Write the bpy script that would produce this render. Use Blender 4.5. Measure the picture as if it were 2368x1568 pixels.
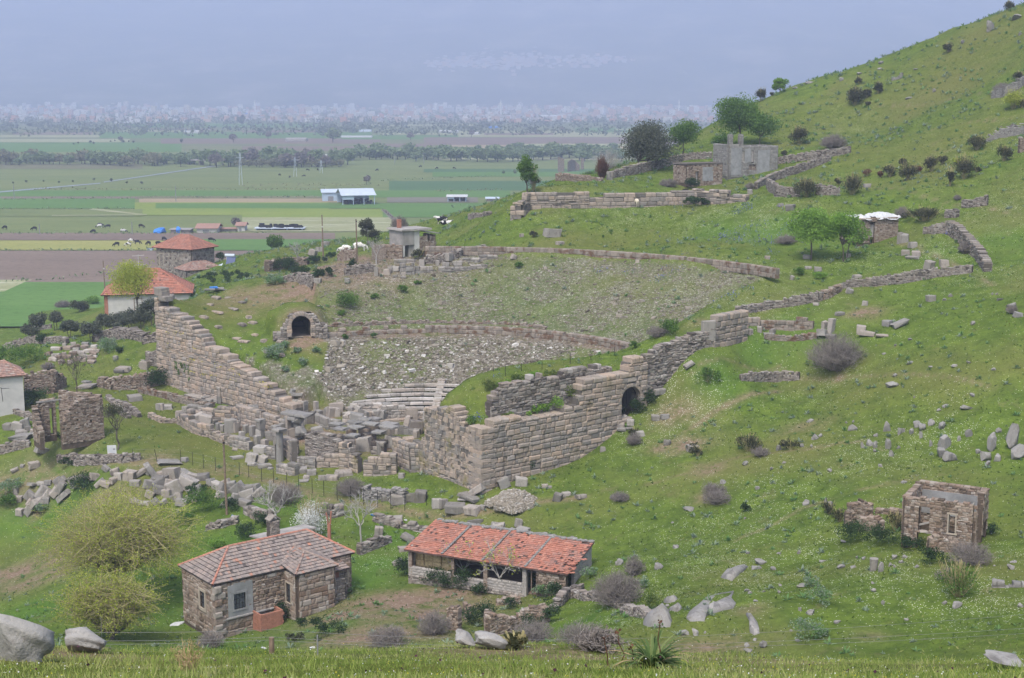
import bpy, math, random
import numpy as np
from mathutils import Matrix, Vector
for _o in list(bpy.data.objects): bpy.data.objects.remove(_o)
SC = bpy.context.scene
COL = SC.collection
R = math.radians
rng = np.random.default_rng(7)
random.seed(7)
# ------------------------------------------------------------------ camera
cam_d = bpy.data.cameras.new('camera'); cam = bpy.data.objects.new('camera', cam_d); COL.objects.link(cam)
cam_d.sensor_width = 36; cam_d.lens = 50.02; cam_d.clip_start = .5; cam_d.clip_end = 40000
PITCH = math.atan(554/3290)
cam.location = (0, 0, 0); cam.rotation_euler = (R(90)-PITCH, 0, 0)
SC.camera = cam
SC.render.resolution_x = 1024; SC.render.resolution_y = 678
# ------------------------------------------------------------------ light
SUN_EL, SUN_AZ = R(58), R(200)      # azimuth clockwise from +Y
w = bpy.data.worlds.new('World'); SC.world = w; w.use_nodes = True
nt = w.node_tree; bg = nt.nodes['Background']
sky = nt.nodes.new('ShaderNodeTexSky'); sky.sky_type = 'NISHITA'; sky.sun_disc = False
sky.sun_elevation = SUN_EL; sky.sun_rotation = SUN_AZ; sky.air_density = 1.0; sky.dust_density = 3.0
nt.links.new(sky.outputs[0], bg.inputs[0]); bg.inputs[1].default_value = .15
sun_d = bpy.data.lights.new('sun', 'SUN'); sun_d.energy = 1.5; sun_d.angle = R(11); sun_d.color = (1, .97, .92)
sun = bpy.data.objects.new('sun', sun_d); COL.objects.link(sun)
_dir = Vector((math.sin(SUN_AZ)*math.cos(SUN_EL), math.cos(SUN_AZ)*math.cos(SUN_EL), math.sin(SUN_EL)))
sun.rotation_euler = _dir.to_track_quat('Z', 'Y').to_euler(); sun.location = (-60, -40, 90)
SC.view_settings.view_transform = 'Standard'; SC.view_settings.look = 'None'
SC.view_settings.exposure = 1.15; SC.view_settings.gamma = 1
SC.cycles.volume_bounces = 1; SC.cycles.max_bounces = 5; SC.cycles.diffuse_bounces = 2
SC.cycles.use_denoising = True
# ------------------------------------------------------------------ picture <-> place
FP = 3290.; CP, SP = math.cos(PITCH), math.sin(PITCH)
def slope(py):
    b = (784-py)/FP
    return (-SP+b*CP)/(CP+b*SP)
def W(px, py, d):
    'the point seen at picture position (px, py) and d metres ahead'
    b = (784-py)/FP; t = d/(CP+b*SP)
    return np.array([(px-1184)/FP*t, d, (-SP+b*CP)*t])
def PX(x, y, z):
    ww = y*CP-z*SP
    return 1184+FP*x/ww, 784-FP*(y*SP+z*CP)/ww
def depthw(P): return P[1]*CP-P[2]*SP
PLAIN = -46.
# ------------------------------------------------------------------ terrain heights
def K(r2): return np.where(r2 > 1e-9, r2*np.log(np.maximum(r2, 1e-9)), 0.)
class TPS:
    def __init__(s, pts, lam=0.):
        s.X = np.array([p[:2] for p in pts], float)/50; z = np.array([p[2] for p in pts], float); n = len(z)
        A = np.zeros((n+3, n+3)); A[:n, :n] = K(((s.X[:, None]-s.X[None])**2).sum(-1))+lam*np.eye(n)
        A[:n, n] = 1; A[:n, n+1:] = s.X; A[n:, :n] = A[:n, n:].T
        s.c = np.linalg.solve(A, np.r_[z, 0, 0, 0])
    def __call__(s, x, y):
        x = np.atleast_1d(x)/50.; y = np.atleast_1d(y)/50.; out = np.zeros(x.shape); n = len(s.X)
        for i in range(n): out += s.c[i]*K((x-s.X[i, 0])**2+(y-s.X[i, 1])**2)
        return out+s.c[n]+s.c[n+1]*x+s.c[n+2]*y
def cps(L): return [W(*q) for q in L]
CTRL = cps([
 # knoll the camera stands on
 (0,1568,13),(600,1568,13),(1184,1568,13),(1800,1568,13),(2368,1568,14),
 (0,1510,21),(400,1515,22),(800,1502,22),(1184,1490,22.5),(1500,1500,22),(1900,1525,22),(2368,1535,23),
 # valley with the houses
 (520,1465,105),(809,1352,113),(948,1334,113),(1312,1351,107),(850,1400,105),(1150,1450,96),(1000,1480,92),(800,1440,100),
 (260,1480,96),(100,1400,116),(50,1280,138),(60,1340,128),(50,1110,150),(100,1180,146),(700,1240,123),(600,1130,136),(400,1120,140),(300,1250,128),(500,1240,124),
 (900,1180,129),(1000,1210,127),(30,1470,100),(650,1480,98),
 # lawn before the stage
 (25,945,165),(190,1020,152),(257,1068,145),(700,1100,138),(450,1020,152),(600,1060,146),(405,970,163),(1000,1100,134),(1080,1132,130),
 (1190,1165,126),(1300,1050,139),(1230,1080,135),(300,930,170),(800,1090,139),(900,1100,137),
 # slope right of the gate
 (1450,958,142),(1540,900,144),(1700,950,139),(2000,900,136),(2300,850,131),(2368,1040,118),(2200,1250,98),(2090,1260,98),(1850,1280,103),(1500,1250,114),
 (1700,1100,123),(2000,1100,115),(2350,1300,91),(1640,1410,86),(1900,1400,85),(2200,1430,80),(2350,1500,71),(1700,1500,79),(1300,1400,99),(1500,1400,92),(1400,1300,107),
 (1600,820,146),(1650,800,147.5),(1720,765,153),(1900,772,151),(1900,700,160),(2270,625,163),(2100,740,149),(2350,700,146),(2350,560,171),(2040,552,186),(1960,585,179),(1850,640,171),
 (1800,870,148),(2100,980,127),
 # above the rim
 (1225,575,192),(1500,588,186.5),(1650,608,177),(1765,642,170),(1500,475,212),(1350,480,209),(1190,512,205),(1690,467,210),(1350,540,201),(1600,540,198),(1780,560,189),
 (1350,437,215),(1250,432,214),(1400,420,226),(1500,390,246),(1600,362,256),(1720,405,236),(1300,415,241),(1640,432,226),(1760,425,222),
 (1650,285,300),(1750,235,308),(1820,205,312),(2000,150,312),(2200,70,304),(2368,10,295),(2000,300,266),(2200,200,266),(2368,300,221),(2368,150,252),
 (2000,430,216),(2200,400,206),(2368,430,191),(1850,330,256),(1900,370,236),(2200,520,181),(1800,450,206),(1900,480,196),
 # left shoulder
 (700,652,193),(560,645,212),(450,690,195),(330,718,225),(150,748,214),(350,752,204),(650,622,240),(760,622,235),(400,642,268),(620,592,292),
 (970,596,215),(1000,610,205),(815,582,246),(870,562,256),(1100,542,226),(1030,522,250),(1150,482,236),(950,525,262),
 (900,640,202),(100,803,195),(300,772,195),(150,832,188),(50,785,210),(250,882,178),(345,860,182),(800,640,206),(480,640,236),
 (0,742,298),(100,692,332),(200,655,364),
])
for x, y, z in [(-3.3,136,-36.2),(-12,140,-36.2),(-22,150,-36.2),(-30,160,-36.3),(-8,150,-36),(10,165,-30),(-10,170,-30),(25,175,-22),(-45,184,-33),(-50,176,-35.9),(-40,172,-36.3),
                (0,0,-1.7),(-8,5,-2.4),(8,5,-2.2),(-14,40,-19),(0,40,-19),(14,40,-19),(30,45,-19),(-40,60,-30),(0,66,-30),(-20,75,-34),(28,55,-24),(-60,100,-43),(-70,140,-45),(-30,30,-16),
                (-90,200,-44),(-85,260,-46),(-90,330,-50),(-60,400,-52),(0,330,-44),(-25,330,-46),(-10,400,-52),(30,370,-40),(60,390,-32),(60,450,-46),(120,400,-10),(120,500,-46),(0,500,-49),(-100,500,-54),(150,250,30),(140,180,5),(120,100,-12),(90,60,-14),(180,330,20),(200,450,-35),(220,200,25),(-120,60,-46),(-150,200,-50),(-130,300,-52),(-100,350,-52),(-128,380,-54),(-110,400,-54),(-150,330,-54),(60,-20,4),(-60,-20,-12),(-80,20,-34),(150,20,10)]:
    CTRL.append((x, y, z))
tps = TPS(CTRL, 1e-4)
# the theatre: cavea round C, walls in plan
C0 = np.array([-10.2, 147.])
PL, PA = np.array([-45., 180.]), np.array([-24.4, 159.])            # left retaining wall, outer and inner end
PR = np.array([-3.3, 130.]); PB = np.array([-8.6, 136.8])           # right one, outer corner and inner end
OUT = np.array([[-3.3,130.],[13.5,143.6],[15.9,145.4],[18.7,146.8],[21.2,148.3],[25.2,152.6]])     # outer wall with the gate
bankL = TPS([(*PL,-24.8),(-39.8,174.7,-27.8),(-34.5,169.7,-30.5),(-29,163.8,-32.3),(*PA,-33.8),(-25.6,170.5,-28.9),(-23,170.6,-28.9),(-24,178,-27),
             tuple(W(700,655,191)),tuple(W(560,652,195)),tuple(W(450,690,186)),tuple(W(620,800,169)),tuple(W(520,740,179)),(-23,163,-32.6),(-21,167,-30.6)])
mound = TPS([tuple(W(1130,890,136.5)),tuple(W(1300,842,146)),tuple(W(1500,795,151)),tuple(W(1560,752,153.5)),tuple(W(1065,952,134)),tuple(W(1102,980,131)),tuple(W(1250,905,137.5)),
             tuple(W(1450,868,142.6)),tuple(W(1540,828,145.5)),tuple(W(1640,768,148.6)),tuple(W(1720,722,152.6)),(29,168,-21),(15.7,160,-27.6),tuple(W(1640,710,158))])
ANG_L = 127.
ARCH = W(696.5, 777, 171.); AD = math.atan2(.22, .975)          # mouth of the left tunnel, direction of its front
_u = np.array([math.cos(AD), math.sin(AD)]); _v = np.array([-_u[1], _u[0]])
QT = [tuple(ARCH[:2]+_u*a+_v*b) for a, b in ((-3.,.45),(2.6,.45),(3.4,6),(-4.,6))]
CUTS = [(ARCH[:2]+_v*.4, AD, 1.25, .9)]
def vplane(A, B, px, py):
    'distance along the plan line A-B, and height, of the point seen at (px, py)'
    d = (np.array(B)-A)[:2]; L = np.linalg.norm(d); d = d/L; b = (784-py)/FP
    rx, ry = (px-1184)/FP, CP+b*SP           # ray in plan
    M = np.array([[d[0], -rx], [d[1], -ry]]); s, t = np.linalg.solve(M, -np.array(A[:2]))
    return s, t*(-SP+b*CP)
_s, _ = vplane(OUT[0], OUT[1], 1449, 920); _d = (OUT[1]-OUT[0])/np.linalg.norm(OUT[1]-OUT[0])
_LT = sorted(vplane(OUT[0], OUT[1], *q) for q in ((1096,985),(1130,972),(1184,966),(1274,948),(1312,938),(1330,915)))
CUTS.append((OUT[0]+_d*_s+np.array([-_d[1], _d[0]])*.8, math.atan2(_d[1], _d[0]), 1.15, 1.1))
def inpoly(x, y, poly):
    c = np.zeros(x.shape, bool); n = len(poly)
    for i in range(n):
        x0, y0 = poly[i]; x1, y1 = poly[(i+1) % n]
        if y0 == y1: continue
        c ^= ((y0 > y) != (y1 > y)) & (x < (x1-x0)*(y-y0)/(y1-y0)+x0)
    return c
QR = [tuple(PR+(.3,.6))]+[tuple(q+np.array((-.7,.5))) for q in OUT[1:]]+[(31,166),(29.1,168.3),(15.7,160.3),(5,151.5),(-2.5,143),(-7.4,136.4)]
QL = [tuple(PL+(.5,.5)),tuple(PA+(.3,.7)),(-22.4,163.6),(-22.3,170.3),(-24.2,171.5),(-24.8,178),(-26.5,191),(-40,188)]
_pr = np.array([(0,-36.1),(12.6,-36.3),(13,-35.6),(13.8,-35.5),(18.5,-34),(26.5,-28.95),(27.7,-28.85),(28.2,-27.8),(46.2,-20.65),(47.4,-20.5)])
def cavea_mask(x, y):
    r = np.hypot(x-C0[0], y-C0[1]); a = np.degrees(np.arctan2(y-C0[1], x-C0[0]))
    return r, a, (r < 46.5) & (a > -75) & (a < ANG_L) & ~((r < 12.6) & (a < 0)) & ((y-160.3)*13.4 > (x-15.7)*8.) & ((y-159)*9 > (x+24.4)*-6.)
def cell(i, j):
    h = np.sin(i*127.1+j*311.7)*43758.5453
    return h-np.floor(h)
def vnoise(x, y):
    i, j = np.floor(x), np.floor(y); fx, fy = x-i, y-j; fx = fx*fx*(3-2*fx); fy = fy*fy*(3-2*fy)
    return (cell(i,j)*(1-fx)+cell(i+1,j)*fx)*(1-fy)+(cell(i,j+1)*(1-fx)+cell(i+1,j+1)*fx)*fy-.5
def fbm(x, y, o=4):
    s = 0; a = 1
    for _ in range(o): s = s+a*vnoise(x, y); x = x*2.03+17; y = y*2.03+5; a *= .5
    return s
def Hraw(x, y):
    x = np.asarray(x, float); y = np.asarray(y, float)
    t = tps(x, y)
    far = np.clip((y-430)/60, 0, 1); t = t*(1-far)+(-52)*far
    left = np.clip((-x-130)/60, 0, 1); t = t*(1-left)+(-52)*left
    q = np.clip((t-PLAIN-.5)/.5, -30, 30)
    h = PLAIN+.5*np.log1p(np.exp(q))
    h = np.where((t-PLAIN) > 8, t-.5*np.clip((30-t+PLAIN)/22, 0, 1), h)
    hill = np.clip((h-PLAIN)/4, 0, 1)*np.clip((y-8)/20, .15, 1)
    h = h+hill*(fbm(x/9, y/9)*.55+fbm(x/2.3+9, y/2.3)*.16)*np.clip((np.hypot(x+15, y-145)-25)/30, .12, 1)
    r, a, m = cavea_mask(x, y)
    hc = np.interp(r, _pr[:, 0], _pr[:, 1])
    edge = np.clip((ANG_L-a)/30, 0, 1)              # the rim sags at its left end
    hc = np.where(r > 30, hc-(1-edge)*(r-30)*.16, hc)
    hc = hc+fbm(x/3, y/3)*.25*np.clip((r-14)/4, 0, 1)
    rimw = np.clip((46.5-r)/1.0, 0, 1)
    h = np.where(m, np.where(r > 45.5, hc*rimw+h*(1-rimw), hc), h)
    ql = inpoly(x, y, QL); bl = bankL(x, y)+fbm(x/3, y/3)*.3
    h = np.where(ql, bl, h)
    qr = inpoly(x, y, QR); ml = mound(x, y)+fbm(x/3, y/3)*.25
    ls = (x-OUT[0][0])*_d[0]+(y-OUT[0][1])*_d[1]; lt = -(x-OUT[0][0])*_d[1]+(y-OUT[0][1])*_d[0]; hw = (x-25.2)*.918-(y-152.6)*.397; wb = np.clip(-hw/5-.02, 0, 1)*1.; wb = np.where(y > 150.5, wb, 1); ml = ml*wb+h*(1-wb); ml = np.where((ls < _LT[-1][0]) & (lt < .95), np.minimum(ml, np.interp(ls, [q[0] for q in _LT], [q[1] for q in _LT])-.1), ml)
    h = np.where(qr, ml, h)
    qt = inpoly(x, y, QT); h = np.where(qt, np.maximum(h, -25.7+.12*(y-ARCH[1])-.45*np.clip(np.abs((x-ARCH[0])*_u[0]+(y-ARCH[1])*_u[1])-1.3, 0, 3)), h)
    # rise to the far mountain
    f = np.clip((y-3700)/1400, 0, None)
    h = h+f*13
    return h
def spaced(parts):
    out = []
    for a, b, s in parts: out.append(np.arange(a, b, s))
    return np.concatenate(out)
XS = np.r_[spaced([(-6000,-2000,800),(-2000,-400,200),(-400,-130,20),(-130,-62,1.6),(-62,45,.5),(45,105,.9),(105,240,3.5),(240,2000,160),(2000,6001,800)])]
YS = np.r_[spaced([(-60,6,4),(6,30,.5),(30,92,1.3),(92,200,.5),(200,330,1.2),(330,520,6),(520,1200,60),(1200,6000,200),(6000,7201,400)])]
_gx, _gy = np.meshgrid(XS, YS)
HZ = Hraw(_gx.ravel(), _gy.ravel()).reshape(_gx.shape)
def H(x, y):
    x = np.atleast_1d(np.asarray(x, float)); y = np.atleast_1d(np.asarray(y, float))
    i = np.clip(np.searchsorted(XS, x)-1, 0, len(XS)-2); j = np.clip(np.searchsorted(YS, y)-1, 0, len(YS)-2)
    fx = np.clip((x-XS[i])/(XS[i+1]-XS[i]), 0, 1); fy = np.clip((y-YS[j])/(YS[j+1]-YS[j]), 0, 1)
    return (HZ[j,i]*(1-fx)+HZ[j,i+1]*fx)*(1-fy)+(HZ[j+1,i]*(1-fx)+HZ[j+1,i+1]*fx)*fy
def h1(x, y): return float(H(x, y)[0])
_ds = np.r_[np.arange(8,40,.4), np.arange(40,340,.5), np.geomspace(340,7000,400)]
def G(px, py, dmin=0):
    'where the sight line through (px, py) first meets the ground'
    b = (784-py)/FP; t = _ds/(CP+b*SP); x = (px-1184)/FP*t; z = (-SP+b*CP)*t
    g = z-H(x, _ds); k = np.where((g < 0) & (_ds > dmin))[0]
    if not len(k): return W(px, py, 5000.)
    k = k[0]
    if k == 0: return W(px, py, _ds[0])
    f = g[k-1]/(g[k-1]-g[k]) if g[k-1] > 0 else 1
    d = _ds[k-1]+f*(_ds[k]-_ds[k-1]); P = W(px, py, d); P[2] = h1(P[0], P[1]); return P
def GP(px, py, dmin=330):
    'on the plain'
    d = PLAIN/slope(py); return W(px, py, d)
# ------------------------------------------------------------------ mesh builder
class MB:
    def __init__(s): s.V = []; s.F = []; s.R = []; s.M = []; s.n = 0
    def add(s, v, f, rnd=None, mat=0):
        v = np.asarray(v, float).reshape(-1, 3); f = np.asarray(f, int)
        if not len(f): return
        s.V.append(v); s.F.append(f+s.n); s.n += len(v)
        if rnd is None: rnd = rng.random()
        s.R.append(np.broadcast_to(np.asarray(rnd, float), (len(f),)).copy()); s.M.append(np.full(len(f), mat))
    def build(s, name, mats, parent=None, smooth=False, loc=None):
        me = bpy.data.meshes.new(name)
        if s.V:
            V = np.concatenate(s.V); lt = np.concatenate([np.full(len(f), f.shape[1]) for f in s.F]); lv = np.concatenate([f.ravel() for f in s.F])
            if loc is not None: V = V-np.asarray(loc)
            me.vertices.add(len(V)); me.vertices.foreach_set('co', V.ravel())
            me.loops.add(len(lv)); me.loops.foreach_set('vertex_index', lv.astype(np.int32))
            me.polygons.add(len(lt)); me.polygons.foreach_set('loop_start', np.r_[0, np.cumsum(lt)[:-1]].astype(np.int32))
            try: me.polygons.foreach_set('loop_total', lt.astype(np.int32))
            except Exception: pass
            mi = np.concatenate(s.M)
            me.polygons.foreach_set('material_index', mi.astype(np.int32))
            me.polygons.foreach_set('use_smooth', np.full(len(lt), smooth))
            at = me.attributes.new('rnd', 'FLOAT', 'FACE'); at.data.foreach_set('value', np.concatenate(s.R).astype(np.float32))
            me.update(calc_edges=True); me.validate()
        for m in (mats if isinstance(mats, (list, tuple)) else [mats]): me.materials.append(m)
        o = bpy.data.objects.new(name, me); COL.objects.link(o)
        if loc is not None: o.location = loc
        if parent is not None: o.parent = parent
        return o
    # shapes -----------------------------------------------------------
    def boxes(s, c, h, ang=None, jit=0., pillow=0., rnd=None, mat=0, rot=None):
        'N boxes: centres, half sizes, turn about z (or full matrices); pillow bulges the two y faces and the top'
        c = np.atleast_2d(np.asarray(c, float)); n = len(c); h = np.broadcast_to(np.asarray(h, float), (n, 3))
        if n == 0: return
        cor = np.array([(-1,-1,-1),(1,-1,-1),(1,1,-1),(-1,1,-1),(-1,-1,1),(1,-1,1),(1,1,1),(-1,1,1)], float)
        v = cor[None]*h[:, None]
        if jit: v = v+(rng.random(v.shape)-.5)*2*jit*h[:, None]
        q = [(0,3,2,1),(2,3,7,6),(1,2,6,5),(3,0,4,7)] if pillow else [(0,3,2,1),(4,5,6,7),(0,1,5,4),(2,3,7,6),(1,2,6,5),(3,0,4,7)]
        if pillow:
            def ins(ix, ax, sg):
                f = v[:, ix]; m = f.mean(1, keepdims=True); w_ = m+(f-m)*(1-np.minimum(.5, .09/np.maximum(np.abs(f-m), .05)))
                w_[:, :, ax] += sg*pillow; return w_
            a = ins([0,1,5,4], 1, -1); b = ins([4,5,6,7], 2, 1)
            v = np.concatenate([v, a, b], 1)
            q = q[:1]+q[1:]+[(8,9,10,11),(0,1,9,8),(1,5,10,9),(5,4,11,10),(4,0,8,11),(12,13,14,15),(4,5,13,12),(5,6,14,13),(6,7,15,14),(7,4,12,15)]
        if rot is not None: v = np.einsum('nij,nkj->nki', np.broadcast_to(rot, (n,3,3)), v)
        elif ang is not None:
            a = np.broadcast_to(np.asarray(ang, float), (n,)); ca, sa = np.cos(a)[:, None], np.sin(a)[:, None]
            v = np.stack([v[...,0]*ca-v[...,1]*sa, v[...,0]*sa+v[...,1]*ca, v[...,2]], -1)
        v = v+c[:, None]; k = v.shape[1]
        f = (np.array(q)[None]+(np.arange(n)*k)[:, None, None]).reshape(-1, 4)
        r = rng.random(n) if rnd is None else np.broadcast_to(np.asarray(rnd, float), (n,))
        s.add(v.reshape(-1, 3), f, np.repeat(r, len(q)), mat)
    def box(s, a, b, rnd=.5, mat=0):
        a = np.array(a, float); b = np.array(b, float); s.boxes([(a+b)/2], [np.abs(b-a)/2], rnd=rnd, mat=mat)
    def sticks(s, P, Rr, sides=4, rnd=None, mat=0):
        'N tubes of K points'
        P = np.asarray(P, float); 
        if P.ndim == 2: P = P[None]
        N, Kp, _ = P.shape; Rr = np.broadcast_to(np.asarray(Rr, float), (N, Kp))
        T = np.gradient(P, axis=1); T /= np.linalg.norm(T, axis=-1, keepdims=True)+1e-9
        up = np.where(np.abs(T[..., 2:3]) > .9, np.array([1., 0, 0]), np.array([0, 0, 1.]))
        A = np.cross(T, up); A /= np.linalg.norm(A, axis=-1, keepdims=True)+1e-9; B = np.cross(T, A)
        t = np.linspace(0, 2*np.pi, sides, endpoint=False)
        v = P[:, :, None]+Rr[:, :, None, None]*(A[:, :, None]*np.cos(t)[None, None, :, None]+B[:, :, None]*np.sin(t)[None, None, :, None])
        f = []
        for k in range(Kp-1):
            for i in range(sides):
                j = (i+1) % sides; f.append((k*sides+i, k*sides+j, (k+1)*sides+j, (k+1)*sides+i))
        f = np.array(f); F = (f[None]+(np.arange(N)*Kp*sides)[:, None, None]).reshape(-1, 4)
        r = rng.random(N) if rnd is None else np.broadcast_to(rnd, (N,))
        s.add(v.reshape(-1, 3), F, np.repeat(r, len(f)), mat)
        if sides >= 4:
            cap = np.arange((Kp-1)*sides, Kp*sides); s.add_caps(v.reshape(N, -1, 3)[:, cap], r, mat)
    def add_caps(s, v, r, mat):
        N, k, _ = v.shape; s.add(v.reshape(-1, 3), np.arange(N*k).reshape(N, k), r, mat)
    def leaves(s, P, size, rnd=None, mat=0, asp=.55, up=.0, dirs=None):
        'N leaf cards with a bend down the middle'
        P = np.asarray(P, float); N = len(P)
        if N == 0: return
        sz = size*(.6+.8*rng.random(N))[:, None]
        d = rng.normal(size=(N, 3)) if dirs is None else dirs+rng.normal(size=(N, 3))*.25
        d[:, 2] += up; d /= np.linalg.norm(d, axis=1, keepdims=True)+1e-9
        e = np.cross(d, rng.normal(size=(N, 3))); e /= np.linalg.norm(e, axis=1, keepdims=True)+1e-9
        v = np.stack([P-d*sz*.5, P+e*sz*asp*.5, P+d*sz*.5, P-e*sz*asp*.5], 1)
        r = rng.random(N) if rnd is None else rnd
        s.add(v.reshape(-1, 3), np.arange(4*N).reshape(N, 4), r, mat)
    def rock(s, c, h, seed=None, ang=0., rough=.22, rnd=None, mat=0, n=2, flat=0.):
        v, f = ICO[n]; g = np.random.default_rng(seed if seed is not None else int(rng.integers(1e9)))
        off = g.random(3)*50; w_ = v.copy()
        q = np.sign(w_)*np.abs(w_)**.75; w_ = q/np.abs(q).max()*1.0
        ns = np.sin(v[:, 0]*2.3+off[0])*np.cos(v[:, 1]*2.1+off[1])+np.sin(v[:, 2]*2.7+off[2]+v[:, 0]*1.7)
        ns2 = g.normal(size=len(v))*(.45 if n < 3 else .1); ns = ns+.5*np.sin(v[:, 0]*5.1+off[2])*np.cos(v[:, 2]*4.3+off[0])+.3*np.sin(v[:, 1]*8+v[:, 2]*6+off[1])
        w_ = w_*(1+rough*.55*ns+rough*ns2*.5)[:, None]*np.asarray(h, float)
        for _ in range(9):
            q = g.normal(size=3); q /= np.linalg.norm(q); k = (w_/np.asarray(h, float))@q; w_ = w_-np.outer(np.maximum(0, k-g.uniform(.55, .85)), q)*np.asarray(h, float)
        if flat: w_[:, 2] = np.maximum(w_[:, 2], -flat*np.asarray(h, float)[2])
        ca, sa = math.cos(ang), math.sin(ang); w_ = np.stack([w_[:, 0]*ca-w_[:, 1]*sa, w_[:, 0]*sa+w_[:, 1]*ca, w_[:, 2]], -1)
        r = rng.random() if rnd is None else rnd
        s.add(w_+np.asarray(c, float), f, np.clip(r+g.normal(size=len(f))*.03, 0, 1), mat)
def _ico():
    t = (1+5**.5)/2
    v = np.array([(-1,t,0),(1,t,0),(-1,-t,0),(1,-t,0),(0,-1,t),(0,1,t),(0,-1,-t),(0,1,-t),(t,0,-1),(t,0,1),(-t,0,-1),(-t,0,1)], float); v /= np.linalg.norm(v, axis=1, keepdims=True)
    f = [(0,11,5),(0,5,1),(0,1,7),(0,7,10),(0,10,11),(1,5,9),(5,11,4),(11,10,2),(10,7,6),(7,1,8),(3,9,4),(3,4,2),(3,2,6),(3,6,8),(3,8,9),(4,9,5),(2,4,11),(6,2,10),(8,6,7),(9,8,1)]
    out = [(v, np.array(f))]
    for _ in range(3):
        v = [tuple(a) for a in v]; mid = {}; nf = []
        def m(a, b):
            k = (min(a, b), max(a, b))
            if k not in mid:
                q = np.array(v[a])+np.array(v[b]); v.append(tuple(q/np.linalg.norm(q))); mid[k] = len(v)-1
            return mid[k]
        for a, b, c in f:
            x, y, z = m(a, b), m(b, c), m(c, a); nf += [(a,x,z),(b,y,x),(c,z,y),(x,y,z)]
        f = nf; v = np.array(v); out.append((v, np.array(f)))
    return out
ICO = _ico()
# ------------------------------------------------------------------ materials
MATS = {}
def node(nt, t, **k):
    n = nt.nodes.new(t)
    for a, b in k.items(): setattr(n, a, b)
    return n
def ramp(nt, cols, fac=None):
    r = node(nt, 'ShaderNodeValToRGB'); e = r.color_ramp.elements
    while len(e) < len(cols): e.new(.5)
    for i, q in enumerate(cols):
        p, c = (q if isinstance(q[0], (int, float)) and not isinstance(q[1], (int, float)) else (i/(len(cols)-1), q))
        e[i].position = p; e[i].color = (*c, 1)
    if fac is not None: nt.links.new(fac, r.inputs[0])
    return r.outputs[0]
def noise(nt, scale, detail=4, rough=.55, vec=None, out=0):
    n = node(nt, 'ShaderNodeTexNoise'); n.inputs['Scale'].default_value = scale; n.inputs['Detail'].default_value = detail; n.inputs['Roughness'].default_value = rough
    if vec is not None: nt.links.new(vec, n.inputs['Vector'])
    return n.outputs[out]
def mix(nt, a, b, fac, mode='MIX'):
    m = node(nt, 'ShaderNodeMix', data_type='RGBA', blend_type=mode)
    for i, x in ((0, fac), (6, a), (7, b)):
        if isinstance(x, (int, float)): m.inputs[i].default_value = x
        elif isinstance(x, tuple): m.inputs[i].default_value = (*x, 1)
        else: nt.links.new(x, m.inputs[i])
    return m.outputs[2]
def math_(nt, op, a, b=None, clamp=False):
    m = node(nt, 'ShaderNodeMath', operation=op); m.use_clamp = clamp
    for i, x in ((0, a), (1, b)):
        if x is None: continue
        if isinstance(x, (int, float)): m.inputs[i].default_value = x
        else: nt.links.new(x, m.inputs[i])
    return m.outputs[0]
def mapr(nt, v, a, b, c=0., d=1.):
    m = node(nt, 'ShaderNodeMapRange'); nt.links.new(v, m.inputs[0])
    for i, x in enumerate((a, b, c, d)): m.inputs[i+1].default_value = x
    return m.outputs[0]
def newmat(name):
    m = bpy.data.materials.new(name); m.use_nodes = True; nt = m.node_tree
    b = nt.nodes['Principled BSDF']; b.inputs['Roughness'].default_value = .9; b.inputs['Specular IOR Level'].default_value = .15
    MATS[name] = m; return m, nt, b
def wpos(nt): return node(nt, 'ShaderNodeNewGeometry').outputs['Position']
def rndattr(nt): return node(nt, 'ShaderNodeAttribute', attribute_name='rnd').outputs['Fac']
def bump(nt, b, h, dist, strength=.6):
    n = node(nt, 'ShaderNodeBump'); n.inputs['Distance'].default_value = dist; n.inputs['Strength'].default_value = strength
    nt.links.new(h, n.inputs['Height']); nt.links.new(n.outputs[0], b.inputs['Normal'])
def stone(name, cols, moss=.25, mosscol=(.1,.09,.035), lichen=.3, fine=5., rust=0.):
    m, nt, b = newmat(name); p = wpos(nt)
    c = ramp(nt, cols, rndattr(nt))
    c = mix(nt, c, mix(nt, c, (.55,.53,.5), .45), mapr(nt, noise(nt, fine*.6, 5, .65, p), .55, .75, 0, lichen))
    c = mix(nt, c, (.07,.055,.045), mapr(nt, noise(nt, fine*.35, 6, .7, p), .56, .72, 0, .55))
    mp = node(nt, 'ShaderNodeMapping'); mp.inputs['Scale'].default_value = (1.6, 1.6, .22); nt.links.new(p, mp.inputs[0]); c = mix(nt, c, (.06,.052,.045), mapr(nt, noise(nt, 1.3, 5, .7, mp.outputs[0]), .54, .68, 0, .6))
    if moss: c = mix(nt, c, mosscol, mapr(nt, noise(nt, .55, 5, .7, p), .56, .68, 0, moss))
    if rust: c = mix(nt, c, (.1,.045,.02), mapr(nt, noise(nt, 1.1, 4, .6, p), .5, .6, 0, rust))
    nt.links.new(c, b.inputs['Base Color']); bump(nt, b, noise(nt, fine*1.5, 5, .65, p), .06); return m
def leafm(name, cols, rough=.75, trans=.0):
    m, nt, b = newmat(name); c = ramp(nt, cols, rndattr(nt)); nt.links.new(c, b.inputs['Base Color']); b.inputs['Roughness'].default_value = rough
    if name.startswith(('leaf', 'far', 'petal')):
        t = node(nt, 'ShaderNodeBsdfTranslucent'); nt.links.new(c, t.inputs[0]); x = node(nt, 'ShaderNodeMixShader'); x.inputs[0].default_value = .42; nt.links.new(b.outputs[0], x.inputs[1]); nt.links.new(t.outputs[0], x.inputs[2]); nt.links.new(x.outputs[0], nt.nodes['Material Output'].inputs[0])
    return m
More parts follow.
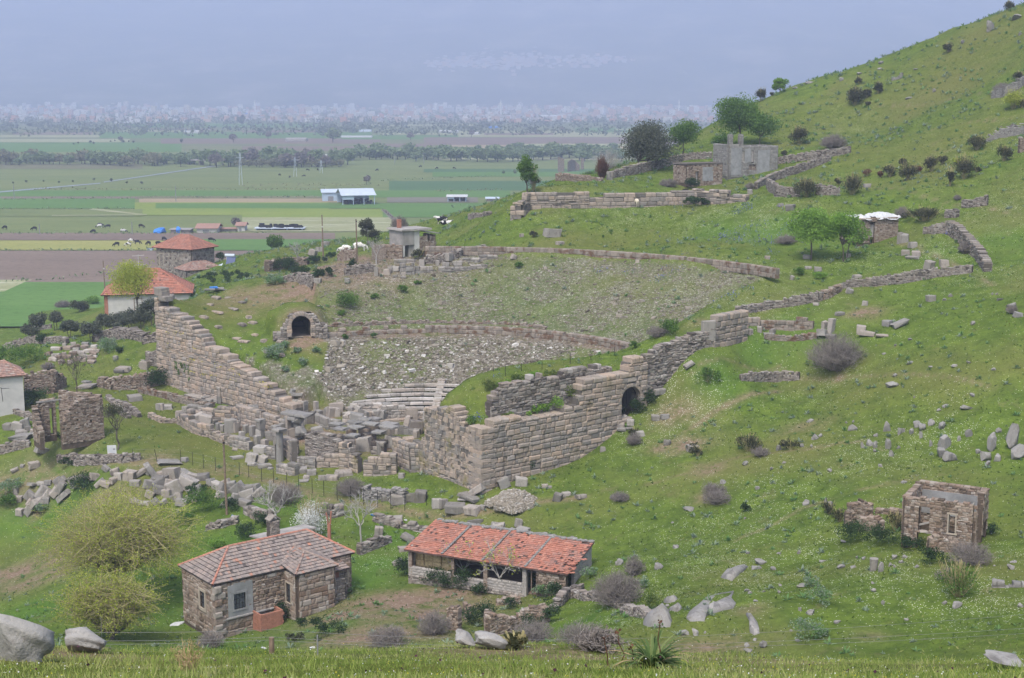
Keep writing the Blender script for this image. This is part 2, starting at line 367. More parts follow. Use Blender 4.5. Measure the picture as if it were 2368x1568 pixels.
def plain(name, col, rough=.85, var=.25, sc=3., metal=0.):
    m, nt, b = newmat(name); p = wpos(nt)
    d = tuple(x*(1-var) for x in col); e = tuple(min(1, x*(1+var)) for x in col)
    nt.links.new(ramp(nt, [(.3, d), (.7, e)], noise(nt, sc, 5, .65, p)), b.inputs['Base Color']); b.inputs['Roughness'].default_value = rough; b.inputs['Metallic'].default_value = metal
    return m
# ------------------------------------------------------------------ things
def tag(o, label=None, cat=None, group=None, kind=None):
    if label: o['label'] = label
    if cat: o['category'] = cat
    if group: o['group'] = group
    if kind: o['kind'] = kind
    return o
def empty(name, loc, label=None, cat=None, group=None, rz=0.):
    o = bpy.data.objects.new(name, None); o.location = tuple(loc); o.rotation_euler = (0, 0, rz); o.empty_display_size = .3; COL.objects.link(o)
    return tag(o, label, cat, group)
def copy_tree(o, parent=None):
    c = o.copy(); COL.objects.link(c)
    if parent is not None: c.parent = parent
    for ch in list(o.children): copy_tree(ch, c)
    return c
ORD = ['', 'second ', 'third ', 'fourth ', 'fifth ', 'sixth ', 'seventh ', 'eighth ', 'ninth ', 'tenth ', 'eleventh ', 'twelfth ', 'thirteenth ', 'fourteenth ', 'fifteenth ', 'sixteenth ', 'seventeenth ', 'eighteenth ', 'nineteenth ', 'twentieth ']
ORD += [t+q for t in ('twenty-','thirty-','forty-','fifty-') for q in ('first ','second ','third ','fourth ','fifth ','sixth ','seventh ','eighth ','ninth ')]
LAND = {'the barred arched gate': (1450,920), 'the dark tunnel arch': (694,750), 'the long red barn roof': (1150,1270), 'the hip roofed stone house': (640,1340),
 'the roofless square ruin': (2195,1190), 'the big leafless bush': (1925,815), 'the spiky leafed plant': (1510,1490), 'the white notice board': (257,1043),
 'the ruin with two chimneys': (1725,365), 'the hut topped with white sheets': (2035,510), 'the cracked plaster cottage': (25,890), 'the gravel heap': (1190,1158), 'the tall leaning pillar stone': (1919,750),
 'the big round olive tree': (1497,335), 'the tall gable ruin': (195,970), 'the yellow green willow': (270,1230), 'the upright boulder cluster': (2180,1030), 'the largest rock slab': (1645,1400),
 'the ruined concrete house': (975,560), 'the blue flowered corner ledge': (1100,965), 'the highest bush': (2335,15), 'the leaning corner blocks': (1300,1030)}
REP = []
def rep(o, px, py, look, lands=None, cat=None, group=None): REP.append((o, px, py, look, lands)); tag(o, None, cat, group)
def finish_labels():
    bins = {}
    for o, px, py, look, lands in REP:
        ks = lands or LAND; k = min(ks, key=lambda q: math.hypot(LAND[q][0]-px, LAND[q][1]-py))
        bins.setdefault((look, k), []).append((math.hypot(LAND[k][0]-px, LAND[k][1]-py), o))
    for (look, k), L in bins.items():
        L.sort(key=lambda q: q[0])
        for i, (_, o) in enumerate(L):
            n = ORD[i] if i < len(ORD) else 'farthest '
            t = f'{look}, {n}nearest to {k}'; o['label'] = t if len(t.split()) < 17 else f'{look}, {n}nearest {k[4:]}'
# ------------------------------------------------------------------ masonry
def rot2(p, a): return np.array([p[0]*math.cos(a)-p[1]*math.sin(a), p[0]*math.sin(a)+p[1]*math.cos(a)])
def masonry(mb, pts, base, top, thick=.5, sw=(.3,.7), sh=(.14,.26), openings=(), jit=.12, pillow=.03, ragged=.0, core=1, rnd=None, skip=.0, batter=0., mat=0, drop=.3, thin=0.):
    '''a wall of laid stones along the ground line pts (xy), from base(s) to top(s), s metres along it. openings: (s0, s1, z0, z1) world z.
    rnd: None or (lo, hi).'''
    pts = [np.array(p[:2], float) for p in pts]; L = [0.]
    for a, b in zip(pts, pts[1:]): L.append(L[-1]+float(np.linalg.norm(b-a)))
    fb = base if callable(base) else (lambda s: base); ft = top if callable(top) else (lambda s: top)
    ss = np.linspace(0, L[-1], max(8, int(L[-1]/.4))); z0 = min(fb(q) for q in ss)-drop; z1 = max(ft(q) for q in ss)+ragged
    Cc, Hh, An, Rn = [], [], [], []
    z = z0
    def at(q):
        k = min(max(np.searchsorted(L, q)-1, 0), len(pts)-2); d = pts[k+1]-pts[k]; n = np.linalg.norm(d); d = d/n
        return pts[k]+d*(q-L[k]), math.atan2(d[1], d[0])
    while z < z1:
        h = rng.uniform(*sh)
        if thin and rng.random() < thin: h *= .45
        q = -rng.uniform(0, sw[0])
        while q < L[-1]:
            wd = rng.uniform(*sw)*(1 if rng.random() > .15 else .55); a, b = max(q, 0), min(q+wd, L[-1]); q += wd
            if b-a < .05: continue
            m = (a+b)/2
            if z+h < fb(m)-.12: continue
            if z+h*.6 > ft(m)+(rng.uniform(-1, 1)*ragged if ragged else 0): continue
            if skip and rng.random() < skip: continue
            segs = [(a, b)]
            for o0, o1, oz0, oz1 in openings:
                if z+h*.5 > oz0 and z+h*.5 < oz1:
                    ns = []
                    for u, v in segs:
                        if v <= o0 or u >= o1: ns.append((u, v)); continue
                        if u < o0: ns.append((u, o0))
                        if v > o1: ns.append((o1, v))
                    segs = ns
            for u, v in segs:
                if v-u < .04: continue
                c, an = at((u+v)/2)
                off = (rng.random()-.5)*.1*min(1, thick)
                nrm = np.array([-math.sin(an), math.cos(an)]); c = c+nrm*(off+batter*(z-z0))
                Cc.append((c[0], c[1], z+h/2)); Hh.append(((v-u)/2*.965, thick/2, h/2*.94)); An.append(an+rng.normal()*.012); Rn.append(rng.random() if rnd is None else rng.uniform(*rnd))
        z += h
    if Cc: mb.boxes(Cc, Hh, An, jit, pillow, Rn, mat)
    if core:
        br = sorted(set([0, L[-1]]+L[1:-1]+[q for o in openings for q in o[:2] if 0 < q < L[-1]]+list(np.arange(.5, L[-1], .5))))
        for a, b in zip(br, br[1:]):
            if b-a < .02: continue
            m = (a+b)/2; t = ft(m)-.12-ragged; bt = fb(m)-drop
            iv = [(bt, t)]
            for o0, o1, oz0, oz1 in openings:
                if o0-.01 <= m <= o1+.01: iv = [x for u, v in iv for x in ((u, min(v, oz0)), (max(u, oz1), v))]
            for u, v in iv:
                if v-u < .05: continue
                c, an = at(m); nrm = np.array([-math.sin(an), math.cos(an)]); c = c+nrm*(batter*((u+v)/2-z0))
                mb.boxes([(c[0], c[1], (u+v)/2)], [((b-a)/2+.004, max(.02, thick/2-.045), (v-u)/2)], an, rnd=.02, mat=mat)
def lerpf(S, Z): return lambda q: float(np.interp(q, S, Z))
def pwall(name, label, cat, P, mat, thick=.55, sw=(.22,.55), sh=(.12,.24), group=None, ragged=.12, dmin=0, jit=.16, pillow=.03, thin=.15, skip=.03, rnd=None, ds=None):
    'a free-standing wall from picture points (px, py_top, py_base) on the ground'
    B = [G(px, pb, dmin) if ds is None else W(px, pb, ds[i]) for i, (px, pt, pb) in enumerate(P)]
    hs = [max(.15, (pb-pt)*depthw(b)/FP) for (px, pt, pb), b in zip(P, B)]
    L = np.r_[0, np.cumsum([np.linalg.norm(B[i+1][:2]-B[i][:2]) for i in range(len(B)-1)])]
    pts = [b[:2] for b in B]
    dense = np.linspace(0, L[-1], 60); gx = np.interp(dense, L, [p[0] for p in pts]); gy = np.interp(dense, L, [p[1] for p in pts])
    gz = H(gx, gy) if ds is None else np.interp(dense, L, [b[2] for b in B])
    fb = lerpf(dense, gz); hh = np.interp(dense, L, hs); bz = np.interp(dense, L, [b[2] for b in B]); ft = lerpf(dense, bz+hh)
    mb = MB(); masonry(mb, pts, fb, ft, thick, sw, sh, (), jit, pillow, ragged, 1, rnd, skip, thin=thin)
    o = mb.build(name, mat, loc=tuple(B[0])); return tag(o, label, cat, group)
# ------------------------------------------------------------------ ground
def paint_masks():
    x, y = _gx, _gy; z = HZ
    soil = np.zeros(x.shape); scree = np.zeros(x.shape); flow = np.zeros(x.shape); dry = np.zeros(x.shape); dk = np.zeros(x.shape)
    def blob(a, px, py, r, k=1., asp=1., dmin=0):
        P = G(px, py, dmin); q = ((x-P[0])/(r*asp))**2+((y-P[1])/r)**2; np.maximum(a, k*np.exp(-q*(1+.8*fbm(x/1.7, y/1.7))), out=a)
    def line(a, pts, wd, k=1.):
        P = [G(*q) for q in pts]
        for p0, p1 in zip(P, P[1:]):
            d = p1[:2]-p0[:2]; L2 = d@d+1e-9; t = np.clip(((x-p0[0])*d[0]+(y-p0[1])*d[1])/L2, 0, 1)
            q = np.hypot(x-p0[0]-t*d[0], y-p0[1]-t*d[1])+fbm(x/1.3, y/1.3)*wd*.7; np.maximum(a, k*np.exp(-(q/wd)**2), out=a)
    r, an, m = cavea_mask(x, y); rg = np.clip(vnoise(x/4.2, y/4.2)*1.4+.75+fbm(x/1.2, y/1.2)*.5, 0, 1)
    scree[:] = np.where(m & (r > 13), np.clip(.36+.36*rg-np.clip((an-95)/60, 0, .5)*(r > 27), 0, 1), 0)
    scree = np.where(m & (r > 18) & (r < 27.8), np.maximum(scree, .8*rg+.2), scree)
    lowb = inpoly(x, y, QL) & (y+x*.3 < 157.8+fbm(x/2, y/2)*1.5)
    scree = np.where(r > 28.5, scree*.93, scree); scree = np.where((r > 45.5) & m, scree*.2, scree); scree = np.where(inpoly(x, y, QR) | inpoly(x, y, QL), np.where(lowb, .75, 0), scree)
    soil = np.where(m & (r > 26.4) & (r < 27.9), .75, soil)
    for q in [(900,1395,3.2,.9,1.6),(1000,1420,3,.8,2),(780,1425,2.5,.7,1.4),(1040,1375,2.2,.8,1.8),(860,1470,3,.7,2),(1100,1400,2,.5,1.5),(760,620,6,1,2.2),(830,600,3.5,.9,1.6),(690,632,3,.8,2),(40,1325,3,.7,2.5),(90,1340,3,.6,2),
              (1560,955,2.,.6,1.2),(1590,1030,1.6,.7,1.3),(1640,1085,1.6,.6,1),(1530,1035,1.3,.6,1),(1940,875,1.0,.7,.7),(2000,724,1.5,.8,1.2),(1630,1150,1.2,.5,1),(1730,1410,1.2,.4,1),(1610,1530,2,.6,2.4),(1625,1503,1.5,.7,2.2),
              (2010,1470,1.,.4,1),(1860,985,1.5,.35,1.5),(360,1065,2,.5,1.5),(250,1145,2,.4,2.5),(30,1118,3,.5,2.5),(520,1085,1.5,.4,2),(720,1155,2,.45,1.8),(90,1175,1,.7,.7),(700,775,2.2,.8,.9),(1620,745,1.6,.35,1),(1660,1545,1,.5,2),(150,1510,.8,.6,2.5),(220,1500,.6,.7,2)]: blob(soil, *q)
    for q in [(560,985,2.5,.8,1),(640,1000,3,.8,1),(720,1010,3,.9,1),(800,1020,3.5,.9,1),(880,1030,3.5,.9,1),(930,1060,2.5,.8,1),(760,960,2.5,.8,1),(860,975,3,.8,1),(950,990,2.5,.6,1),(690,960,2.5,.7,1)]: blob(soil, *q)
    line(soil, [(0,1112),(150,1098),(330,1078),(560,1095),(740,1150),(950,1185),(1150,1180),(1350,1150)], .55, .55)
    for q in ([(2000,330),(2150,300),(2368,270)],[(1900,420),(2100,440),(2368,500)],[(2050,240),(2200,230),(2368,215)],[(1600,860),(1800,850),(2000,870),(2300,900)],[(1500,1120),(1700,1060),(2000,1020)],[(1700,1250),(1850,1180),(2100,1110)]): line(soil, q, .25, .38)
    line(soil, [(1540,1030),(1640,960),(1800,905)], .4, .5); line(soil, [(2060,560),(2200,610),(2300,660)], .35, .45)
    for q in [(1180,905,5,.5),(1290,850,4,.6),(500,720,6,.8),(560,700,6,.8),(620,690,5,.6),(450,1030,8,.75),(600,1060,7,.8),(700,1090,6,.6),(330,980,6,.6),(300,930,5,.5),(1700,560,7,.4),(1500,555,8,.5),(1350,555,6,.4),(1600,480,5,.5),
              (2100,230,16,.6),(2200,330,14,.6),(2000,360,10,.5),(2250,120,16,.6),(1900,290,12,.5),(1900,1010,5,.4),(2050,900,6,.4),(1700,1350,5,.3),(1300,1200,5,.25),(400,1545,3,.7),(1000,1540,3,.7),(1500,1540,3,.5),(100,1530,2,.8)]: blob(dry, *q)
    for q in [(1540,910,3.5,.9),(1560,960,3.5,1),(1620,880,2.5,.6),(1650,1300,6,.7),(1800,1340,6,.7),(1500,1380,4,.8),(1430,1440,3,.7),(2050,1330,6,.8),(2280,1380,6,.8),(1950,1240,6,.6),(2000,600,5,.6),(2170,580,4,.8),(1850,690,4,.7),
              (1450,490,6,.7),(1650,500,6,.7),(1780,490,5,.8),(1300,470,5,.5),(2300,640,6,.5),(1700,700,5,.8),(1720,670,4,.7),(1460,1010,4,.5),(1900,900,5,.4),(2000,1050,6,.5),(1800,1130,6,.4),(1680,1230,6,.6),(2150,1000,4,.6),(2340,1280,4,.6),(1750,1200,6,.5),
              (1600,690,10,.55),(1500,700,8,.4),(1350,660,6,.4),(1000,650,6,.4),(1740,630,4,.9),(850,1085,3,.5),(880,1290,3,.4),(1420,1500,2,.3),(2368,480,8,.5),(2300,330,10,.3),(1950,300,9,.3),(1780,470,6,.6)]: blob(flow, *q)
    for q in [(640,1165,3.5,1),(560,1150,3,.8),(70,1150,6,.9),(150,1170,5,.8),(1750,810,4,.7),(1650,870,3,.7),(1850,790,4,.6),(120,800,4,.5),(2300,560,6,.5),(1900,560,5,.5),(1780,540,6,.8),(1660,540,5,.6),(880,1310,4,.9),(840,1345,3.5,.9),(700,1230,4,.8),(560,1250,4,.7),(380,1420,6,.8),(900,1250,3,.7),(60,1420,6,.8),(1350,1440,3,.5),(500,1500,8,.7),(740,1450,4,.7),(150,1300,5,.5),(250,1360,5,.6)]: blob(dk, *q)
    return np.stack([soil, scree, flow, dry], -1).reshape(-1, 4), dk.ravel()
m, nt, b = newmat('ground'); p = wpos(nt)
at = node(nt, 'ShaderNodeAttribute', attribute_name='mask'); sep = node(nt, 'ShaderNodeSeparateColor'); nt.links.new(at.outputs['Color'], sep.inputs[0])
soilM, screeM, flowM, dryM = sep.outputs[0], sep.outputs[1], sep.outputs[2], at.outputs['Alpha']
dkM = node(nt, 'ShaderNodeAttribute', attribute_name='lush').outputs['Fac']
n_big = noise(nt, .07, 3, .5, p); n_mid = noise(nt, .45, 5, .65, p); n_fine = noise(nt, 3.2, 5, .75, p); n_grain = noise(nt, 14., 3, .8, p)
g = ramp(nt, [(.30,(.035,.06,.012)),(.44,(.075,.112,.02)),(.56,(.115,.165,.026)),(.72,(.19,.235,.048))], math_(nt, 'ADD', math_(nt, 'MULTIPLY', n_fine, .55), math_(nt, 'MULTIPLY', n_mid, .45)))
g = mix(nt, g, (.045,.075,.018), mapr(nt, noise(nt, .8, 6, .75, p), .5, .66, 0, .6)); g = mix(nt, g, (.15,.145,.048), mapr(nt, n_big, .46, .66, 0, .55))
g = mix(nt, g, (.135,.128,.038), math_(nt, 'MULTIPLY', dryM, mapr(nt, n_mid, .3, .6, .45, 1.)))
g = mix(nt, g, (.062,.155,.022), math_(nt, 'MULTIPLY', dkM, .65))
g = mix(nt, g, (.018,.035,.008), mapr(nt, n_grain, .54, .68, 0, .7))
g = mix(nt, g, (.17,.13,.08), mapr(nt, noise(nt, .32, 7, .78, p), .57, .7, 0, .45))
so = ramp(nt, [(.3,(.12,.082,.055)),(.55,(.21,.15,.105)),(.75,(.29,.225,.165))], n_fine)
sfac = math_(nt, 'MULTIPLY', soilM, mapr(nt, math_(nt, 'ADD', n_mid, math_(nt, 'MULTIPLY', n_fine, .4)), .52, .72, .1, 1.5), True)
c = mix(nt, g, so, sfac)
vo = node(nt, 'ShaderNodeTexVoronoi'); vo.inputs['Scale'].default_value = 3.1; nt.links.new(p, vo.inputs['Vector'])
vsep = node(nt, 'ShaderNodeSeparateColor'); nt.links.new(vo.outputs['Color'], vsep.inputs[0])
sc_ = ramp(nt, [(.0,(.12,.105,.075)),(.35,(.22,.195,.15)),(.7,(.30,.275,.225)),(.96,(.40,.375,.33)),(1.,(.62,.60,.56))], vsep.outputs[0])
sc_ = mix(nt, sc_, (.05,.042,.03), mapr(nt, vo.outputs['Distance'], .2, .4, 0, .6))
scf = math_(nt, 'MULTIPLY', screeM, mapr(nt, math_(nt, 'ADD', math_(nt, 'MULTIPLY', n_fine, .6), math_(nt, 'MULTIPLY', n_mid, .5)), .42, .62, .25, 1.25), True)
c = mix(nt, c, sc_, scf)
vf = node(nt, 'ShaderNodeTexVoronoi'); vf.inputs['Scale'].default_value = 9.5; nt.links.new(p, vf.inputs['Vector'])
fsep = node(nt, 'ShaderNodeSeparateColor'); nt.links.new(vf.outputs['Color'], fsep.inputs[0])
fl = math_(nt, 'MULTIPLY', math_(nt, 'LESS_THAN', vf.outputs['Distance'], .33), math_(nt, 'GREATER_THAN', fsep.outputs[1], math_(nt, 'SUBTRACT', .985, math_(nt, 'MULTIPLY', math_(nt, 'ADD', flowM, .03), mapr(nt, math_(nt, 'ADD', math_(nt, 'MULTIPLY', n_mid, .6), math_(nt, 'MULTIPLY', n_fine, .4)), .44, .64, 0., .95)))))
c = mix(nt, c, (.62,.63,.54), math_(nt, 'MULTIPLY', fl, .85))
nt.links.new(c, b.inputs['Base Color']); b.inputs['Roughness'].default_value = 1.; b.inputs['Specular IOR Level'].default_value = .02
bump(nt, b, math_(nt, 'ADD', n_fine, math_(nt, 'MULTIPLY', n_mid, 1.5)), .22, .8)
def build_ground():
    ny, nx = HZ.shape; V = np.stack([_gx, _gy, HZ], -1).reshape(-1, 3)
    i = np.arange(ny*nx).reshape(ny, nx); F = np.stack([i[:-1,:-1], i[:-1,1:], i[1:,1:], i[1:,:-1]], -1).reshape(-1, 4)
    fc = V[F].mean(1); zr = np.ptp(V[F][:, :, 2], axis=1); keep = np.ones(len(F), bool)
    for cc, an, hx, hy in CUTS:
        d = fc[:, :2]-cc; u = d[:, 0]*math.cos(an)+d[:, 1]*math.sin(an); v = -d[:, 0]*math.sin(an)+d[:, 1]*math.cos(an)
        keep &= ~((np.abs(u) < hx) & (np.abs(v) < hy) & (zr > .7))
    F = F[keep]
    mb = MB(); mb.add(V, F, .5); o = mb.build('ground', MATS['ground'], smooth=True); o['kind'] = 'structure'
    col, dk = paint_masks(); a = o.data.attributes.new('mask', 'FLOAT_COLOR', 'POINT'); a.data.foreach_set('color', np.clip(col, 0, 1).astype(np.float32).ravel())
    a = o.data.attributes.new('lush', 'FLOAT', 'POINT'); a.data.foreach_set('value', np.clip(dk, 0, 1).astype(np.float32))
build_ground()
# ------------------------------------------------------------------ fields of the plain
def fieldmat(name, c1, c2, sc=.05, fleck=None):
    m, nt, b = newmat(name); p = wpos(nt); mp = node(nt, 'ShaderNodeMapping'); mp.inputs['Scale'].default_value = (.25, 1., 1.); nt.links.new(p, mp.inputs[0])
    c = ramp(nt, [(.3, c1), (.7, c2)], noise(nt, sc, 6, .7, mp.outputs[0]))
    c = mix(nt, c, tuple(x*.6 for x in c1), mapr(nt, noise(nt, sc*12, 4, .7, p), .5, .7, 0, .5))
    if fleck: c = mix(nt, c, fleck, mapr(nt, noise(nt, sc*4, 5, .75, mp.outputs[0]), .55, .68, 0, .7))
    nt.links.new(c, b.inputs['Base Color']); b.inputs['Roughness'].default_value = 1; b.inputs['Specular IOR Level'].default_value = .02
fieldmat('fpasture', (.12,.155,.058), (.175,.195,.075)); fieldmat('fgreen', (.085,.16,.045), (.11,.19,.055)); fieldmat('fteal', (.065,.12,.05), (.085,.145,.065))
fieldmat('fbright', (.15,.21,.045), (.21,.24,.06)); fieldmat('fbrown', (.15,.115,.09), (.20,.155,.122)); fieldmat('ftan', (.25,.20,.125), (.32,.26,.16)); fieldmat('fyellow', (.23,.24,.075), (.29,.27,.10))
fieldmat('fpale', (.22,.23,.11), (.30,.30,.18), fleck=(.5,.5,.4)); fieldmat('fgrey', (.14,.13,.10), (.19,.18,.14)); fieldmat('fscrub', (.11,.115,.06), (.17,.16,.09), .02)
fieldmat('fwater', (.22,.25,.26), (.27,.30,.32)); fieldmat('fbase', (.12,.145,.065), (.17,.175,.085), .012)
_fl = [0]
def field(mat, pts, name='field'):
    'a sheet of the plain given by its outline in the picture, laid out on the level ground'
    P = [GP(*q) for q in pts]; _fl[0] += 1; lift = .04+.004*_fl[0]
    mb = MB(); V = [(q[0], q[1], PLAIN+.2+lift) for q in P]; mb.add(V, [list(range(len(V)))], .5); o = mb.build(name, MATS[mat]); o['kind'] = 'structure'
XL, XR = -260, 2000
def band(mat, y0, y1, x0=XL, x1=XR, name='field', sk=0): field(mat, [(x0, y1), (x1, y1+sk), (x1, y0+sk), (x0, y0)], name)
band('fbase', 262, 385, name='plain'); band('fpasture', 366, 640, name='plain')
for q in [('fgreen',330,352,-260,420),('fpale',322,329,-260,300),('fpale',313,318,-260,230),('fbrown',306,312,30,215),('fbrown',321,333,372,880),('fgreen',306,320,230,860),('fpale',302,305,285,480),('fbrown',298,301,330,500),('fgreen',286,295,290,760),('fbrown',302,307,560,760),
          ('fpale',288,292,740,1100),('fgreen',313,323,790,1240),('fpale',308,312,880,1060),('fpale',303,317,1060,1800),('fbrown',308,313,1120,1280),('fbrown',318,336,980,2000),('fbrown',339,349,560,980),('fbrown',333,345,870,1000),('ftan',336,344,1040,1500),('fpale',333,339,1180,1500),('fgreen',296,307,1330,1600),('fpale',298,301,1420,1700),
          ('fpasture',377,396,500,1300),('fpasture',352,366,-260,640),('fpale',366,371,1000,1500),('fscrub',380,392,-260,330),
          ('fgreen',442,458,-260,1180),('fbrown',456,462,-260,340),('ftan',461,470,322,800),('fscrub',455,461,320,800),('fbright',470,500,312,760),('fgreen',472,484,360,1000),('fgreen',461,484,-260,312),('fpasture',486,502,-260,330),
          ('fteal',420,442,900,1500),('fteal',392,400,980,1500),('fgreen',399,410,1000,1400),('fgrey',458,470,895,1105),('fgreen',472,488,880,1125),('fbright',486,506,560,890),('fgreen',487,505,885,1240),
          ('fpale',505,538,560,920),('fbrown',514,522,1000,1300),('fbrown',541,558,-260,775),('fyellow',559,581,-260,470),('fgreen',556,582,440,960),('fbrown',583,656,-260,660),('fgreen',656,760,-260,420)]:
    band(*q[:3], q[3], q[4])
field('fpale', [(-200,690),(10,678),(60,655),(75,651),(-200,651)])
field('fwater', [(-100,456),(232,426.5),(232,424.5),(-100,453)], 'canal'); field('fwater', [(240,424),(500,385.5),(500,383.8),(240,422)], 'canal')
field('fpale', [(205,487),(330,500),(330,497),(215,484)], 'path'); field('fpale', [(120,502),(340,500),(340,498),(120,500)], 'path'); field('fgrey', [(880,487),(925,530),(940,530),(893,487)], 'road')
# ------------------------------------------------------------------ mountain
def build_mountain():
    xs = np.linspace(-6000, 6000, 150); ys = np.linspace(5300, 9000, 120); x, y = np.meshgrid(xs, ys); t = (y-5300)/3700
    z = PLAIN+14+np.clip(t, 0, 1)**1.1*780*(1+.12*np.sin(x/900+.6)); z += np.clip(t*3, 0, 1)*(np.abs(fbm(x/1300+3, y/1800+1))*120+fbm(x/350, y/450)*30)
    z[0] = PLAIN-1
    ny, nx = z.shape; i = np.arange(ny*nx).reshape(ny, nx); F = np.stack([i[:-1,:-1], i[:-1,1:], i[1:,1:], i[1:,:-1]], -1).reshape(-1, 4)
    mb = MB(); mb.add(np.stack([x, y, z], -1).reshape(-1, 3), F, .5); o = mb.build('mountain', MATS['mountain'], smooth=True); o['kind'] = 'structure'
    return xs, ys, z
m, nt, b = newmat('mountain'); p = wpos(nt)
c = ramp(nt, [(.35,(.03,.045,.022)),(.52,(.075,.08,.04)),(.68,(.2,.18,.13))], noise(nt, .0035, 8, .7, p)); c = mix(nt, c, (.42,.38,.3), mapr(nt, noise(nt, .012, 6, .75, p), .6, .72, 0, .6)); nt.links.new(c, b.inputs['Base Color']); b.inputs['Roughness'].default_value = 1
MX, MY, MZ = build_mountain()
def build_haze():
    m = bpy.data.materials.new('haze'); m.use_nodes = True; nt = m.node_tree; nt.nodes.remove(nt.nodes['Principled BSDF'])
    v = nt.nodes.new('ShaderNodeVolumePrincipled'); v.inputs['Color'].default_value = (.565,.64,.87,1); v.inputs['Density'].default_value = HAZE; v.inputs['Anisotropy'].default_value = 0.
    nt.links.new(v.outputs[0], nt.nodes['Material Output'].inputs['Volume'])
    mb = MB(); mb.box((-6300,-150,PLAIN-1.5), (6300,9400,1120)); o = mb.build('haze', m); o['kind'] = 'stuff'; tag(o, 'pale blue haze lying over the plain and the far mountain', 'haze')
HAZE = 3.1e-4
build_haze()
# ------------------------------------------------------------------ stone materials
stone('ashlar', [(.10,.09,.078),(.25,.215,.18),(.31,.25,.195),(.20,.182,.16),(.34,.26,.195),(.285,.255,.225)], moss=.35, mosscol=(.12,.105,.03))
stone('ashlar_moss', [(.10,.09,.078),(.27,.225,.185),(.32,.255,.195),(.16,.15,.135),(.33,.265,.205),(.22,.20,.175)], moss=.55, mosscol=(.16,.14,.02))
stone('rubble', [(.07,.058,.048),(.17,.15,.13),(.25,.225,.195),(.20,.165,.135),(.31,.285,.255)], moss=.25, fine=7)
stone('brownstone', [(.08,.06,.044),(.205,.155,.115),(.25,.195,.15),(.28,.235,.19),(.175,.12,.085),(.33,.295,.255)], moss=.15, fine=7)
stone('greystone', [(.15,.143,.13),(.23,.22,.20),(.19,.18,.165),(.27,.255,.235)], moss=.35, lichen=.5, fine=6)
stone('blocks', [(.14,.13,.115),(.25,.23,.20),(.20,.19,.172),(.28,.24,.20),(.30,.28,.25)], moss=.35, lichen=.5)
stone('marble', [(.22,.20,.175),(.36,.33,.29),(.30,.255,.21),(.44,.41,.37)], moss=.2, lichen=.4)
stone('rustwall', [(.15,.13,.105),(.25,.21,.17),(.20,.175,.145)], moss=.3, rust=.7)
def dark(name, col=(.012,.011,.01)):
    m, nt, b = newmat(name); b.inputs['Base Color'].default_value = (*col, 1); return m
dark('iron', (.02,.018,.017)); dark('void', (.02,.018,.016))
A_ = dict(sw=(.45,1.25), sh=(.36,.62), jit=.075, pillow=.07, thin=.26)
def crop(ox, oy, sc): return lambda x, y: ((ox+x/sc)/1.62162, (oy+y/sc)/1.62162)
def prof(A, B, L): 
    q = sorted(vplane(A, B, *p) for p in L); return lerpf([a for a, _ in q], [z for _, z in q])
def along(A, B, s): d = (np.array(B)-A)/np.linalg.norm(np.array(B)-A); return np.array(A)+d*s
def voussoirs(mb, A, B, cs, zs, r0, r1, th, n=13, rnd=(.3, .8), off=0.):
    d = (np.array(B)-A)/np.linalg.norm(np.array(B)-A); an = math.atan2(d[1], d[0]); base = np.array(A)+d*cs+np.array([-d[1], d[0]])*off
    for i in range(n):
        t = math.pi*(i+.5)/n; rm = (r0+r1)/2; u = math.cos(t)*rm; z = zs+math.sin(t)*rm
        M = Matrix.Rotation(an, 3, 'Z') @ Matrix.Rotation(-t+math.pi/2, 3, 'Y')
        mb.boxes([(base[0]+d[0]*u, base[1]+d[1]*u, z)], [(math.pi*rm/n/2*.95, th/2, (r1-r0)/2*rng.uniform(.92, 1.06))], rot=np.array(M)[None], jit=.05, pillow=.03, rnd=rng.uniform(*rnd))
def archholes(cs, zs, r, z0):
    out = [(cs-r, cs+r, z0, zs)]; n = 7
    for i in range(n):
        z = zs+r*i/n; h = math.sqrt(max(0, 1-((i+.5)/n)**2))*r; out.append((cs-h, cs+h, z, zs+r*(i+1)/n))
    return out
def vault(mb, A, B, cs, zs, r, z0, depth, rnd=.5):
    'the inside of a barrel vault running back from the wall'
    d = (np.array(B)-A)/np.linalg.norm(np.array(B)-A); nrm = np.array([-d[1], d[0]]); n = 12
    pr = [(-r, z0), (-r, zs)]+[(-r*math.cos(math.pi*i/n), zs+r*math.sin(math.pi*i/n)) for i in range(1, n)]+[(r, zs), (r, z0)]
    rows = np.linspace(0, depth, 10); base = np.array(A)+d*cs
    V = [(*(base+d*u+nrm*q), z) for q in rows for u, z in pr]; k = len(pr); F = []
    for j in range(len(rows)-1):
        for i in range(k): F.append((j*k+i, j*k+(i+1) % k, (j+1)*k+(i+1) % k, (j+1)*k+i))
    mb.add(V, F, rng.random(len(F))*.4+.2)
    mb.add([V[(len(rows)-1)*k+i] for i in range(k)], [list(range(k))], .0)
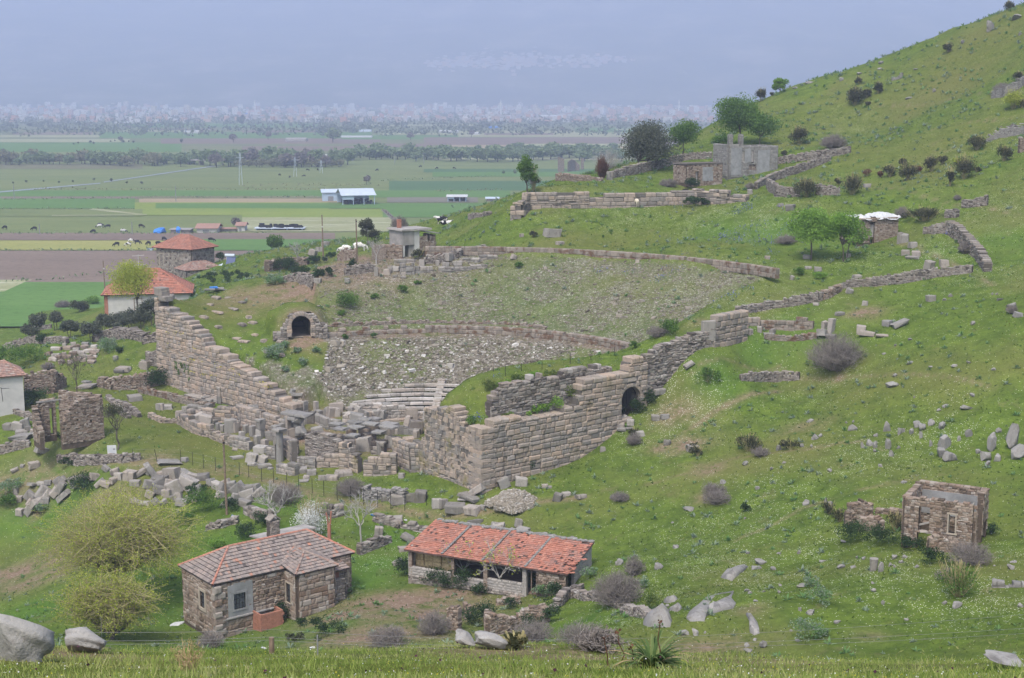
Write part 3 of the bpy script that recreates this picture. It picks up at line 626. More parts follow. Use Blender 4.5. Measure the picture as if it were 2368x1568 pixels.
# ------------------------------------------------------------------ left retaining wall
def left_wall():
    c = crop(500, 1050, 2.851); L = [(372,684)]+[c(*q) for q in ((345,300),(420,305),(530,370),(690,480),(720,530),(830,680),(1040,790),(1070,850),(1270,965),(1370,1040),(1530,1160),(1590,1215))]+[(676,935)]
    ft = prof(PL, PA, L); e = empty('retaining_wall', (*PL, -36.2), 'tall pinkish grey ashlar retaining wall stepping down beside the tunnel arch', 'wall', 'theatre retaining walls')
    mb = MB(); masonry(mb, [PL, PA], -35.9, ft, 1.5, openings=(), ragged=.12, drop=.9, rnd=(.25, 1), **A_)
    o = mb.build('wall_face', MATS['ashlar'], e, loc=(*PL, -36.2)); o.location = (0, 0, 0)
    mb = MB(); q = PL+(.9, 3.2); masonry(mb, [PL+(.45,.1), q], -35.9, lambda s: -24.6-.3*s, 1.3, ragged=.2, drop=.9, rnd=(.45, .9), **A_)
    for s, z, h in ((.2,-24.3,.32),(1.,-24.9,.3),(.1,-23.9,.3)): p = along(PL, PA, s+.5); mb.boxes([(p[0], p[1], z)], [(.9-.1*s, .6, h)], math.atan2(*(PA-PL)[::-1]), .05, .04)
    o = mb.build('corner_blocks', MATS['ashlar'], e, loc=(*PL, -36.2)); o.location = (0, 0, 0)
    # ledges of laid stone half buried in the turf behind the wall
    for i, (px, py, wd) in enumerate([(500,722,40),(540,715,26),(560,700,20),(470,735,22),(505,758,20),(560,752,26),(585,748,22),(548,783,20),(565,790,30),(590,775,16),(620,815,26),(650,822,20),(500,690,26),(530,690,22),(610,790,14),(648,790,14),(575,735,14),(486,705,16)]):
        P = G(px, py, 100); mb = MB(); a = rng.normal()*.15-.7; s_ = wd*depthw(P)/FP/2
        for k in range(rng.integers(1, 3)): mb.boxes([P+(0, 0, .02+.14*k)], [(s_*(1-.25*k), .3, .12)], a, .2, .03)
        rep(mb.build('ledge_stone', MATS['ashlar'], loc=tuple(P)), px, py, 'flat grey stone lying in the mown turf bank', ['the dark tunnel arch'], 'stone', 'flat stones in the turf bank')
left_wall()
# ------------------------------------------------------------------ tunnel on the left
def tunnel():
    u, v = _u, _v; base = ARCH[2]-.05; e = empty('tunnel_arch', ARCH, 'round headed dark tunnel mouth with a ring of grey arch stones in the turf bank', 'arch')
    A, B = ARCH[:2]-u*3.4, ARCH[:2]+u*3.2; cs = 3.4; r = 1.17; zs = base+1.42
    def par(mb, nm, mat): o = mb.build(nm, MATS[mat], e, loc=tuple(ARCH)); o.location = (0, 0, 0); return o
    for p0, p1, o0 in ((A, along(A, B, cs), 0), (along(A, B, cs), B, cs)):
      mb = MB(); masonry(mb, [p0, p1], base, lambda s, o0=o0: float(np.interp(s+o0, [0,.6,1.4,2.2,5.0,5.6,6.6], [.5+base,.8+base,1.5+base,2.9+base,2.9+base,1.9+base,1.0+base])), .8, (.3,.7), (.18,.3), [(a-o0, b-o0, c, d) for a, b, c, d in archholes(cs, zs, r+.36, base-.4)], .14, .03, .1); par(mb, 'side_wall', 'rubble')
    mb = MB(); voussoirs(mb, A, B, cs, zs, r, r+.42, .95, 15)
    for sg in (-1, 1):
        for k in range(3): p = along(A, B, cs+sg*(r+.25)); mb.boxes([(p[0], p[1], base+.24+.47*k)], [(.27+.05*(k%2), .5, .23)], AD, .05, .04)
    par(mb, 'arch_ring', 'ashlar'); mb = MB(); vault(mb, A, B, cs, zs, r+.02, base-.1, 12.); par(mb, 'vault', 'ashlar')
tunnel()
# ------------------------------------------------------------------ right retaining wall with the gate
def right_wall():
    c4, c5 = crop(1500,1250,2.614), crop(2100,1100,2.614)
    e = empty('retaining_wall', (*PR, -36.2), 'massive brown grey ashlar retaining wall with the barred gate at its far end', 'wall', 'theatre retaining walls')
    def par(mb, nm, mat, pa=e): o = mb.build(nm, MATS[mat], pa, loc=(*PR, -36.2)); o.location = (0, 0, 0); return o
    A, B = OUT[0], OUT[1]
    L = [c4(*q) for q in ((720,935),(858,930),(870,842),(1100,830),(1480,760),(1640,715),(1700,650),(1760,470),(2040,440))]+[c5(*q) for q in ((450,800),(645,722),(652,650),(1060,600))]
    ft = prof(A, B, L); Lw = np.linalg.norm(B-A); d = (B-A)/Lw
    s0, _ = vplane(A, B, 1427, 920); s1, zb = vplane(A, B, 1471, 955); cs = (s0+s1)/2; r = (s1-s0)/2; _, zt = vplane(A, B, 1448, 893); zs = zt-r
    gz = lambda s: h1(*(A+d*s+np.array([d[1], -d[0]])*.8))
    mb = MB(); masonry(mb, [A, B], lambda s: gz(s)-.15, ft, 1.3, openings=archholes(cs, zs, r+.33, zb-.3), ragged=.12, drop=1.2, rnd=(.2, 1), **{**A_, 'sw': (.5,1.5)}); par(mb, 'outer_face', 'ashlar')
    mb = MB(); voussoirs(mb, A, B, cs, zs, r, r+.36, 1.36, 11)
    for sg in (-1, 1):
        z = zb-.2
        while z < zs: p = along(A, B, cs+sg*(r+.2)); h = .26; mb.boxes([(p[0], p[1], z+h)], [(.22, .68, h)], math.atan2(d[1], d[0]), .04, .03); z += 2*h
    par(mb, 'arch_ring', 'ashlar'); mb = MB(); vault(mb, A, B, cs, zs, r+.02, zb-.3, 7.); par(mb, 'vault', 'rubble')
    mb = MB(); st = []
    for u in np.linspace(-r*.95, r*.95, 13): st.append([(*(A+d*(cs+u)), zb-.2), (*(A+d*(cs+u)), zs+math.sqrt(max(.01, r*r-u*u))-.02)])
    for z in (zb+.15, zb+.75, zb+1.3): st.append([(*(A+d*(cs-r)), z), (*(A+d*(cs+r)), z)])
    mb.sticks(np.array(st), .016, 4, .5); n = 14
    mb.sticks([[(*(A+d*(cs-(r-.03)*math.cos(math.pi*i/n))), zs+(r-.03)*math.sin(math.pi*i/n)) for i in range(n+1)]], .035, 4, .5)
    mb.sticks([[(*(A+d*cs), zb-.2), (*(A+d*cs), zs+r)]], .04, 4, .5)
    g = par(mb, 'gate', 'iron'); g['label'] = 'rusty black iron double gate of thin bars'
    # upper tier set back on the ledge
    nrm = np.array([-d[1], d[0]]); A2, B2 = A+nrm*1.05, B+nrm*1.0
    ft2 = prof(A2, B2, [c4(*q) for q in ((935,505),(1240,450),(1250,402),(1540,425),(1585,345),(2090,312))]); i0, _ = vplane(A2, B2, *c4(860,640)); i1, _ = vplane(A2, B2, *c4(2050,330))
    mb = MB(); masonry(mb, [along(A2, B2, i0), along(A2, B2, i1)], lambda s: ft(s+i0)-.3, lambda s: ft2(s+i0) if s > 1.3 else ft2(i0+1.4)-1.6+s*1.1, .8, (.35,.9), (.25,.45), (), .14, .05, .15, thin=.3, drop=.2)
    o = par(mb, 'upper_tier', 'rubble')
    # inner face towards the stage
    _i = (PB-PR)/np.linalg.norm(PB-PR); A3, B3 = PR+d*.68-_i*.5, PB+d*.68; ft3 = prof(A3, B3, [c4(*q) for q in ((730,940),(560,700),(440,735),(410,760))])
    mb = MB(); masonry(mb, [A3, B3], -36.3, ft3, 1.4, ragged=.12, drop=.9, rnd=(.2, 1), **{**A_, 'sw': (.35,.9), 'sh': (.36,.5)}); par(mb, 'inner_face', 'ashlar_moss')
    mb = MB(); z = -36.8; k = 0; zc = ft(.3)
    while z < zc-.2:
        h = rng.uniform(.19,.3); p = A+d*(.8 if k % 2 else .57)+nrm*(-.06 if k % 2 else .27); mb.boxes([(*p, z+h)], [((.85 if k % 2 else .62), (.62 if k % 2 else .95), h*.96)], math.atan2(d[1], d[0]), .03, .05, rng.uniform(.3,1)); z += 2*h; k += 1
    par(mb, 'corner_quoin', 'ashlar')
    B4 = B3+(B3-A3)/np.linalg.norm(B3-A3)*3.4
    mb = MB(); masonry(mb, [B3, B4], -36.3, lerpf([0,.6,2.,3.4], [-32.,-33.6,-33.9,-34.8]), 1.2, ragged=.2, drop=.9, **{**A_, 'sw': (.4,.9)}); par(mb, 'low_end', 'ashlar_moss')
    # the run that climbs from the gate to the corner blocks
    P = [OUT[1], OUT[2], OUT[3], OUT[4]]
    top = [W(1545,818,144.)[2], W(1560,792,145.6)[2], W(1602,773,146.9)[2], W(1632,758,148.4)[2]]
    Ls = np.r_[0, np.cumsum([np.linalg.norm(P[i+1]-P[i]) for i in range(3)])]
    mb = MB(); masonry(mb, P, lambda s: float(np.interp(s, Ls, [h1(q[0]+.6, q[1]-.8) for q in P])), lerpf(Ls, top), .8, (.3,.8), (.16,.36), (), .2, .04, .15, thin=.3)
    tag(mb.build('field_wall', MATS['rubble'], loc=(*P[0], top[0])), 'rough rubble wall climbing from above the barred gate', 'wall')
    P = [OUT[4], OUT[5]]; z = [h1(q[0]+.6, q[1]-.8) for q in P]
    mb = MB(); masonry(mb, [OUT[4]+(-.3,-.2), OUT[5]], lerpf([0,5.], z), lerpf([0,1.2,2.,5.6], [W(1650,760,149)[2], W(1662,725,150)[2], W(1662,724,150)[2], W(1720,717,152.6)[2]]), 1., ragged=0, drop=.5, **{**A_, 'sw': (.7,1.3), 'sh': (.5,.7)})
    tag(mb.build('ashlar_wall', MATS['ashlar'], loc=(*P[0], z[0])), 'short stretch of squared block wall where the drystone wall meets the theatre', 'wall')
    P = W(1638,785,147.8); mb = MB(); mb.boxes([P+(0,0,.9)], [(.75,.22,1.05)], .35, .05, .03); rep(mb.build('stone_slab', MATS['blocks'], loc=tuple(P)), 1638, 775, 'tall slab standing against the climbing wall', None, 'slab')
    # blue flowers and grass on the ledge
    return A, B, ft, d, nrm
RW = right_wall()
# ------------------------------------------------------------------ walls and seats of the cavea
def arc(r, a0, a1, n=60): return [C0+r*np.array([math.cos(R(a)), math.sin(R(a))]) for a in np.linspace(a0, a1, n)]
mb = MB(); P = arc(28.0, 120, 26, 80); Lr = 28*R(94)
masonry(mb, P, lambda s: -28.95, lambda s: -27.75+.12*math.sin(s*2.3)+(.1 if s > 14 else -.25), .7, (.55,.95), (.44,.6), (), .05, .04, .1, rnd=(0,1), skip=.03)
masonry(mb, arc(28.9, 118, 60, 50), lambda s: -28, lambda s: -27.25+.1*math.sin(s*3), .5, (.25,.5), (.14,.22), (), .2, .03, .15)
tag(mb.build('passage_wall', MATS['rustwall'], loc=(*P[0], -29)), 'low curved block wall along the passage halfway up the theatre seats', 'wall')
mb = MB(); P = arc(46.6, 92, 26.5, 80)
masonry(mb, P, lambda s: -20.7, lambda s: -19.7+.12*math.sin(s*1.7)+.15*math.sin(s*.6), .6, (.5,1.3), (.5,.75), (), .06, .04, .2, skip=.02)
tag(mb.build('rim_wall', MATS['rustwall'], loc=(*P[0], -20)), 'low curved block wall round the top rim of the theatre', 'wall')
def seats():
    e = empty('seat_tier', (*C0, -36.), 'curved rows of worn pale stone seats at the foot of the theatre bowl', 'seating')
    def par(mb, nm, mat): o = mb.build(nm, MATS[mat], e, loc=(*C0, -36.)); o.location = (0, 0, 0)
    for k, (r, a0, a1) in enumerate([(13.9,130,40),(14.8,126,38),(15.7,121,36),(16.6,114,36),(17.5,107,36),(18.4,98,36)]):
        mb = MB(); z = -35.18+.36*k; a = a0
        while a > a1:
            st = rng.uniform(3, 6.5); m = R(a-st/2)
            if True:
                c = C0+r*np.array([math.cos(m), math.sin(m)]); mb.boxes([(*c, z)], [(R(st)*r/2*.97, .3, .13)], m+math.pi/2+rng.normal()*.02, .12, .03)
            a -= st
        par(mb, 'seat_row', 'marble')
    mb = MB()
    for k in range(12): r = 13.7+k*.52; m = R(84.5); c = C0+r*np.array([math.cos(m), math.sin(m)]); mb.boxes([(*c, -35.3+.21*k)], [(.42, .3, .14)], m+math.pi/2, .08, .02)
    par(mb, 'stair', 'marble')
    mb = MB(); masonry(mb, arc(12.9, 125, 35, 60), lambda s: -36.4, lambda s: -35.25, .6, (.5,1.), (.45,.6), (), .06, .04, .15); masonry(mb, arc(12.2, 118, 40, 60), lambda s: -36.4, lambda s: -36.0, .7, (.8,1.4), (.2,.3), (), .06, .03, .05)
    par(mb, 'podium', 'ashlar')
seats()
# loose stone over the collapsed seating (nobody could count it)
def scree():
    mb = MB(); n = 30000; a = np.radians(rng.uniform(28, 127, n*2)); r = np.sqrt(rng.uniform(14**2, 46**2, n*2)); x, y = C0[0]+r*np.cos(a), C0[1]+r*np.sin(a)
    _, _, m = cavea_mask(x, y); k = m & (rng.random(len(r)) < np.clip(.12+1.25*(vnoise(x/4.2, y/4.2)*1.1+.5+vnoise(x/1.3, y/1.3)*.5), .05, 1)) & ~inpoly(x, y, QR) & (~inpoly(x, y, QL) | (y+x*.3 < 158)) & ((r < 26.5) | (rng.random(len(r)) < .3)) & ~((r > 26.4) & (r < 29)) & ((r > 18.8) | (rng.random(len(r)) < .12)); x, y, r = x[k][:n], y[k][:n], r[k][:n]
    low = r < 26.5; s_ = np.where(low, .066, .048)*np.exp(rng.normal(size=len(x))*.6); h = np.stack([s_, s_*rng.uniform(.5, 1, len(x)), s_*rng.uniform(.25, .6, len(x))], 1)
    rn = np.where(low, rng.random(len(x))**.9, rng.random(len(x))*.62+.1); mb.boxes(np.stack([x, y, H(x, y)+.03], 1), h, rng.random(len(x))*6.3, .35, 0, rn)
    o = mb.build('scree', MATS['scree']); o['kind'] = 'stuff'; tag(o, 'loose broken stone strewn over the collapsed theatre seating', 'rubble')
m, nt, b = newmat('scree'); c = ramp(nt, [(0,(.10,.083,.06)),(.4,(.20,.175,.135)),(.8,(.28,.25,.205)),(.94,(.39,.365,.325)),(1,(.62,.60,.56))], rndattr(nt)); nt.links.new(c, b.inputs['Base Color'])
scree()
# ------------------------------------------------------------------ building kit
def tilemat(name, cols, moss=.3):
    m, nt, b = newmat(name); p = wpos(nt); c = ramp(nt, cols, rndattr(nt))
    c = mix(nt, c, (.17,.155,.14), mapr(nt, noise(nt, 1.1, 6, .7, p), .48, .62, 0, moss)); c = mix(nt, c, (.05,.04,.035), mapr(nt, noise(nt, 5, 4, .7, p), .58, .72, 0, .5))
    nt.links.new(c, b.inputs['Base Color'])
tilemat('tile_grey', [(0,(.06,.05,.045)),(.06,(.16,.13,.115)),(.5,(.235,.195,.17)),(.9,(.27,.21,.175)),(.96,(.31,.165,.115)),(1,(.36,.17,.11))], .45)
tilemat('tile_red', [(0,(.10,.06,.05)),(.05,(.29,.125,.085)),(.8,(.37,.15,.10)),(1,(.41,.20,.14))], .38)
tilemat('tile_bright', [(0,(.25,.115,.08)),(1,(.37,.17,.12))], .25)
tilemat('tile_old', [(0,(.22,.14,.11)),(.6,(.33,.19,.14)),(1,(.30,.25,.21))], .4)
plain('mortar', (.17,.125,.095), .95, .35, 2.); plain('plaster', (.33,.285,.225), .9, .14, .8); plain('grey_plaster', (.225,.225,.22), .9, .25, 1.2); plain('concrete', (.27,.25,.225), .9, .25, .8); plain('white_wall', (.42,.405,.375), .85, .15, .7)
plain('wood', (.17,.125,.09), .9, .4, 6.); plain('grey_wood', (.27,.25,.225), .9, .3, 5.); plain('brick', (.30,.14,.095), .9, .2, 3.); plain('pane', (.10,.11,.115), .35, .3, 2.); plain('blue_sheet', (.05,.20,.55), .6, .1, 2.)
plain('tin', (.45,.50,.55), .5, .08, .5); plain('tin_wall', (.34,.42,.50), .6, .08, .3); plain('straw', (.40,.31,.17), 1, .35, 5.); plain('white_sheet', (.45,.45,.44), .7, .1, 3.); plain('steel', (.2,.2,.2), .5, .2, 2.); plain('teal', (.16,.32,.33), .7, .2, 2.); plain('solar', (.03,.05,.13), .25, .1, 1.)
def roof(mb, a, b, c, d, tw=.24, th=.34, thick=.05, wave=.0, miss=0., rnd=None, base=True, mat=0):
    'tiles from the eave a-b up to the ridge d-c (3-D points)'
    a, b, c, d = [np.array(q, float) for q in (a, b, c, d)]; hgt = np.linalg.norm((d+c-a-b)/2); n = max(2, int(round(hgt/th)))
    nrm = np.cross(b-a, d-a); nrm /= np.linalg.norm(nrm); nrm = nrm if nrm[2] > 0 else -nrm
    C, Hh, M, Rn = [], [], [], []
    for j in range(n):
        t = (j+.5)/n; p, q = a+(d-a)*t, b+(c-b)*t; L = np.linalg.norm(q-p); k = max(1, int(round(L/tw)))
        if L < .12: continue
        u = (q-p)/L; v = np.cross(nrm, u); tilt = np.array(Matrix.Rotation(R(5), 3, Vector(u)))
        v2, n2 = v, nrm
        for i in range(k):
            if miss and rng.random() < miss: continue
            pos = p+u*L*(i+.5)/k+nrm*(.035+.03*(i % 2)*0+rng.normal()*.008+wave*math.sin(i*.5+j*.3))
            C.append(pos-v*.0); Hh.append((L/k/2*.96, hgt/n/2*.86, thick/2)); M.append(np.stack([u, v2-n2*.09, n2+v2*.09], 1)); Rn.append(rng.random())
    mb.boxes(C, Hh, rot=np.array(M), jit=.1, rnd=Rn if rnd is None else np.clip(np.array(Rn)*(rnd[1]-rnd[0])+rnd[0], 0, 1), mat=mat)
    if base:
        V = np.array([a, b, c, d]); mb.add(np.r_[V-nrm*.02, V-nrm*.1], [(0,1,2,3),(7,6,5,4),(0,4,5,1),(1,5,6,2),(2,6,7,3),(3,7,4,0)], .0, mat)
def ridge(mb, a, b, r=.1, rnd=(.85, 1), mat=0):
    a, b = np.array(a, float), np.array(b, float); n = max(2, int(np.linalg.norm(b-a)/.38)); 
    for i in range(n): p = a+(b-a)*(i+.03)/n; q = a+(b-a)*(i+.97)/n; mb.sticks([[p+(0,0,.05), q+(0,0,.05)]], [[r*1.05, r*.92]], 6, rng.uniform(*rnd), mat)
def window(parent, x0, x1, z0, z1, y, axis=0, bars=4, fmat='grey_plaster', pmat='pane', sur=.16, sill=True, depth=.12, sgn=-1):
    'window in a local wall; axis 0: wall along x at y; axis 1: wall along y at x=y; sgn: outward'
    def T(mb, a, b, **k):
        a, b = np.array(a, float), np.array(b, float)
        if axis: a, b = a[[1,0,2]], b[[1,0,2]]
        mb.box(np.minimum(a, b), np.maximum(a, b), **k)
    mb = MB(); o = sgn
    T(mb, (x0-sur, y-.02*o, z0-sur), (x0, y+.07*o, z1+sur)); T(mb, (x1, y-.02*o, z0-sur), (x1+sur, y+.07*o, z1+sur)); T(mb, (x0, y-.02*o, z1), (x1, y+.07*o, z1+sur)); T(mb, (x0, y-.02*o, z0-sur), (x1, y+.09*o, z0))
    wdw = mb.build('window', MATS[fmat], parent)
    mb = MB(); T(mb, (x0, y-depth*o, z0), (x1, y-depth*o-.03*o, z1)); mb.build('pane', MATS[pmat], wdw)
    if bars:
        mb = MB()
        for i in range(bars+1): q = x0+(x1-x0)*i/bars; T(mb, (q-.015, y-.03*o, z0), (q+.015, y-.0*o, z1))
        for t in (.33, .66): T(mb, (x0, y-.035*o, z0+(z1-z0)*t-.015), (x1, y-.005*o, z0+(z1-z0)*t+.015))
        mb.build('bar_grille', MATS['iron'], wdw)
    return wdw
def slab(mb, a, b, thick=.1, rnd=.5): mb.box(a, b, rnd)
# ------------------------------------------------------------------ the hip roofed stone house
def near_house():
    o = W(500, 1467, 105); rz = math.atan2(.62, .785); z0 = o[2]
    e = empty('stone_house', o, 'stone house with grey hip tiles, barred windows and an orange brick lean-to below', 'house', rz=rz)
    L, D, Hh = 12.1, 5.2, 4.15; B = dict(thick=.5, sw=(.2,.75), sh=(.14,.4), jit=.13, pillow=.03, drop=1.2)
    w1, w2 = (1.45, 2.45, 1.75, 3.0), (10.95, 11.75, 1.7, 3.05)
    mb = MB(); masonry(mb, [(0,0), (6.2,0)], 0, Hh-.02, openings=[(1.2,2.7,1.3,3.45)], **B); masonry(mb, [(9.4,0), (L,0)], 1., Hh-.02, openings=[w2[:2]+w2[2:]], rnd=(.4,1), **{**B, 'drop': .6}); 
    masonry(mb, [(0,D), (0,0)], 0, Hh-.02, openings=[(3.2,4.0,1.75,3.1)], **B); masonry(mb, [(L,0), (L,D)], 1., Hh-.02, **{**B, 'drop': .6}); masonry(mb, [(L,D), (0,D)], 1, Hh-.02, **{**B, 'drop': .8})
    for q in [(.12,-.06)]:                                      # big corner quoins
        z = -.6
        for k in range(12): 
            if z > Hh-.3: break
            h = rng.uniform(.2,.3); mb.boxes([(q[0]+(.1 if k%2 else -.04), q[1]+(-.02 if k%2 else .1), z+h)], [((.5,.3,h*.95) if k%2 else (.3,.5,h*.95))], 0, .06, .03, rnd=rng.uniform(.75,1)); z += 2*h
    wl = mb.build('wall', MATS['brownstone'], e)
    # bay that steps forward
    bx0, bx1, by = 6.2, 9.4, -1.9; mb = MB(); masonry(mb, [(bx0,0), (bx0,by)], 0, Hh-.1, openings=[(.55,1.25,1.5,3.1)], rnd=(.3,1), **B); masonry(mb, [(bx0,by), (bx1,by)], .2, Hh-.1, rnd=(.35,1), **{**B, 'sw': (.4,.95), 'sh': (.3,.5)}); masonry(mb, [(bx1,by), (bx1,0)], .7, Hh-.1, **B)
    mb.build('bay', MATS['brownstone'], e)
    mb = MB(); masonry(mb, [(bx1+.1,-1.1), (bx1+1.5,-1.1)], .8, 2.6, rnd=(.1,.7), **B); masonry(mb, [(bx1+1.5,-1.1), (bx1+1.5,0)], .9, 2.2, **B); mb.build('porch', MATS['rubble'], e)
    mb = MB(); mb.box((bx1+.05,-.65,2.5), (bx1+1.35,-.3,3.35)); mb.build('brick_infill', MATS['brick'], e)
    # plaster patch round the first window, string course
    mb = MB(); mb.box((.95,-.3,1.25), (3.1,-.262,3.9)); 
    p = MB(); 
    for a, b in (((.95,-.31,1.15),(1.45,-.26,3.75)), ((2.45,-.31,1.15),(3.1,-.26,3.85)), ((1.45,-.31,1.15),(2.45,-.26,1.75)), ((1.45,-.31,3.0),(2.45,-.26,3.85))): p.box(a, b)
    p.build('plaster_patch', MATS['grey_plaster'], e)
    p = MB(); p.boxes([(3.3,-.33,1.12)], [(2.9,.07,.07)], 0, .02, .02); p.build('ledge', MATS['greystone'], e)
    window(e, *w1[:2], *w1[2:], -.27, 0); window(e, *w2[:2], *w2[2:], -.26, 0, fmat='plaster', sur=.1); window(e, D-4.0, D-3.2, 1.75, 3.1, -.26, 1, 3, 'plaster', sur=.22); window(e, by+.65, by+1.35, 1.5, 3.1, bx0-.26, 1, 3, 'plaster', sur=.07)
    p = MB(); p.box((10.85,-.5,3.1), (12.0,-.2,3.45)); p.build('lintel', MATS['wood'], e)
    # roof
    ov = .38; ze, zr = Hh, Hh+1.75; x0, x1, y0, y1 = -ov, L+ov, -ov, D+ov; ra, rb = (2.6, D/2, zr), (L-2.4, D/2, zr)
    rf = MB(); roof(rf, (x0,y0,ze), (x1,y0,ze), rb, ra); roof(rf, (x0,y1,ze), (x0,y0,ze), ra, ra, rnd=(.0,.85)); roof(rf, (x1,y1,ze), (x0,y1,ze), ra, rb); roof(rf, (x1,y0,ze), (x1,y1,ze), rb, rb)
    ro = rf.build('roof', MATS['tile_grey'], e)
    rg = MB(); 
    for a, b in (((x0,y0,ze), ra), ((x0,y1,ze), ra), ((x1,y0,ze), rb), ((x1,y1,ze), rb), (ra, rb)): ridge(rg, a, b)
    rg.build('ridge_tile', MATS['tile_red'], ro)
    b0, b1, bz = bx0-ov, bx1+ov, Hh-.02; pk = ((b0+b1)/2, by+1.6, Hh+1.05); bk = ((b0+b1)/2, 1.65, Hh+1.05)
    rf = MB(); roof(rf, (b0,by-ov,bz), (b1,by-ov,bz), pk, pk, rnd=(.15,1)); roof(rf, (b0,.6,bz+.4), (b0,by-ov,bz), pk, bk); roof(rf, (b1,by-ov,bz), (b1,.6,bz+.4), bk, pk); roof(rf, (b1-.2,-1.5,Hh-.75), (b1+1.5,-1.5,Hh-.75), (b1+1.5,0,Hh-.45), (b1-.2,0,Hh-.45))
    for a, b in (((b0,by-ov,bz), pk), ((b1,by-ov,bz), pk), (pk, bk)): ridge(rf, a, b)
    rf.build('bay_roof', MATS['tile_grey'], e)
    mb = MB(); masonry(mb, [(6.9,D/2+1.3), (7.75,D/2+1.3)], Hh+.6, Hh+2.75, .7, (.2,.4), (.1,.18), drop=0, rnd=(.5,.9)); mb.boxes([(7.05,D/2+1.3,Hh+3.0),(7.6,D/2+1.3,Hh+3.0)], [(.3,.42,.04)]*2, rot=np.array([Matrix.Rotation(R(-38),3,'Y'), Matrix.Rotation(R(38),3,'Y')]), rnd=.6); mb.build('chimney', MATS['rubble'], ro)
    mb = MB(); mb.sticks([[(11.2,1.5,Hh+.6), (11.2,1.5,Hh+2.3)]], .16, 8, .5); mb.sticks([[(11.15,1.5,Hh+2.2), (10.95,1.5,Hh+3.25)], [(11.3,1.5,Hh+2.2), (11.42,1.5,Hh+3.3)]], .07, 5, .2); mb.build('flue', MATS['brick'], ro)
    mb = MB(); mb.boxes([(9.5,D+1.0,Hh+.75)], [(2.6,1.1,.06)], rot=np.array([Matrix.Rotation(R(-7),3,'X')])); mb.build('lean_to_roof', MATS['concrete'], e)
    # orange block lean-to
    q = empty('brick_coop', e.matrix_basis @ Vector((4.7,-1.15,-.6)) if False else (o[0]+4.0*math.cos(rz)+1.0*math.sin(rz), o[1]+4.0*math.sin(rz)-1.0*math.cos(rz), z0-.1), 'small orange hollow brick enclosure against the stone house wall', 'brick coop', rz=rz)
    mb = MB(); masonry(mb, [(-.9,.7), (-.9,-.55), (.95,-.55), (.95,.7)], -.6, 1.35, .14, (.3,.34), (.2,.22), jit=.03, pillow=0, drop=.3, core=0, rnd=(.3,.7)); mb.build('brick_wall', MATS['brick'], q)
    return e
near_house()
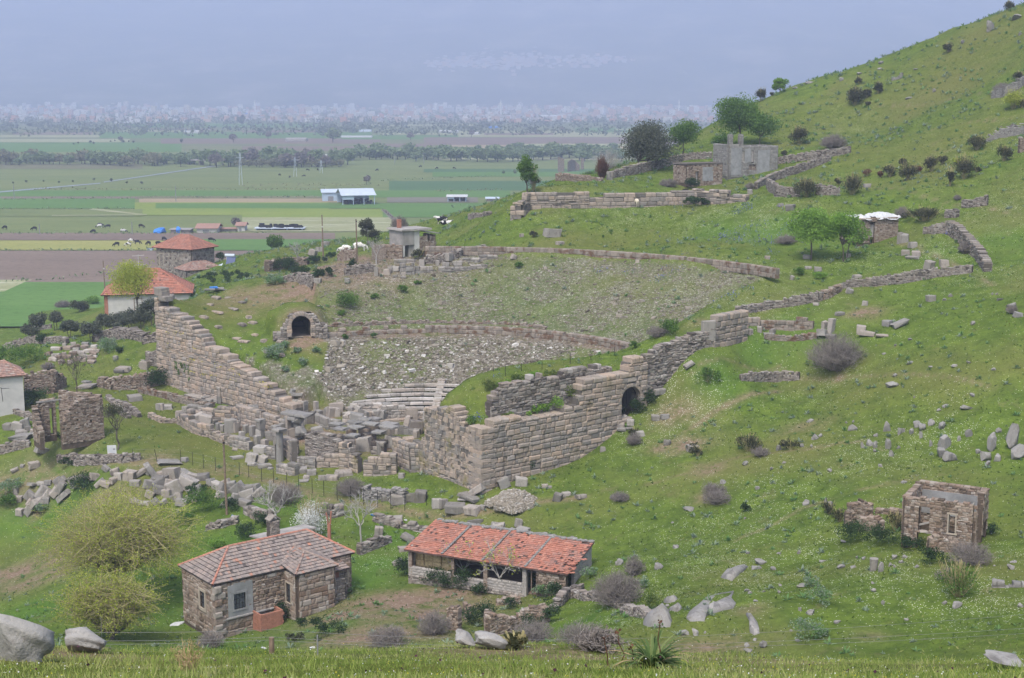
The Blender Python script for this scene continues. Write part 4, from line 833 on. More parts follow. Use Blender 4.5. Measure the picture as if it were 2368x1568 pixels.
# ------------------------------------------------------------------ the long barn
def barn():
    o = W(948, 1334, 113); rz = math.atan2(-.425, .905); e = empty('barn', o, 'long open fronted barn with sagging red tile roof and straw inside', 'barn', rz=rz)
    L, D, zf, zb = 14.1, 4.9, 2.45, 3.35; gr = lambda x: x/L*1.25           # ground rises to the right
    st = MB(); masonry(st, [(0,0), (3.9,0)], -.3, .95, .3, (.3,.6), (.2,.25), jit=.05, drop=.5, rnd=(.2,.9)); masonry(st, [(4.2,0), (6.9,0)], lambda s: .1, .75, .3, (.3,.6), (.2,.25), jit=.05, drop=.5); masonry(st, [(7.2,0), (10.3,0)], .2, .95, .3, (.4,.6), (.2,.25), jit=.03, drop=.5, rnd=(.5,1)); st.build('low_wall', MATS['concrete'], e)
    ff = MB(); masonry(ff, [(-.02,-.07), (4.1,-.07)], -.5, .25, .35, (.2,.4), (.12,.2), drop=.6); masonry(ff, [(4.1,-.07), (10.5,-.07)], 0, .2, .4, (.2,.4), (.12,.2), drop=.7); ff.build('footing', MATS['rubble'], e)
    for x, w_, m_ in ((.14,.3,'brick'),(4.05,.3,'brick'),(7.05,.36,'brick'),(10.5,.36,'concrete')):
        mb = MB(); masonry(mb, [(x-w_/2,0), (x+w_/2,0)], -.2, zf-.03, w_, (.2,.3), (.09,.1) if m_ == 'brick' else (.2,.22), jit=.03, pillow=.01, drop=.3, rnd=(.2,.8)); mb.build('pillar', MATS['brownstone' if m_ == 'brick' else 'concrete'], e)
    sw = MB(); masonry(sw, [(11.55,0), (L,0)], 1.0, zf-.02, .45, (.18,.5), (.12,.25), drop=.8); sw.build('stone_wall', MATS['brownstone'], e)
    bk = MB(); masonry(bk, [(0,0), (0,D), (L,D)], .3, lerpf([0,D,D+L], [zf-.05,zb-.05,zb-.05]), .3, (.3,.6), (.2,.25), jit=.04, drop=1., rnd=(.2,.8)); masonry(bk, [(L,1.2), (L,D)], 1.2, lerpf([0,3.7], [zf+.1,zb-.05]), .25, (.38,.42), (.2,.22), jit=.03, drop=.8, rnd=(.5,1)); bk.build('back_wall', MATS['concrete'], e)
    fl = MB(); fl.box((.2,.3,-.4), (11.4,D-.2,.12)); fl.build('floor', MATS['mortar'], e)
    sb = MB(); C = []; 
    for i in range(4): 
        for k in range(3): C.append((.55+.85*i, 1.1+rng.normal()*.1, .45+.62*k))
    sb.boxes(C, (.4,.45,.29), rng.normal(size=12)*.06, .12, .05); so = sb.build('straw_bale', MATS['straw'], e)
    mb = MB(); mb.box((11.0,.0,.3), (11.08,.08,zf)); mb.box((11.45,.0,.3), (11.53,.08,zf)); mb.box((0,-.12,zf-.12), (L,.06,zf-.02)); mb.build('timber', MATS['wood'], e)
    # roof: gentle slope with sags between rafters and slipped tiles at the right end
    rf = MB(); nx = 7; xs = np.linspace(-.3, L+.25, nx+1)
    sag = lambda x, t: -.1*abs(math.sin((x+.3)/3.5*math.pi))*math.sin(math.pi*min(1,max(0,t*.9+.1)))
    for i in range(nx):
        a, b = xs[i], xs[i+1]
        for t0, t1 in ((0,.34),(.34,.67),(.67,1)):
            y = lambda t: -.45+t*(D+.7); z = lambda t: zf+.0+t*(zb-zf+.12)
            Q = [(a,y(t0),z(t0)+sag(a,t0)), (b,y(t0),z(t0)+sag(b,t0)), (b,y(t1),z(t1)+sag(b,t1)), (a,y(t1),z(t1)+sag(a,t1))]
            roof(rf, *Q, tw=.23, th=.33, miss=.03 if i < nx-1 else .12)
    ro = rf.build('roof', MATS['tile_red'], e)
    mb = MB(); C = []
    for i in range(150): x = rng.uniform(-.2, L+.1); C.append((x, D+.2+rng.normal()*.14, zb+.16+sag(x,1)))
    mb.boxes(C, (.17,.12,.05), rng.random(150)*6, .4, .0)
    for x in (3.15, 6.85, 10.6): 
        for k in range(16): t = (k+.5)/16; mb.boxes([(x+.05, -.4+t*(D+.6), zf+.11+t*(zb-zf+.1)+sag(x,t))], [(.09,.18,.035)], .0, .2, 0, rnd=rng.uniform(.4,.8))
    C = [(L-.1+rng.normal()*.35, rng.uniform(-.2,2.2), zf+.12+rng.normal()*.08) for _ in range(40)]; mb.build('ridge_mortar', MATS['greystone'], ro)
    mb = MB(); mb.boxes([(c[0], c[1], c[2]+c[1]*.18) for c in C], (.13,.19,.025), rng.random(40)*6, .2); mb.build('slipped_tile', MATS['tile_red'], ro)
barn()
# ------------------------------------------------------------------ ruins
def ruin_square():
    o = W(2090, 1253, 98); rz = math.atan2(-.48, .87); e = empty('ruined_house', o, 'roofless square stone ruin with one framed window on the grass slope', 'ruin', rz=rz)
    L, D, T = 4.7, 4.3, 3.45; B = dict(thick=.45, sw=(.15,.5), sh=(.1,.24), jit=.15, pillow=.02, ragged=.08, drop=.8, thin=.2)
    f = MB(); masonry(f, [(0,0), (L,0)], 0, T, openings=[(1.0,1.75,1.0,2.9),(.95,2.3,-1,.95),(3.05,3.6,1.2,2.55)], **B); f.build('front_wall', MATS['brownstone'], e)
    f = MB(); masonry(f, [(0,D), (0,0)], .3, T, **B); masonry(f, [(0,D), (L,D)], .6, T+.1, **B); f.build('back_wall', MATS['brownstone'], e)
    f = MB(); masonry(f, [(L,D), (L,2.4)], .8, T+.05, openings=[(.2,1.6,-1,1.5)], **B); masonry(f, [(L,0), (L,.5)], .3, lerpf([0,.5],[T,1.5]), **B); f.build('side_wall', MATS['brownstone'], e)
    f = MB(); f.box((.25,D-.3,1.2), (L-.25,D-.235,T-.5)); f.box((L-.3,2.5,1.6),(L-.235,D-.3,T-.5)); f.build('inner_plaster', MATS['grey_plaster'], e)
    f = MB()
    for a, b in (((3.0,-.27,1.15),(3.09,.2,2.6)), ((3.54,-.27,1.15),(3.63,.2,2.6)), ((2.95,-.3,1.1),(3.7,.2,1.2)), ((2.95,-.27,2.55),(3.7,.2,2.66))): f.box(a, b)
    f.build('window_frame', MATS['plaster'], e)
    f = MB(); f.boxes([(1.5,-.1,.98)], [(.85,.12,.06)], 0, .05); f.boxes([(1.4,.1,1.55)], [(.6,.1,.05)], rot=np.array([Matrix.Rotation(R(-20),3,'Y')])); f.build('beam', MATS['grey_wood'], e)
    f = MB(); masonry(f, [(2.0,-1.3), (3.9,-.3)], -.2, lerpf([0,.7,2.2],[.9,1.3,.3]), **B); masonry(f, [(2.05,-1.25), (2.3,-.2)], -.2, 1.0, **B); f.build('fallen_wall', MATS['brownstone'], e)
ruin_square()
def gable_ruin():
    A, Bq = W(143, 1023, 150), W(240, 1012, 152.8); rz = math.atan2(Bq[1]-A[1], Bq[0]-A[0]); e = empty('ruined_house', A, 'tall gable ruin of flat brown stones standing left of the lawn', 'ruin', rz=rz); L = np.linalg.norm((Bq-A)[:2])
    B = dict(thick=.55, sw=(.15,.5), sh=(.09,.2), jit=.15, pillow=.02, ragged=.08, drop=.8, thin=.2)
    f = MB(); masonry(f, [(0,0), (L,0)], 0, lerpf([0,.35,1.2,2.2,L],[1.2,2.6,3.9,4.6,4.5]), openings=[(1.6,1.85,2.2,2.45),(3.1,3.35,1.8,2.05),(1.5,1.7,1.7,1.85)], **B); f.build('gable_wall', MATS['brownstone'], e)
    f = MB(); masonry(f, [(-1.6,3.4), (.6,3.4)], .3, lerpf([0,.5,2.2],[2.4,4.2,4.3]), openings=[(1.5,1.9,.2,3.2)], **B); masonry(f, [(-1.9,.6), (-1.7,3.3)], .1, lerpf([0,1,2.7],[1.2,2.,3.9]), **B); masonry(f, [(1.2,3.5), (L,.2)], .5, lerpf([0,4.5],[5.1,4.7]), **B); f.build('side_wall', MATS['brownstone'], e)
    f = MB(); f.box((-1.5,3.05,4.0),(1.3,3.2,4.15)); f.build('beam', MATS['grey_wood'], e)
gable_ruin()
def cottage():
    A, Bq = W(-60, 952, 163), W(57, 943, 165.5); rz = math.atan2(Bq[1]-A[1], Bq[0]-A[0]); e = empty('cottage', A, 'cream plastered cottage with a cracked wall and old tiles at the left edge', 'house', rz=rz); L = float(np.linalg.norm((Bq-A)[:2])); T = 3.9
    f = MB(); f.box((0,0,-1), (L,5,T)); f.build('wall', MATS['white_wall'], e)
    f = MB(); P = [(L-2.9,-.012,3.6),(L-2.85,-.012,2.7),(L-2.5,-.012,2.55),(L-2.45,-.012,1.7),(L-2.4,-.012,.9)]; f.sticks([P], .03, 4, .1); f.sticks([[(L-2.5,-.012,2.5),(L-1.6,-.012,2.45)]], .02, 4, .1); f.build('crack', MATS['void'], e)
    rf = MB(); roof(rf, (-.4,-.4,T), (L+.4,-.4,T), (L-1.8,2.5,T+1.5), (1.5,2.5,T+1.5)); roof(rf, (L+.4,-.4,T), (L+.4,5.4,T), (L-1.8,2.5,T+1.5), (L-1.8,2.5,T+1.5)); roof(rf, (L+.4,5.4,T), (-.4,5.4,T), (1.5,2.5,T+1.5), (L-1.8,2.5,T+1.5)); ridge(rf, (L+.4,-.4,T), (L-1.8,2.5,T+1.5), rnd=(.4,.8)); rf.build('roof', MATS['tile_old'], e)
cottage()
def hip_house(name, label, A, Bq, D, T, wall, rise, rm='tile_red', ov=.5, cat='house', wins=(), hipl=None, tw=.3, th=.4):
    rz = math.atan2(Bq[1]-A[1], Bq[0]-A[0]); L = float(np.linalg.norm((Bq-A)[:2])); e = empty(name, A, label, cat, rz=rz)
    mb = MB()
    if wall in ('rubble', 'brownstone'):
        for p in ([(0,0),(L,0)], [(L,0),(L,D)], [(L,D),(0,D)], [(0,D),(0,0)]): masonry(mb, p, 0, T-.02, .4, (.25,.6), (.18,.35), jit=.14, drop=1.)
    else: mb.box((0,0,-1), (L,D,T))
    mb.build('wall', MATS[wall], e); hl = min(D/2, L/2) if hipl is None else hipl; a, b = (hl, D/2, T+rise), (L-hl, D/2, T+rise)
    if L-2*hl < .05: a = b = (L/2, D/2, T+rise)
    rf = MB(); c = [(-ov,-ov,T), (L+ov,-ov,T), (L+ov,D+ov,T), (-ov,D+ov,T)]
    roof(rf, c[0], c[1], b, a, tw, th); roof(rf, c[1], c[2], b, b, tw, th); roof(rf, c[2], c[3], a, b, tw, th); roof(rf, c[3], c[0], a, a, tw, th)
    for p, q in ((c[0],a),(c[1],b),(c[2],b),(c[3],a),(a,b)):
        if p != q: ridge(rf, p, q, .1, (.4,.7))
    rf.build('roof', MATS[rm], e)
    for w_ in wins: window(e, *w_[:4], *w_[4:6], bars=2, fmat=w_[6], pmat=w_[7], sur=.1)
    return e
# long red roofed house behind the left wall, its hipped end towards us
e = hip_house('farmhouse', 'pale walled farmhouse under a broad red hip roof behind the yellow tree', W(243,722,219), W(440,716,221.5), 9.5, 2.7, 'white_wall', 3.4, 'tile_red', .5, wins=((4.5,5.6,.2,2.0,-.01,0,'wood','void'),))
mb = MB(); mb.sticks([[(5.2,2.6,4.2),(5.2,2.6,8.6)]], .05, 4, .5); mb.sticks([[(4.0,2.6,6.9),(6.4,2.6,7.0)],[(4.3,2.6,8.4),(6.1,2.6,8.5)]], .04, 4, .5); mb.build('antenna', MATS['white_wall'], e)
mb = MB(); mb.box((-.06,-.06,-.5), (.5,-.01,2.6)); mb.box((-.06,-.06,-.5), (-.01,4,2.6)); mb.build('brick_corner', MATS['brick'], e)
e = hip_house('tower_house', 'square stone house with a red pyramid roof beyond the farmhouse', W(366,640,268), W(445,642,264), 6.2, 5.6, 'rubble', 2.3, 'tile_bright', .7, wins=((.7,1.6,2.2,4.4,-.21,0,'plaster','teal'),))
mb = MB(); mb.box((6.7,.5,4.4), (8.6,5,4.55)); mb.build('lean_to_roof', MATS['steel'], e)
e = hip_house('annex', 'low stone annex with weathered tiles beside the pyramid roofed house', W(432,645,258), W(512,635,262), 4.2, 1.5, 'rubble', 1.3, 'tile_old', .4)
e = empty('solar_heater', W(520,634,262), 'rooftop solar water heater with a blue panel and silver tank on pale sheeting', 'solar heater', rz=-.1)
mb = MB(); mb.boxes([(1.6,.6,1.2)], [(2.6,1.3,.05)], rot=np.array([Matrix.Rotation(R(12),3,'Y')])); mb.box((.3,-.2,-.6),(3.5,1.6,1.0)); mb.build('shed_roof', MATS['tin'], e)
mb = MB(); mb.boxes([(1.1,.2,2.3)], [(.8,.04,1.15)], rot=np.array([Matrix.Rotation(R(-38),3,'X') @ Matrix.Rotation(R(8),3,'Z')])); mb.build('panel', MATS['solar'], e)
mb = MB(); mb.sticks([[(-.1,.9,3.4),(1.7,.9,3.4)]], .3, 10, .5); mb.sticks([[(.2,.9,3.3),(.2,.4,1.2)],[(1.6,.9,3.3),(1.6,.4,1.2)]], .05, 4, .5); mb.build('tank', MATS['tin'], e)
mb = MB(); P = W(575,668,205); roof(mb, P+(-1.7,0,-.1), P+(1.7,.2,.2), P+(1.6,1.8,.75), P+(-.6,1.7,.45), .25, .35); tag(mb.build('tile_roof', MATS['tile_bright'], loc=tuple(P)), 'low red tiled roof just showing over the turf bank', 'roof')
mb = MB(); P = W(508,672,195); mb.boxes([P+(0,0,.3), P+(-1,.3,.1), P+(1.8,.5,.05), P+(3.2,.8,.05)], [(.6,.4,.12),(1.,.4,.1),(1.2,.5,.1),(1.6,.4,.08)], .1, .2, .03); tag(mb.build('stone_ledge', MATS['greystone'], loc=tuple(P)), 'line of grey slabs along the top edge of the turf bank', 'stone')
mb = MB(); P = W(494,673,194); mb.boxes([P+(0,0,.5)], [(.55,.3,.1)], .1, .3); tag(mb.build('tarp', MATS['blue_sheet'], loc=tuple(P)), 'scrap of blue tarpaulin lying on slabs behind the turf bank', 'tarp')
# ruined concrete house
def concrete_house():
    A = W(931, 597, 214); Bq = W(1025, 590, 218); rz = math.atan2(Bq[1]-A[1], Bq[0]-A[0]); e = empty('ruined_house', A, 'derelict flat roofed house with flaking plaster and broken brick side', 'ruin', rz=rz); T = 4.1
    f = MB(); f.box((0,0,1.9),(2.1,4,T)); f.box((0,0,-.5),(.45,4,1.9)); f.box((1.25,.3,-.5),(2.1,4,1.9)); f.box((.45,2.2,-.5),(1.25,2.4,1.9)); f.build('wall', MATS['concrete'], e)
    f = MB(); f.box((2.12,.05,.2),(3.0,.3,T-.2)); f.box((.02,-.03,-.4),(.4,0,1.8)); f.build('flaking_plaster', MATS['white_wall'], e)
    f = MB(); masonry(f, [(3.0,.2),(5.9,.4)], 1.0, lerpf([0,1.5,2.9],[T-1,T-.9,T-1.2]), .3, (.2,.4), (.12,.2), openings=[(1.5,1.9,2.4,4)], drop=1.2); masonry(f, [(5.9,.4),(6.1,4)], 1.2, T-.9, .3, (.2,.4), (.12,.2), drop=1.); f.build('brick_side', MATS['brownstone'], e)
    f = MB(); f.boxes([(2.4,2,T+.1)], [(2.65,2.3,.12)], 0, .02); f.boxes([(5.2,2,T-.45)], [(1.2,2.,.08)], rot=np.array([Matrix.Rotation(R(8),3,'Y')])); f.build('flat_roof', MATS['concrete'], e)
    f = MB(); f.box((.8,2.6,T+.2),(1.35,3.1,T+1.5)); f.build('chimney', MATS['brick'], e)
concrete_house()
# grey ruin with two chimneys, and its small annex
def chimney_ruin():
    A, Bq = W(1684, 408, 233), W(1795, 400, 236); rz = math.atan2(Bq[1]-A[1], Bq[0]-A[0]); L = float(np.linalg.norm((Bq-A)[:2])); e = empty('ruined_house', A, 'roofless grey plastered ruin with two chimneys at the foot of the hill', 'ruin', rz=rz); T = 4.9; D = 5
    f = MB(); masonry(f, [(0,0),(L,0)], 0, lerpf([0,1.2,2.6,L],[T+.3,T+.3,T-.15,T-.1]), .5, (.3,.9), (.2,.4), openings=[(2.25,2.75,2.3,4.0),(4.,4.5,2.0,4.1),(3.6,5.0,.9,1.9)], jit=.08, pillow=.01, ragged=.05, drop=.8)
    masonry(f, [(0,D),(0,0)], .3, T+.2, .5, (.3,.9), (.2,.4), jit=.08, drop=.8); masonry(f, [(L,0),(L,D),(0,D)], .5, T-.1, .5, (.3,.9), (.2,.4), jit=.08, drop=.8); f.build('wall', MATS['greystone'], e)
    f = MB()
    for a, b in (((.3,-.29,.2),(2.2,-.25,4.6)), ((2.8,-.29,2.2),(3.9,-.25,4.4)), ((5.2,-.29,.3),(7.4,-.25,4.2))): f.box(a, b)
    f.build('plaster_patch', MATS['grey_plaster'], e)
    f = MB(); f.box((2.25,-.1,2.3),(2.75,-.05,4.0)); f.box((4.05,-.15,2.3),(4.45,-.1,4.1)); f.build('window_board', MATS['grey_wood'], e)
    f = MB(); masonry(f, [(3.55,.1),(5.05,.1)], .8, 2., .3, (.15,.3), (.1,.15), drop=0); f.build('hole', MATS['brownstone'], e)
    for x in (-.3+.6, 2.2): f = MB(); masonry(f, [(x-.35,.2),(x+.35,.2)], T, T+1.75, .65, (.3,.4), (.2,.3), jit=.05, drop=.1); f.boxes([(x,.2,T+1.8)],[(.3,.28,.1)]); f.build('chimney', MATS['greystone'], e)
    A, Bq = W(1587, 424, 226), W(1668, 418, 229); rz = math.atan2(Bq[1]-A[1], Bq[0]-A[0]); L = float(np.linalg.norm((Bq-A)[:2])); e = empty('ruined_annex', A, 'small brown stone annex with one rendered wall below the chimney ruin', 'ruin', rz=rz)
    f = MB(); masonry(f, [(0,0),(L,0)], -.3, 2.9, .4, (.2,.5), (.14,.26), openings=[(1.6,2.2,-.2,1.9)], drop=.8); masonry(f, [(0,3.5),(0,0)], .2, 2.8, .4, (.2,.5), (.14,.26), drop=.8); masonry(f, [(L,0),(L,3.5),(0,3.5)], .3, 3.1, .4, (.2,.5), (.14,.26), drop=.8); f.build('wall', MATS['brownstone'], e)
    f = MB(); f.box((2.9,-.25,.3),(4.9,-.2,2.5)); f.build('render', MATS['grey_plaster'], e); f = MB(); f.box((1.7,.05,-.2),(2.1,.1,1.8)); f.build('door', MATS['grey_wood'], e)
    f = MB(); f.boxes([(L/2,1.7,3.0)],[(L/2+.2,2.,.12)],0,.03); f.build('flat_roof', MATS['rubble'], e)
chimney_ruin()
def hut():
    A, Bq = W(1981, 555, 183), W(2066, 545, 186); rz = math.atan2(Bq[1]-A[1], Bq[0]-A[0])-.1; L = float(np.linalg.norm((Bq-A)[:2])); e = empty('hut', A, 'stone hut topped with white plastic sheeting above the enclosure', 'hut', rz=rz)
    f = MB(); masonry(f, [(0,0),(L,0)], -.2, 2.75, .4, (.2,.5), (.12,.24), openings=[(1.9,2.6,-.5,2.3)], drop=.6); masonry(f, [(L,0),(L,3.4),(0,3.4),(0,0)], .2, 2.75, .4, (.2,.5), (.12,.24), drop=.6); f.build('wall', MATS['brownstone'], e)
    f = MB(); f.box((1.95,-.02,.3),(2.55,.04,1.9)); f.build('door', MATS['grey_wood'], e); f = MB(); f.boxes([(2.2,-.2,2.35)],[(.7,.15,.06)],0,.1); f.build('lintel', MATS['wood'], e)
    for x0, x1, hgt in ((-.3,2.0,.35),(2.9,L+.5,.75)):
        u, v = np.meshgrid(np.linspace(x0,x1,16), np.linspace(-.5,3.5,16)); z = 2.85+hgt*.6*np.sin((u-x0)/(x1-x0)*math.pi)*np.sin((v+.5)/4*math.pi)+fbm(u*1.7,v*1.7)*.35-.25*(v<-.2); i = np.arange(256).reshape(16,16)
        f = MB(); f.add(np.stack([u,v,z],-1).reshape(-1,3), np.stack([i[:-1,:-1],i[:-1,1:],i[1:,1:],i[1:,:-1]],-1).reshape(-1,4), .5); f.build('sheeting', MATS['white_sheet'], e)
hut()
# broken standing walls and the roofless yard building in front
def ragged_ruin(name, label, segs, mat, ds=None, thick=.5, cat='ruin'):
    e = None
    for P in segs:
        B = [G(px, pb) for px, pt, pb in P]; hs = [(pb-pt)*depthw(b)/FP for (px, pt, pb), b in zip(P, B)]
        if e is None: o = B[0]; e = empty(name, o, label, cat)
        L = np.r_[0, np.cumsum([np.linalg.norm(B[i+1][:2]-B[i][:2]) for i in range(len(B)-1)])]
        mb = MB(); masonry(mb, [b[:2]-o[:2] for b in B], lerpf(L, [b[2]-o[2] for b in B]), lerpf(L, [b[2]-o[2]+h for b, h in zip(B, hs)]), thick, (.15,.45), (.1,.22), (), .17, .03, .12, thin=.2, drop=.5)
        mb.build('wall', MATS[mat], e)
    return e
c4b = crop(1400,1850,2.613)
cc = lambda f, L: [(f(x, t)[0], f(x, t)[1], f(x, b)[1]) for x, t, b in L]
ragged_ruin('ruined_yard', 'crumbled brown stone yard walls with grass on top in front of the barn', [cc(c4b, q) for q in ([(735,1100,1330),(850,1100,1345)], [(885,1080,1230),(960,1090,1225)], [(1125,1175,1400),(1395,1200,1330)], [(1400,1150,1310),(1560,1100,1270),(1650,1080,1260),(1705,1115,1265)], [(1200,1040,1090),(1330,1000,1085),(1440,985,1075)], [(1130,1180,1400),(1110,1130,1190)])], 'brownstone')
c6b = crop(2940,1700,2.4122)
ragged_ruin('ruined_wall', 'stepped stub of brown stone wall left of the roofless square ruin', [cc(c6b, q) for q in ([(545,550,650),(590,460,640),(690,425,600),(790,450,560)], [(690,560,690),(860,570,690),(905,650,680)], [(830,490,540),(1075,500,545)])], 'brownstone')
c5u = crop(1850,420,2.2552)
ragged_ruin('ruined_walls', 'row of jagged brown stone wall stubs on the far terrace', [cc(c5u, q) for q in ([(545,375,510),(600,400,510)], [(630,420,510),(660,400,505),(690,410,500),(730,450,500)], [(740,390,490),(765,395,490)], [(535,520,580),(700,530,585),(920,560,585)])], 'brownstone')
# ------------------------------------------------------------------ drystone walls over the hill
c0 = crop(0,850,2.368); c1a = crop(0,1350,2.368); c2 = crop(550,1400,3.136); c3 = crop(1000,1350,2.851); c3m = crop(1000,550,2.368); c3b = crop(600,1850,2.613)
c7 = crop(2740,550,2.1527); c6 = crop(2740,0,2.1527); c8 = crop(2600,1050,1.9097); c5b = crop(2200,1850,2.613); c4 = crop(1500,1250,2.614); c5g = crop(2100,1100,2.614); c2c = crop(1000,900,2.368)
DW = dict(sw=(.18,.45), sh=(.1,.2))
def dw(f, L, label, mat='rubble', name='drystone_wall', cat='wall', **k): return pwall(name, label, cat, cc(f, L), MATS[mat], **{**DW, **k})
dw(c7, [(50,1288,1345),(200,1270,1325),(350,1245,1300),(520,1205,1280),(700,1168,1250),(735,1170,1235)], 'grey drystone wall running up from the corner blocks towards the enclosure')
dw(c7, [(880,1112,1145),(960,1075,1132),(1150,1052,1125),(1300,1032,1110),(1500,1000,1080),(1640,978,1052),(1800,962,1030),(1950,948,1015)], 'long grey drystone wall along the lower edge of the enclosure')
dw(c7, [(735,1172,1238),(800,1155,1215),(885,1118,1155)], 'collapsed reddish gap in the long field wall', 'brownstone', ragged=.35, jit=.3)
dw(c7, [(2075,930,1010),(2000,800,900),(1900,700,800),(1830,630,740),(1765,595,700)], 'thick drystone wall climbing the right side of the enclosure', thick=.9)
dw(c7, [(1760,605,695),(1650,630,700),(1560,650,700)], 'short drystone spur inside the upper corner of the enclosure')
dw(c7, [(1830,500,570),(1740,512,570)], 'broken top end of the enclosure wall beside the brambles', thick=.7)
dw(c7, [(200,285,345),(330,218,275),(450,175,240),(560,142,205),(680,105,160),(800,68,115)], 'drystone wall rising right from the terrace below the chimney ruin')
dw(c7, [(300,262,330),(370,305,400),(480,330,405),(560,325,400)], 'curved drystone wall at the head of the terrace by the dark bush'); dw(c7, [(690,300,385),(780,315,390),(880,325,395)], 'drystone wall piece with a blue rag between two dark bushes')
dw(c7, [(1870,430,490),(1960,425,485),(2075,385,470)], 'little rubble wall alone on the hillside far right')
dw(c6, [(362,1270,1325),(540,1240,1305),(720,1212,1290),(850,1200,1255),(965,1180,1232)], 'drystone wall running right from behind the chimney ruin'); 
dw(c5u, [(1000,498,560),(1150,455,535),(1270,430,510),(1400,412,480),(1600,355,412),(1720,342,398),(1850,338,390)], 'long dark drystone wall passing under the big olive tree'); dw(c5u, [(965,515,575),(1003,515,575)], 'two upright grey gatepost slabs on the far terrace', 'blocks', 'gatepost', 'gatepost', sw=(.4,.6), sh=(.8,1.2))
dw(c8, [(335,660,715),(430,655,722),(520,655,722),(640,655,715),(760,660,712)], 'rough patch of pale rubble revetment in the green slope', thick=.3, ragged=.2)
dw(c8, [(480,278,345),(560,280,345),(650,280,350),(760,275,350),(860,278,345)], 'moss stained cut back wall of a small excavated room', 'rustwall', 'excavated_wall', sw=(.4,1.), sh=(.3,.5)); dw(c8, [(372,255,318),(475,256,320)], 'pair of big pinkish blocks at the excavated room corner', 'ashlar', 'block_wall', sw=(.6,.9), sh=(.45,.6))
dw(c8, [(510,388,415),(600,392,420),(700,400,424),(800,390,420),(890,372,405)], 'low line of mossy stones in front of the excavated room', 'rustwall', 'stone_line', ragged=.15); dw(c8, [(320,340,375),(420,345,380)], 'two upper blocks of the low inner wall at the excavated room', 'blocks', 'block_wall', sw=(.6,.8), sh=(.3,.4))
dw(c5b, [(-160,940,1010),(0,965,1040),(90,955,1040),(200,1000,1060),(350,1085,1130)], 'rubble field wall running right below the grey bushes'); dw(c5b, [(360,1095,1150),(450,1110,1190),(560,1150,1215),(640,1175,1225)], 'tumbled rubble wall end beside the pale outcrop', ragged=.3)
dw(c4b, [(1745,1100,1160),(1790,1050,1130),(1840,970,1090),(1930,920,1000),(2050,868,960)], 'rubble wall climbing from the ruined yard to the barn corner', ragged=.2)
dw(c3b, [(455,298,352),(600,268,335),(720,230,295),(770,225,290)], 'ivy covered rubble wall behind the hip roofed house'); dw(c3b, [(840,140,190),(930,130,240),(1000,150,270),(1120,160,250)], 'rough wall of boulders beneath the bare pale tree', sw=(.5,1.), sh=(.35,.6), jit=.3); dw(c3b, [(1530,95,150),(1610,95,200),(1700,120,230),(1790,125,210)], 'short wall of large boulders above the white blossom bush', sw=(.5,1.), sh=(.35,.6), jit=.3)
dw(c3b, [(1945,510,600),(2040,455,560),(2120,430,530),(2250,415,470)], 'low drystone bank to the right of the hip roofed house', ragged=.2); dw(c3b, [(2100,195,260),(2180,200,290),(2260,225,300),(2352,290,340)], 'pile of wall stones with blue litter above the barn'); dw(c4b, [(60,240,285),(170,230,300),(300,275,330),(480,310,365),(600,320,370)], 'low boulder wall along the track behind the barn', sw=(.5,1.1), sh=(.25,.4), jit=.25)
dw(c1a, [(520,845,895),(620,830,905),(700,840,920),(800,840,915),(950,840,912),(1100,818,905),(1250,835,880)], 'low dark rubble wall beneath the white notice board'); dw(c1a, [(1035,350,420),(1120,370,460),(1190,420,490),(1240,470,510)], 'narrow curb wall of an old trench on the lawn', ragged=.05); dw(c1a, [(960,310,345),(1030,370,425),(1100,430,500),(1150,490,520)], 'left curb of the old trench on the lawn')
dw(c1a, [(1240,240,285),(1350,255,310),(1500,285,345),(1650,330,385),(1800,375,412),(1900,385,420)], 'long low mossy rubble wall under the tall stepped wall', 'rustwall', ragged=.15); dw(c1a, [(880,165,235),(1000,150,260),(1130,140,260),(1280,110,250),(1440,110,200)], 'overgrown brown revetment left of the tall stepped wall', 'brownstone', ragged=.3, thick=.8)
dw(c1a, [(1330,462,510),(1390,490,535),(1440,518,558),(1590,520,558)], 'low pale angled wall corner at the edge of the lawn', 'ashlar', sw=(.3,.6)); dw(c1a, [(120,435,470),(220,455,500),(300,490,535),(420,530,575)], 'low stone line running to the tall gable ruin'); dw(c1a, [(0,745,830),(120,725,800),(270,712,760)], 'half buried drystone wall at the left edge of the lawn', ragged=.2)
dw(c1a, [(220,130,330),(400,100,300),(480,95,290),(575,150,235)], 'brown stone wall joined to the cracked plaster cottage', 'brownstone', 'stone_wall', ragged=.3)
dw(c0, [(40,1050,1100),(150,1010,1075),(240,975,1040),(330,975,1030),(430,980,1035),(600,980,1040)], 'dark drystone wall curving below the olive trees'); dw(c0, [(840,960,1025),(920,920,1005),(1000,905,995),(1200,910,985),(1290,950,1000)], 'high mound like rubble wall in front of the yellow tree', ragged=.3, thick=1.2); dw(c0, [(1280,960,1030),(1420,950,1000)], 'sloping rubble bank meeting the tall stepped wall', ragged=.3, thick=1.); dw(c0, [(1305,1110,1220),(1360,1105,1225),(1420,1095,1225)], 'dark rubble wall behind the pair of upright blocks')
dw(c0, [(250,900,960),(330,880,920),(460,860,900)], 'low dark wall among the olive trunks')
dw(c3m, [(0,1010,1110),(90,1000,1090),(200,985,1060),(370,985,1045)], 'long shed wall of brown stone behind the pale bare tree', 'brownstone', thick=1.); dw(c3m, [(635,960,1015),(700,905,1010),(800,915,1000)], 'broken stone wall with two cows behind it', 'brownstone', ragged=.25); dw(c3m, [(950,880,985),(1080,875,990),(1210,870,995)], 'brown yard wall left of the derelict flat roofed house', 'brownstone')
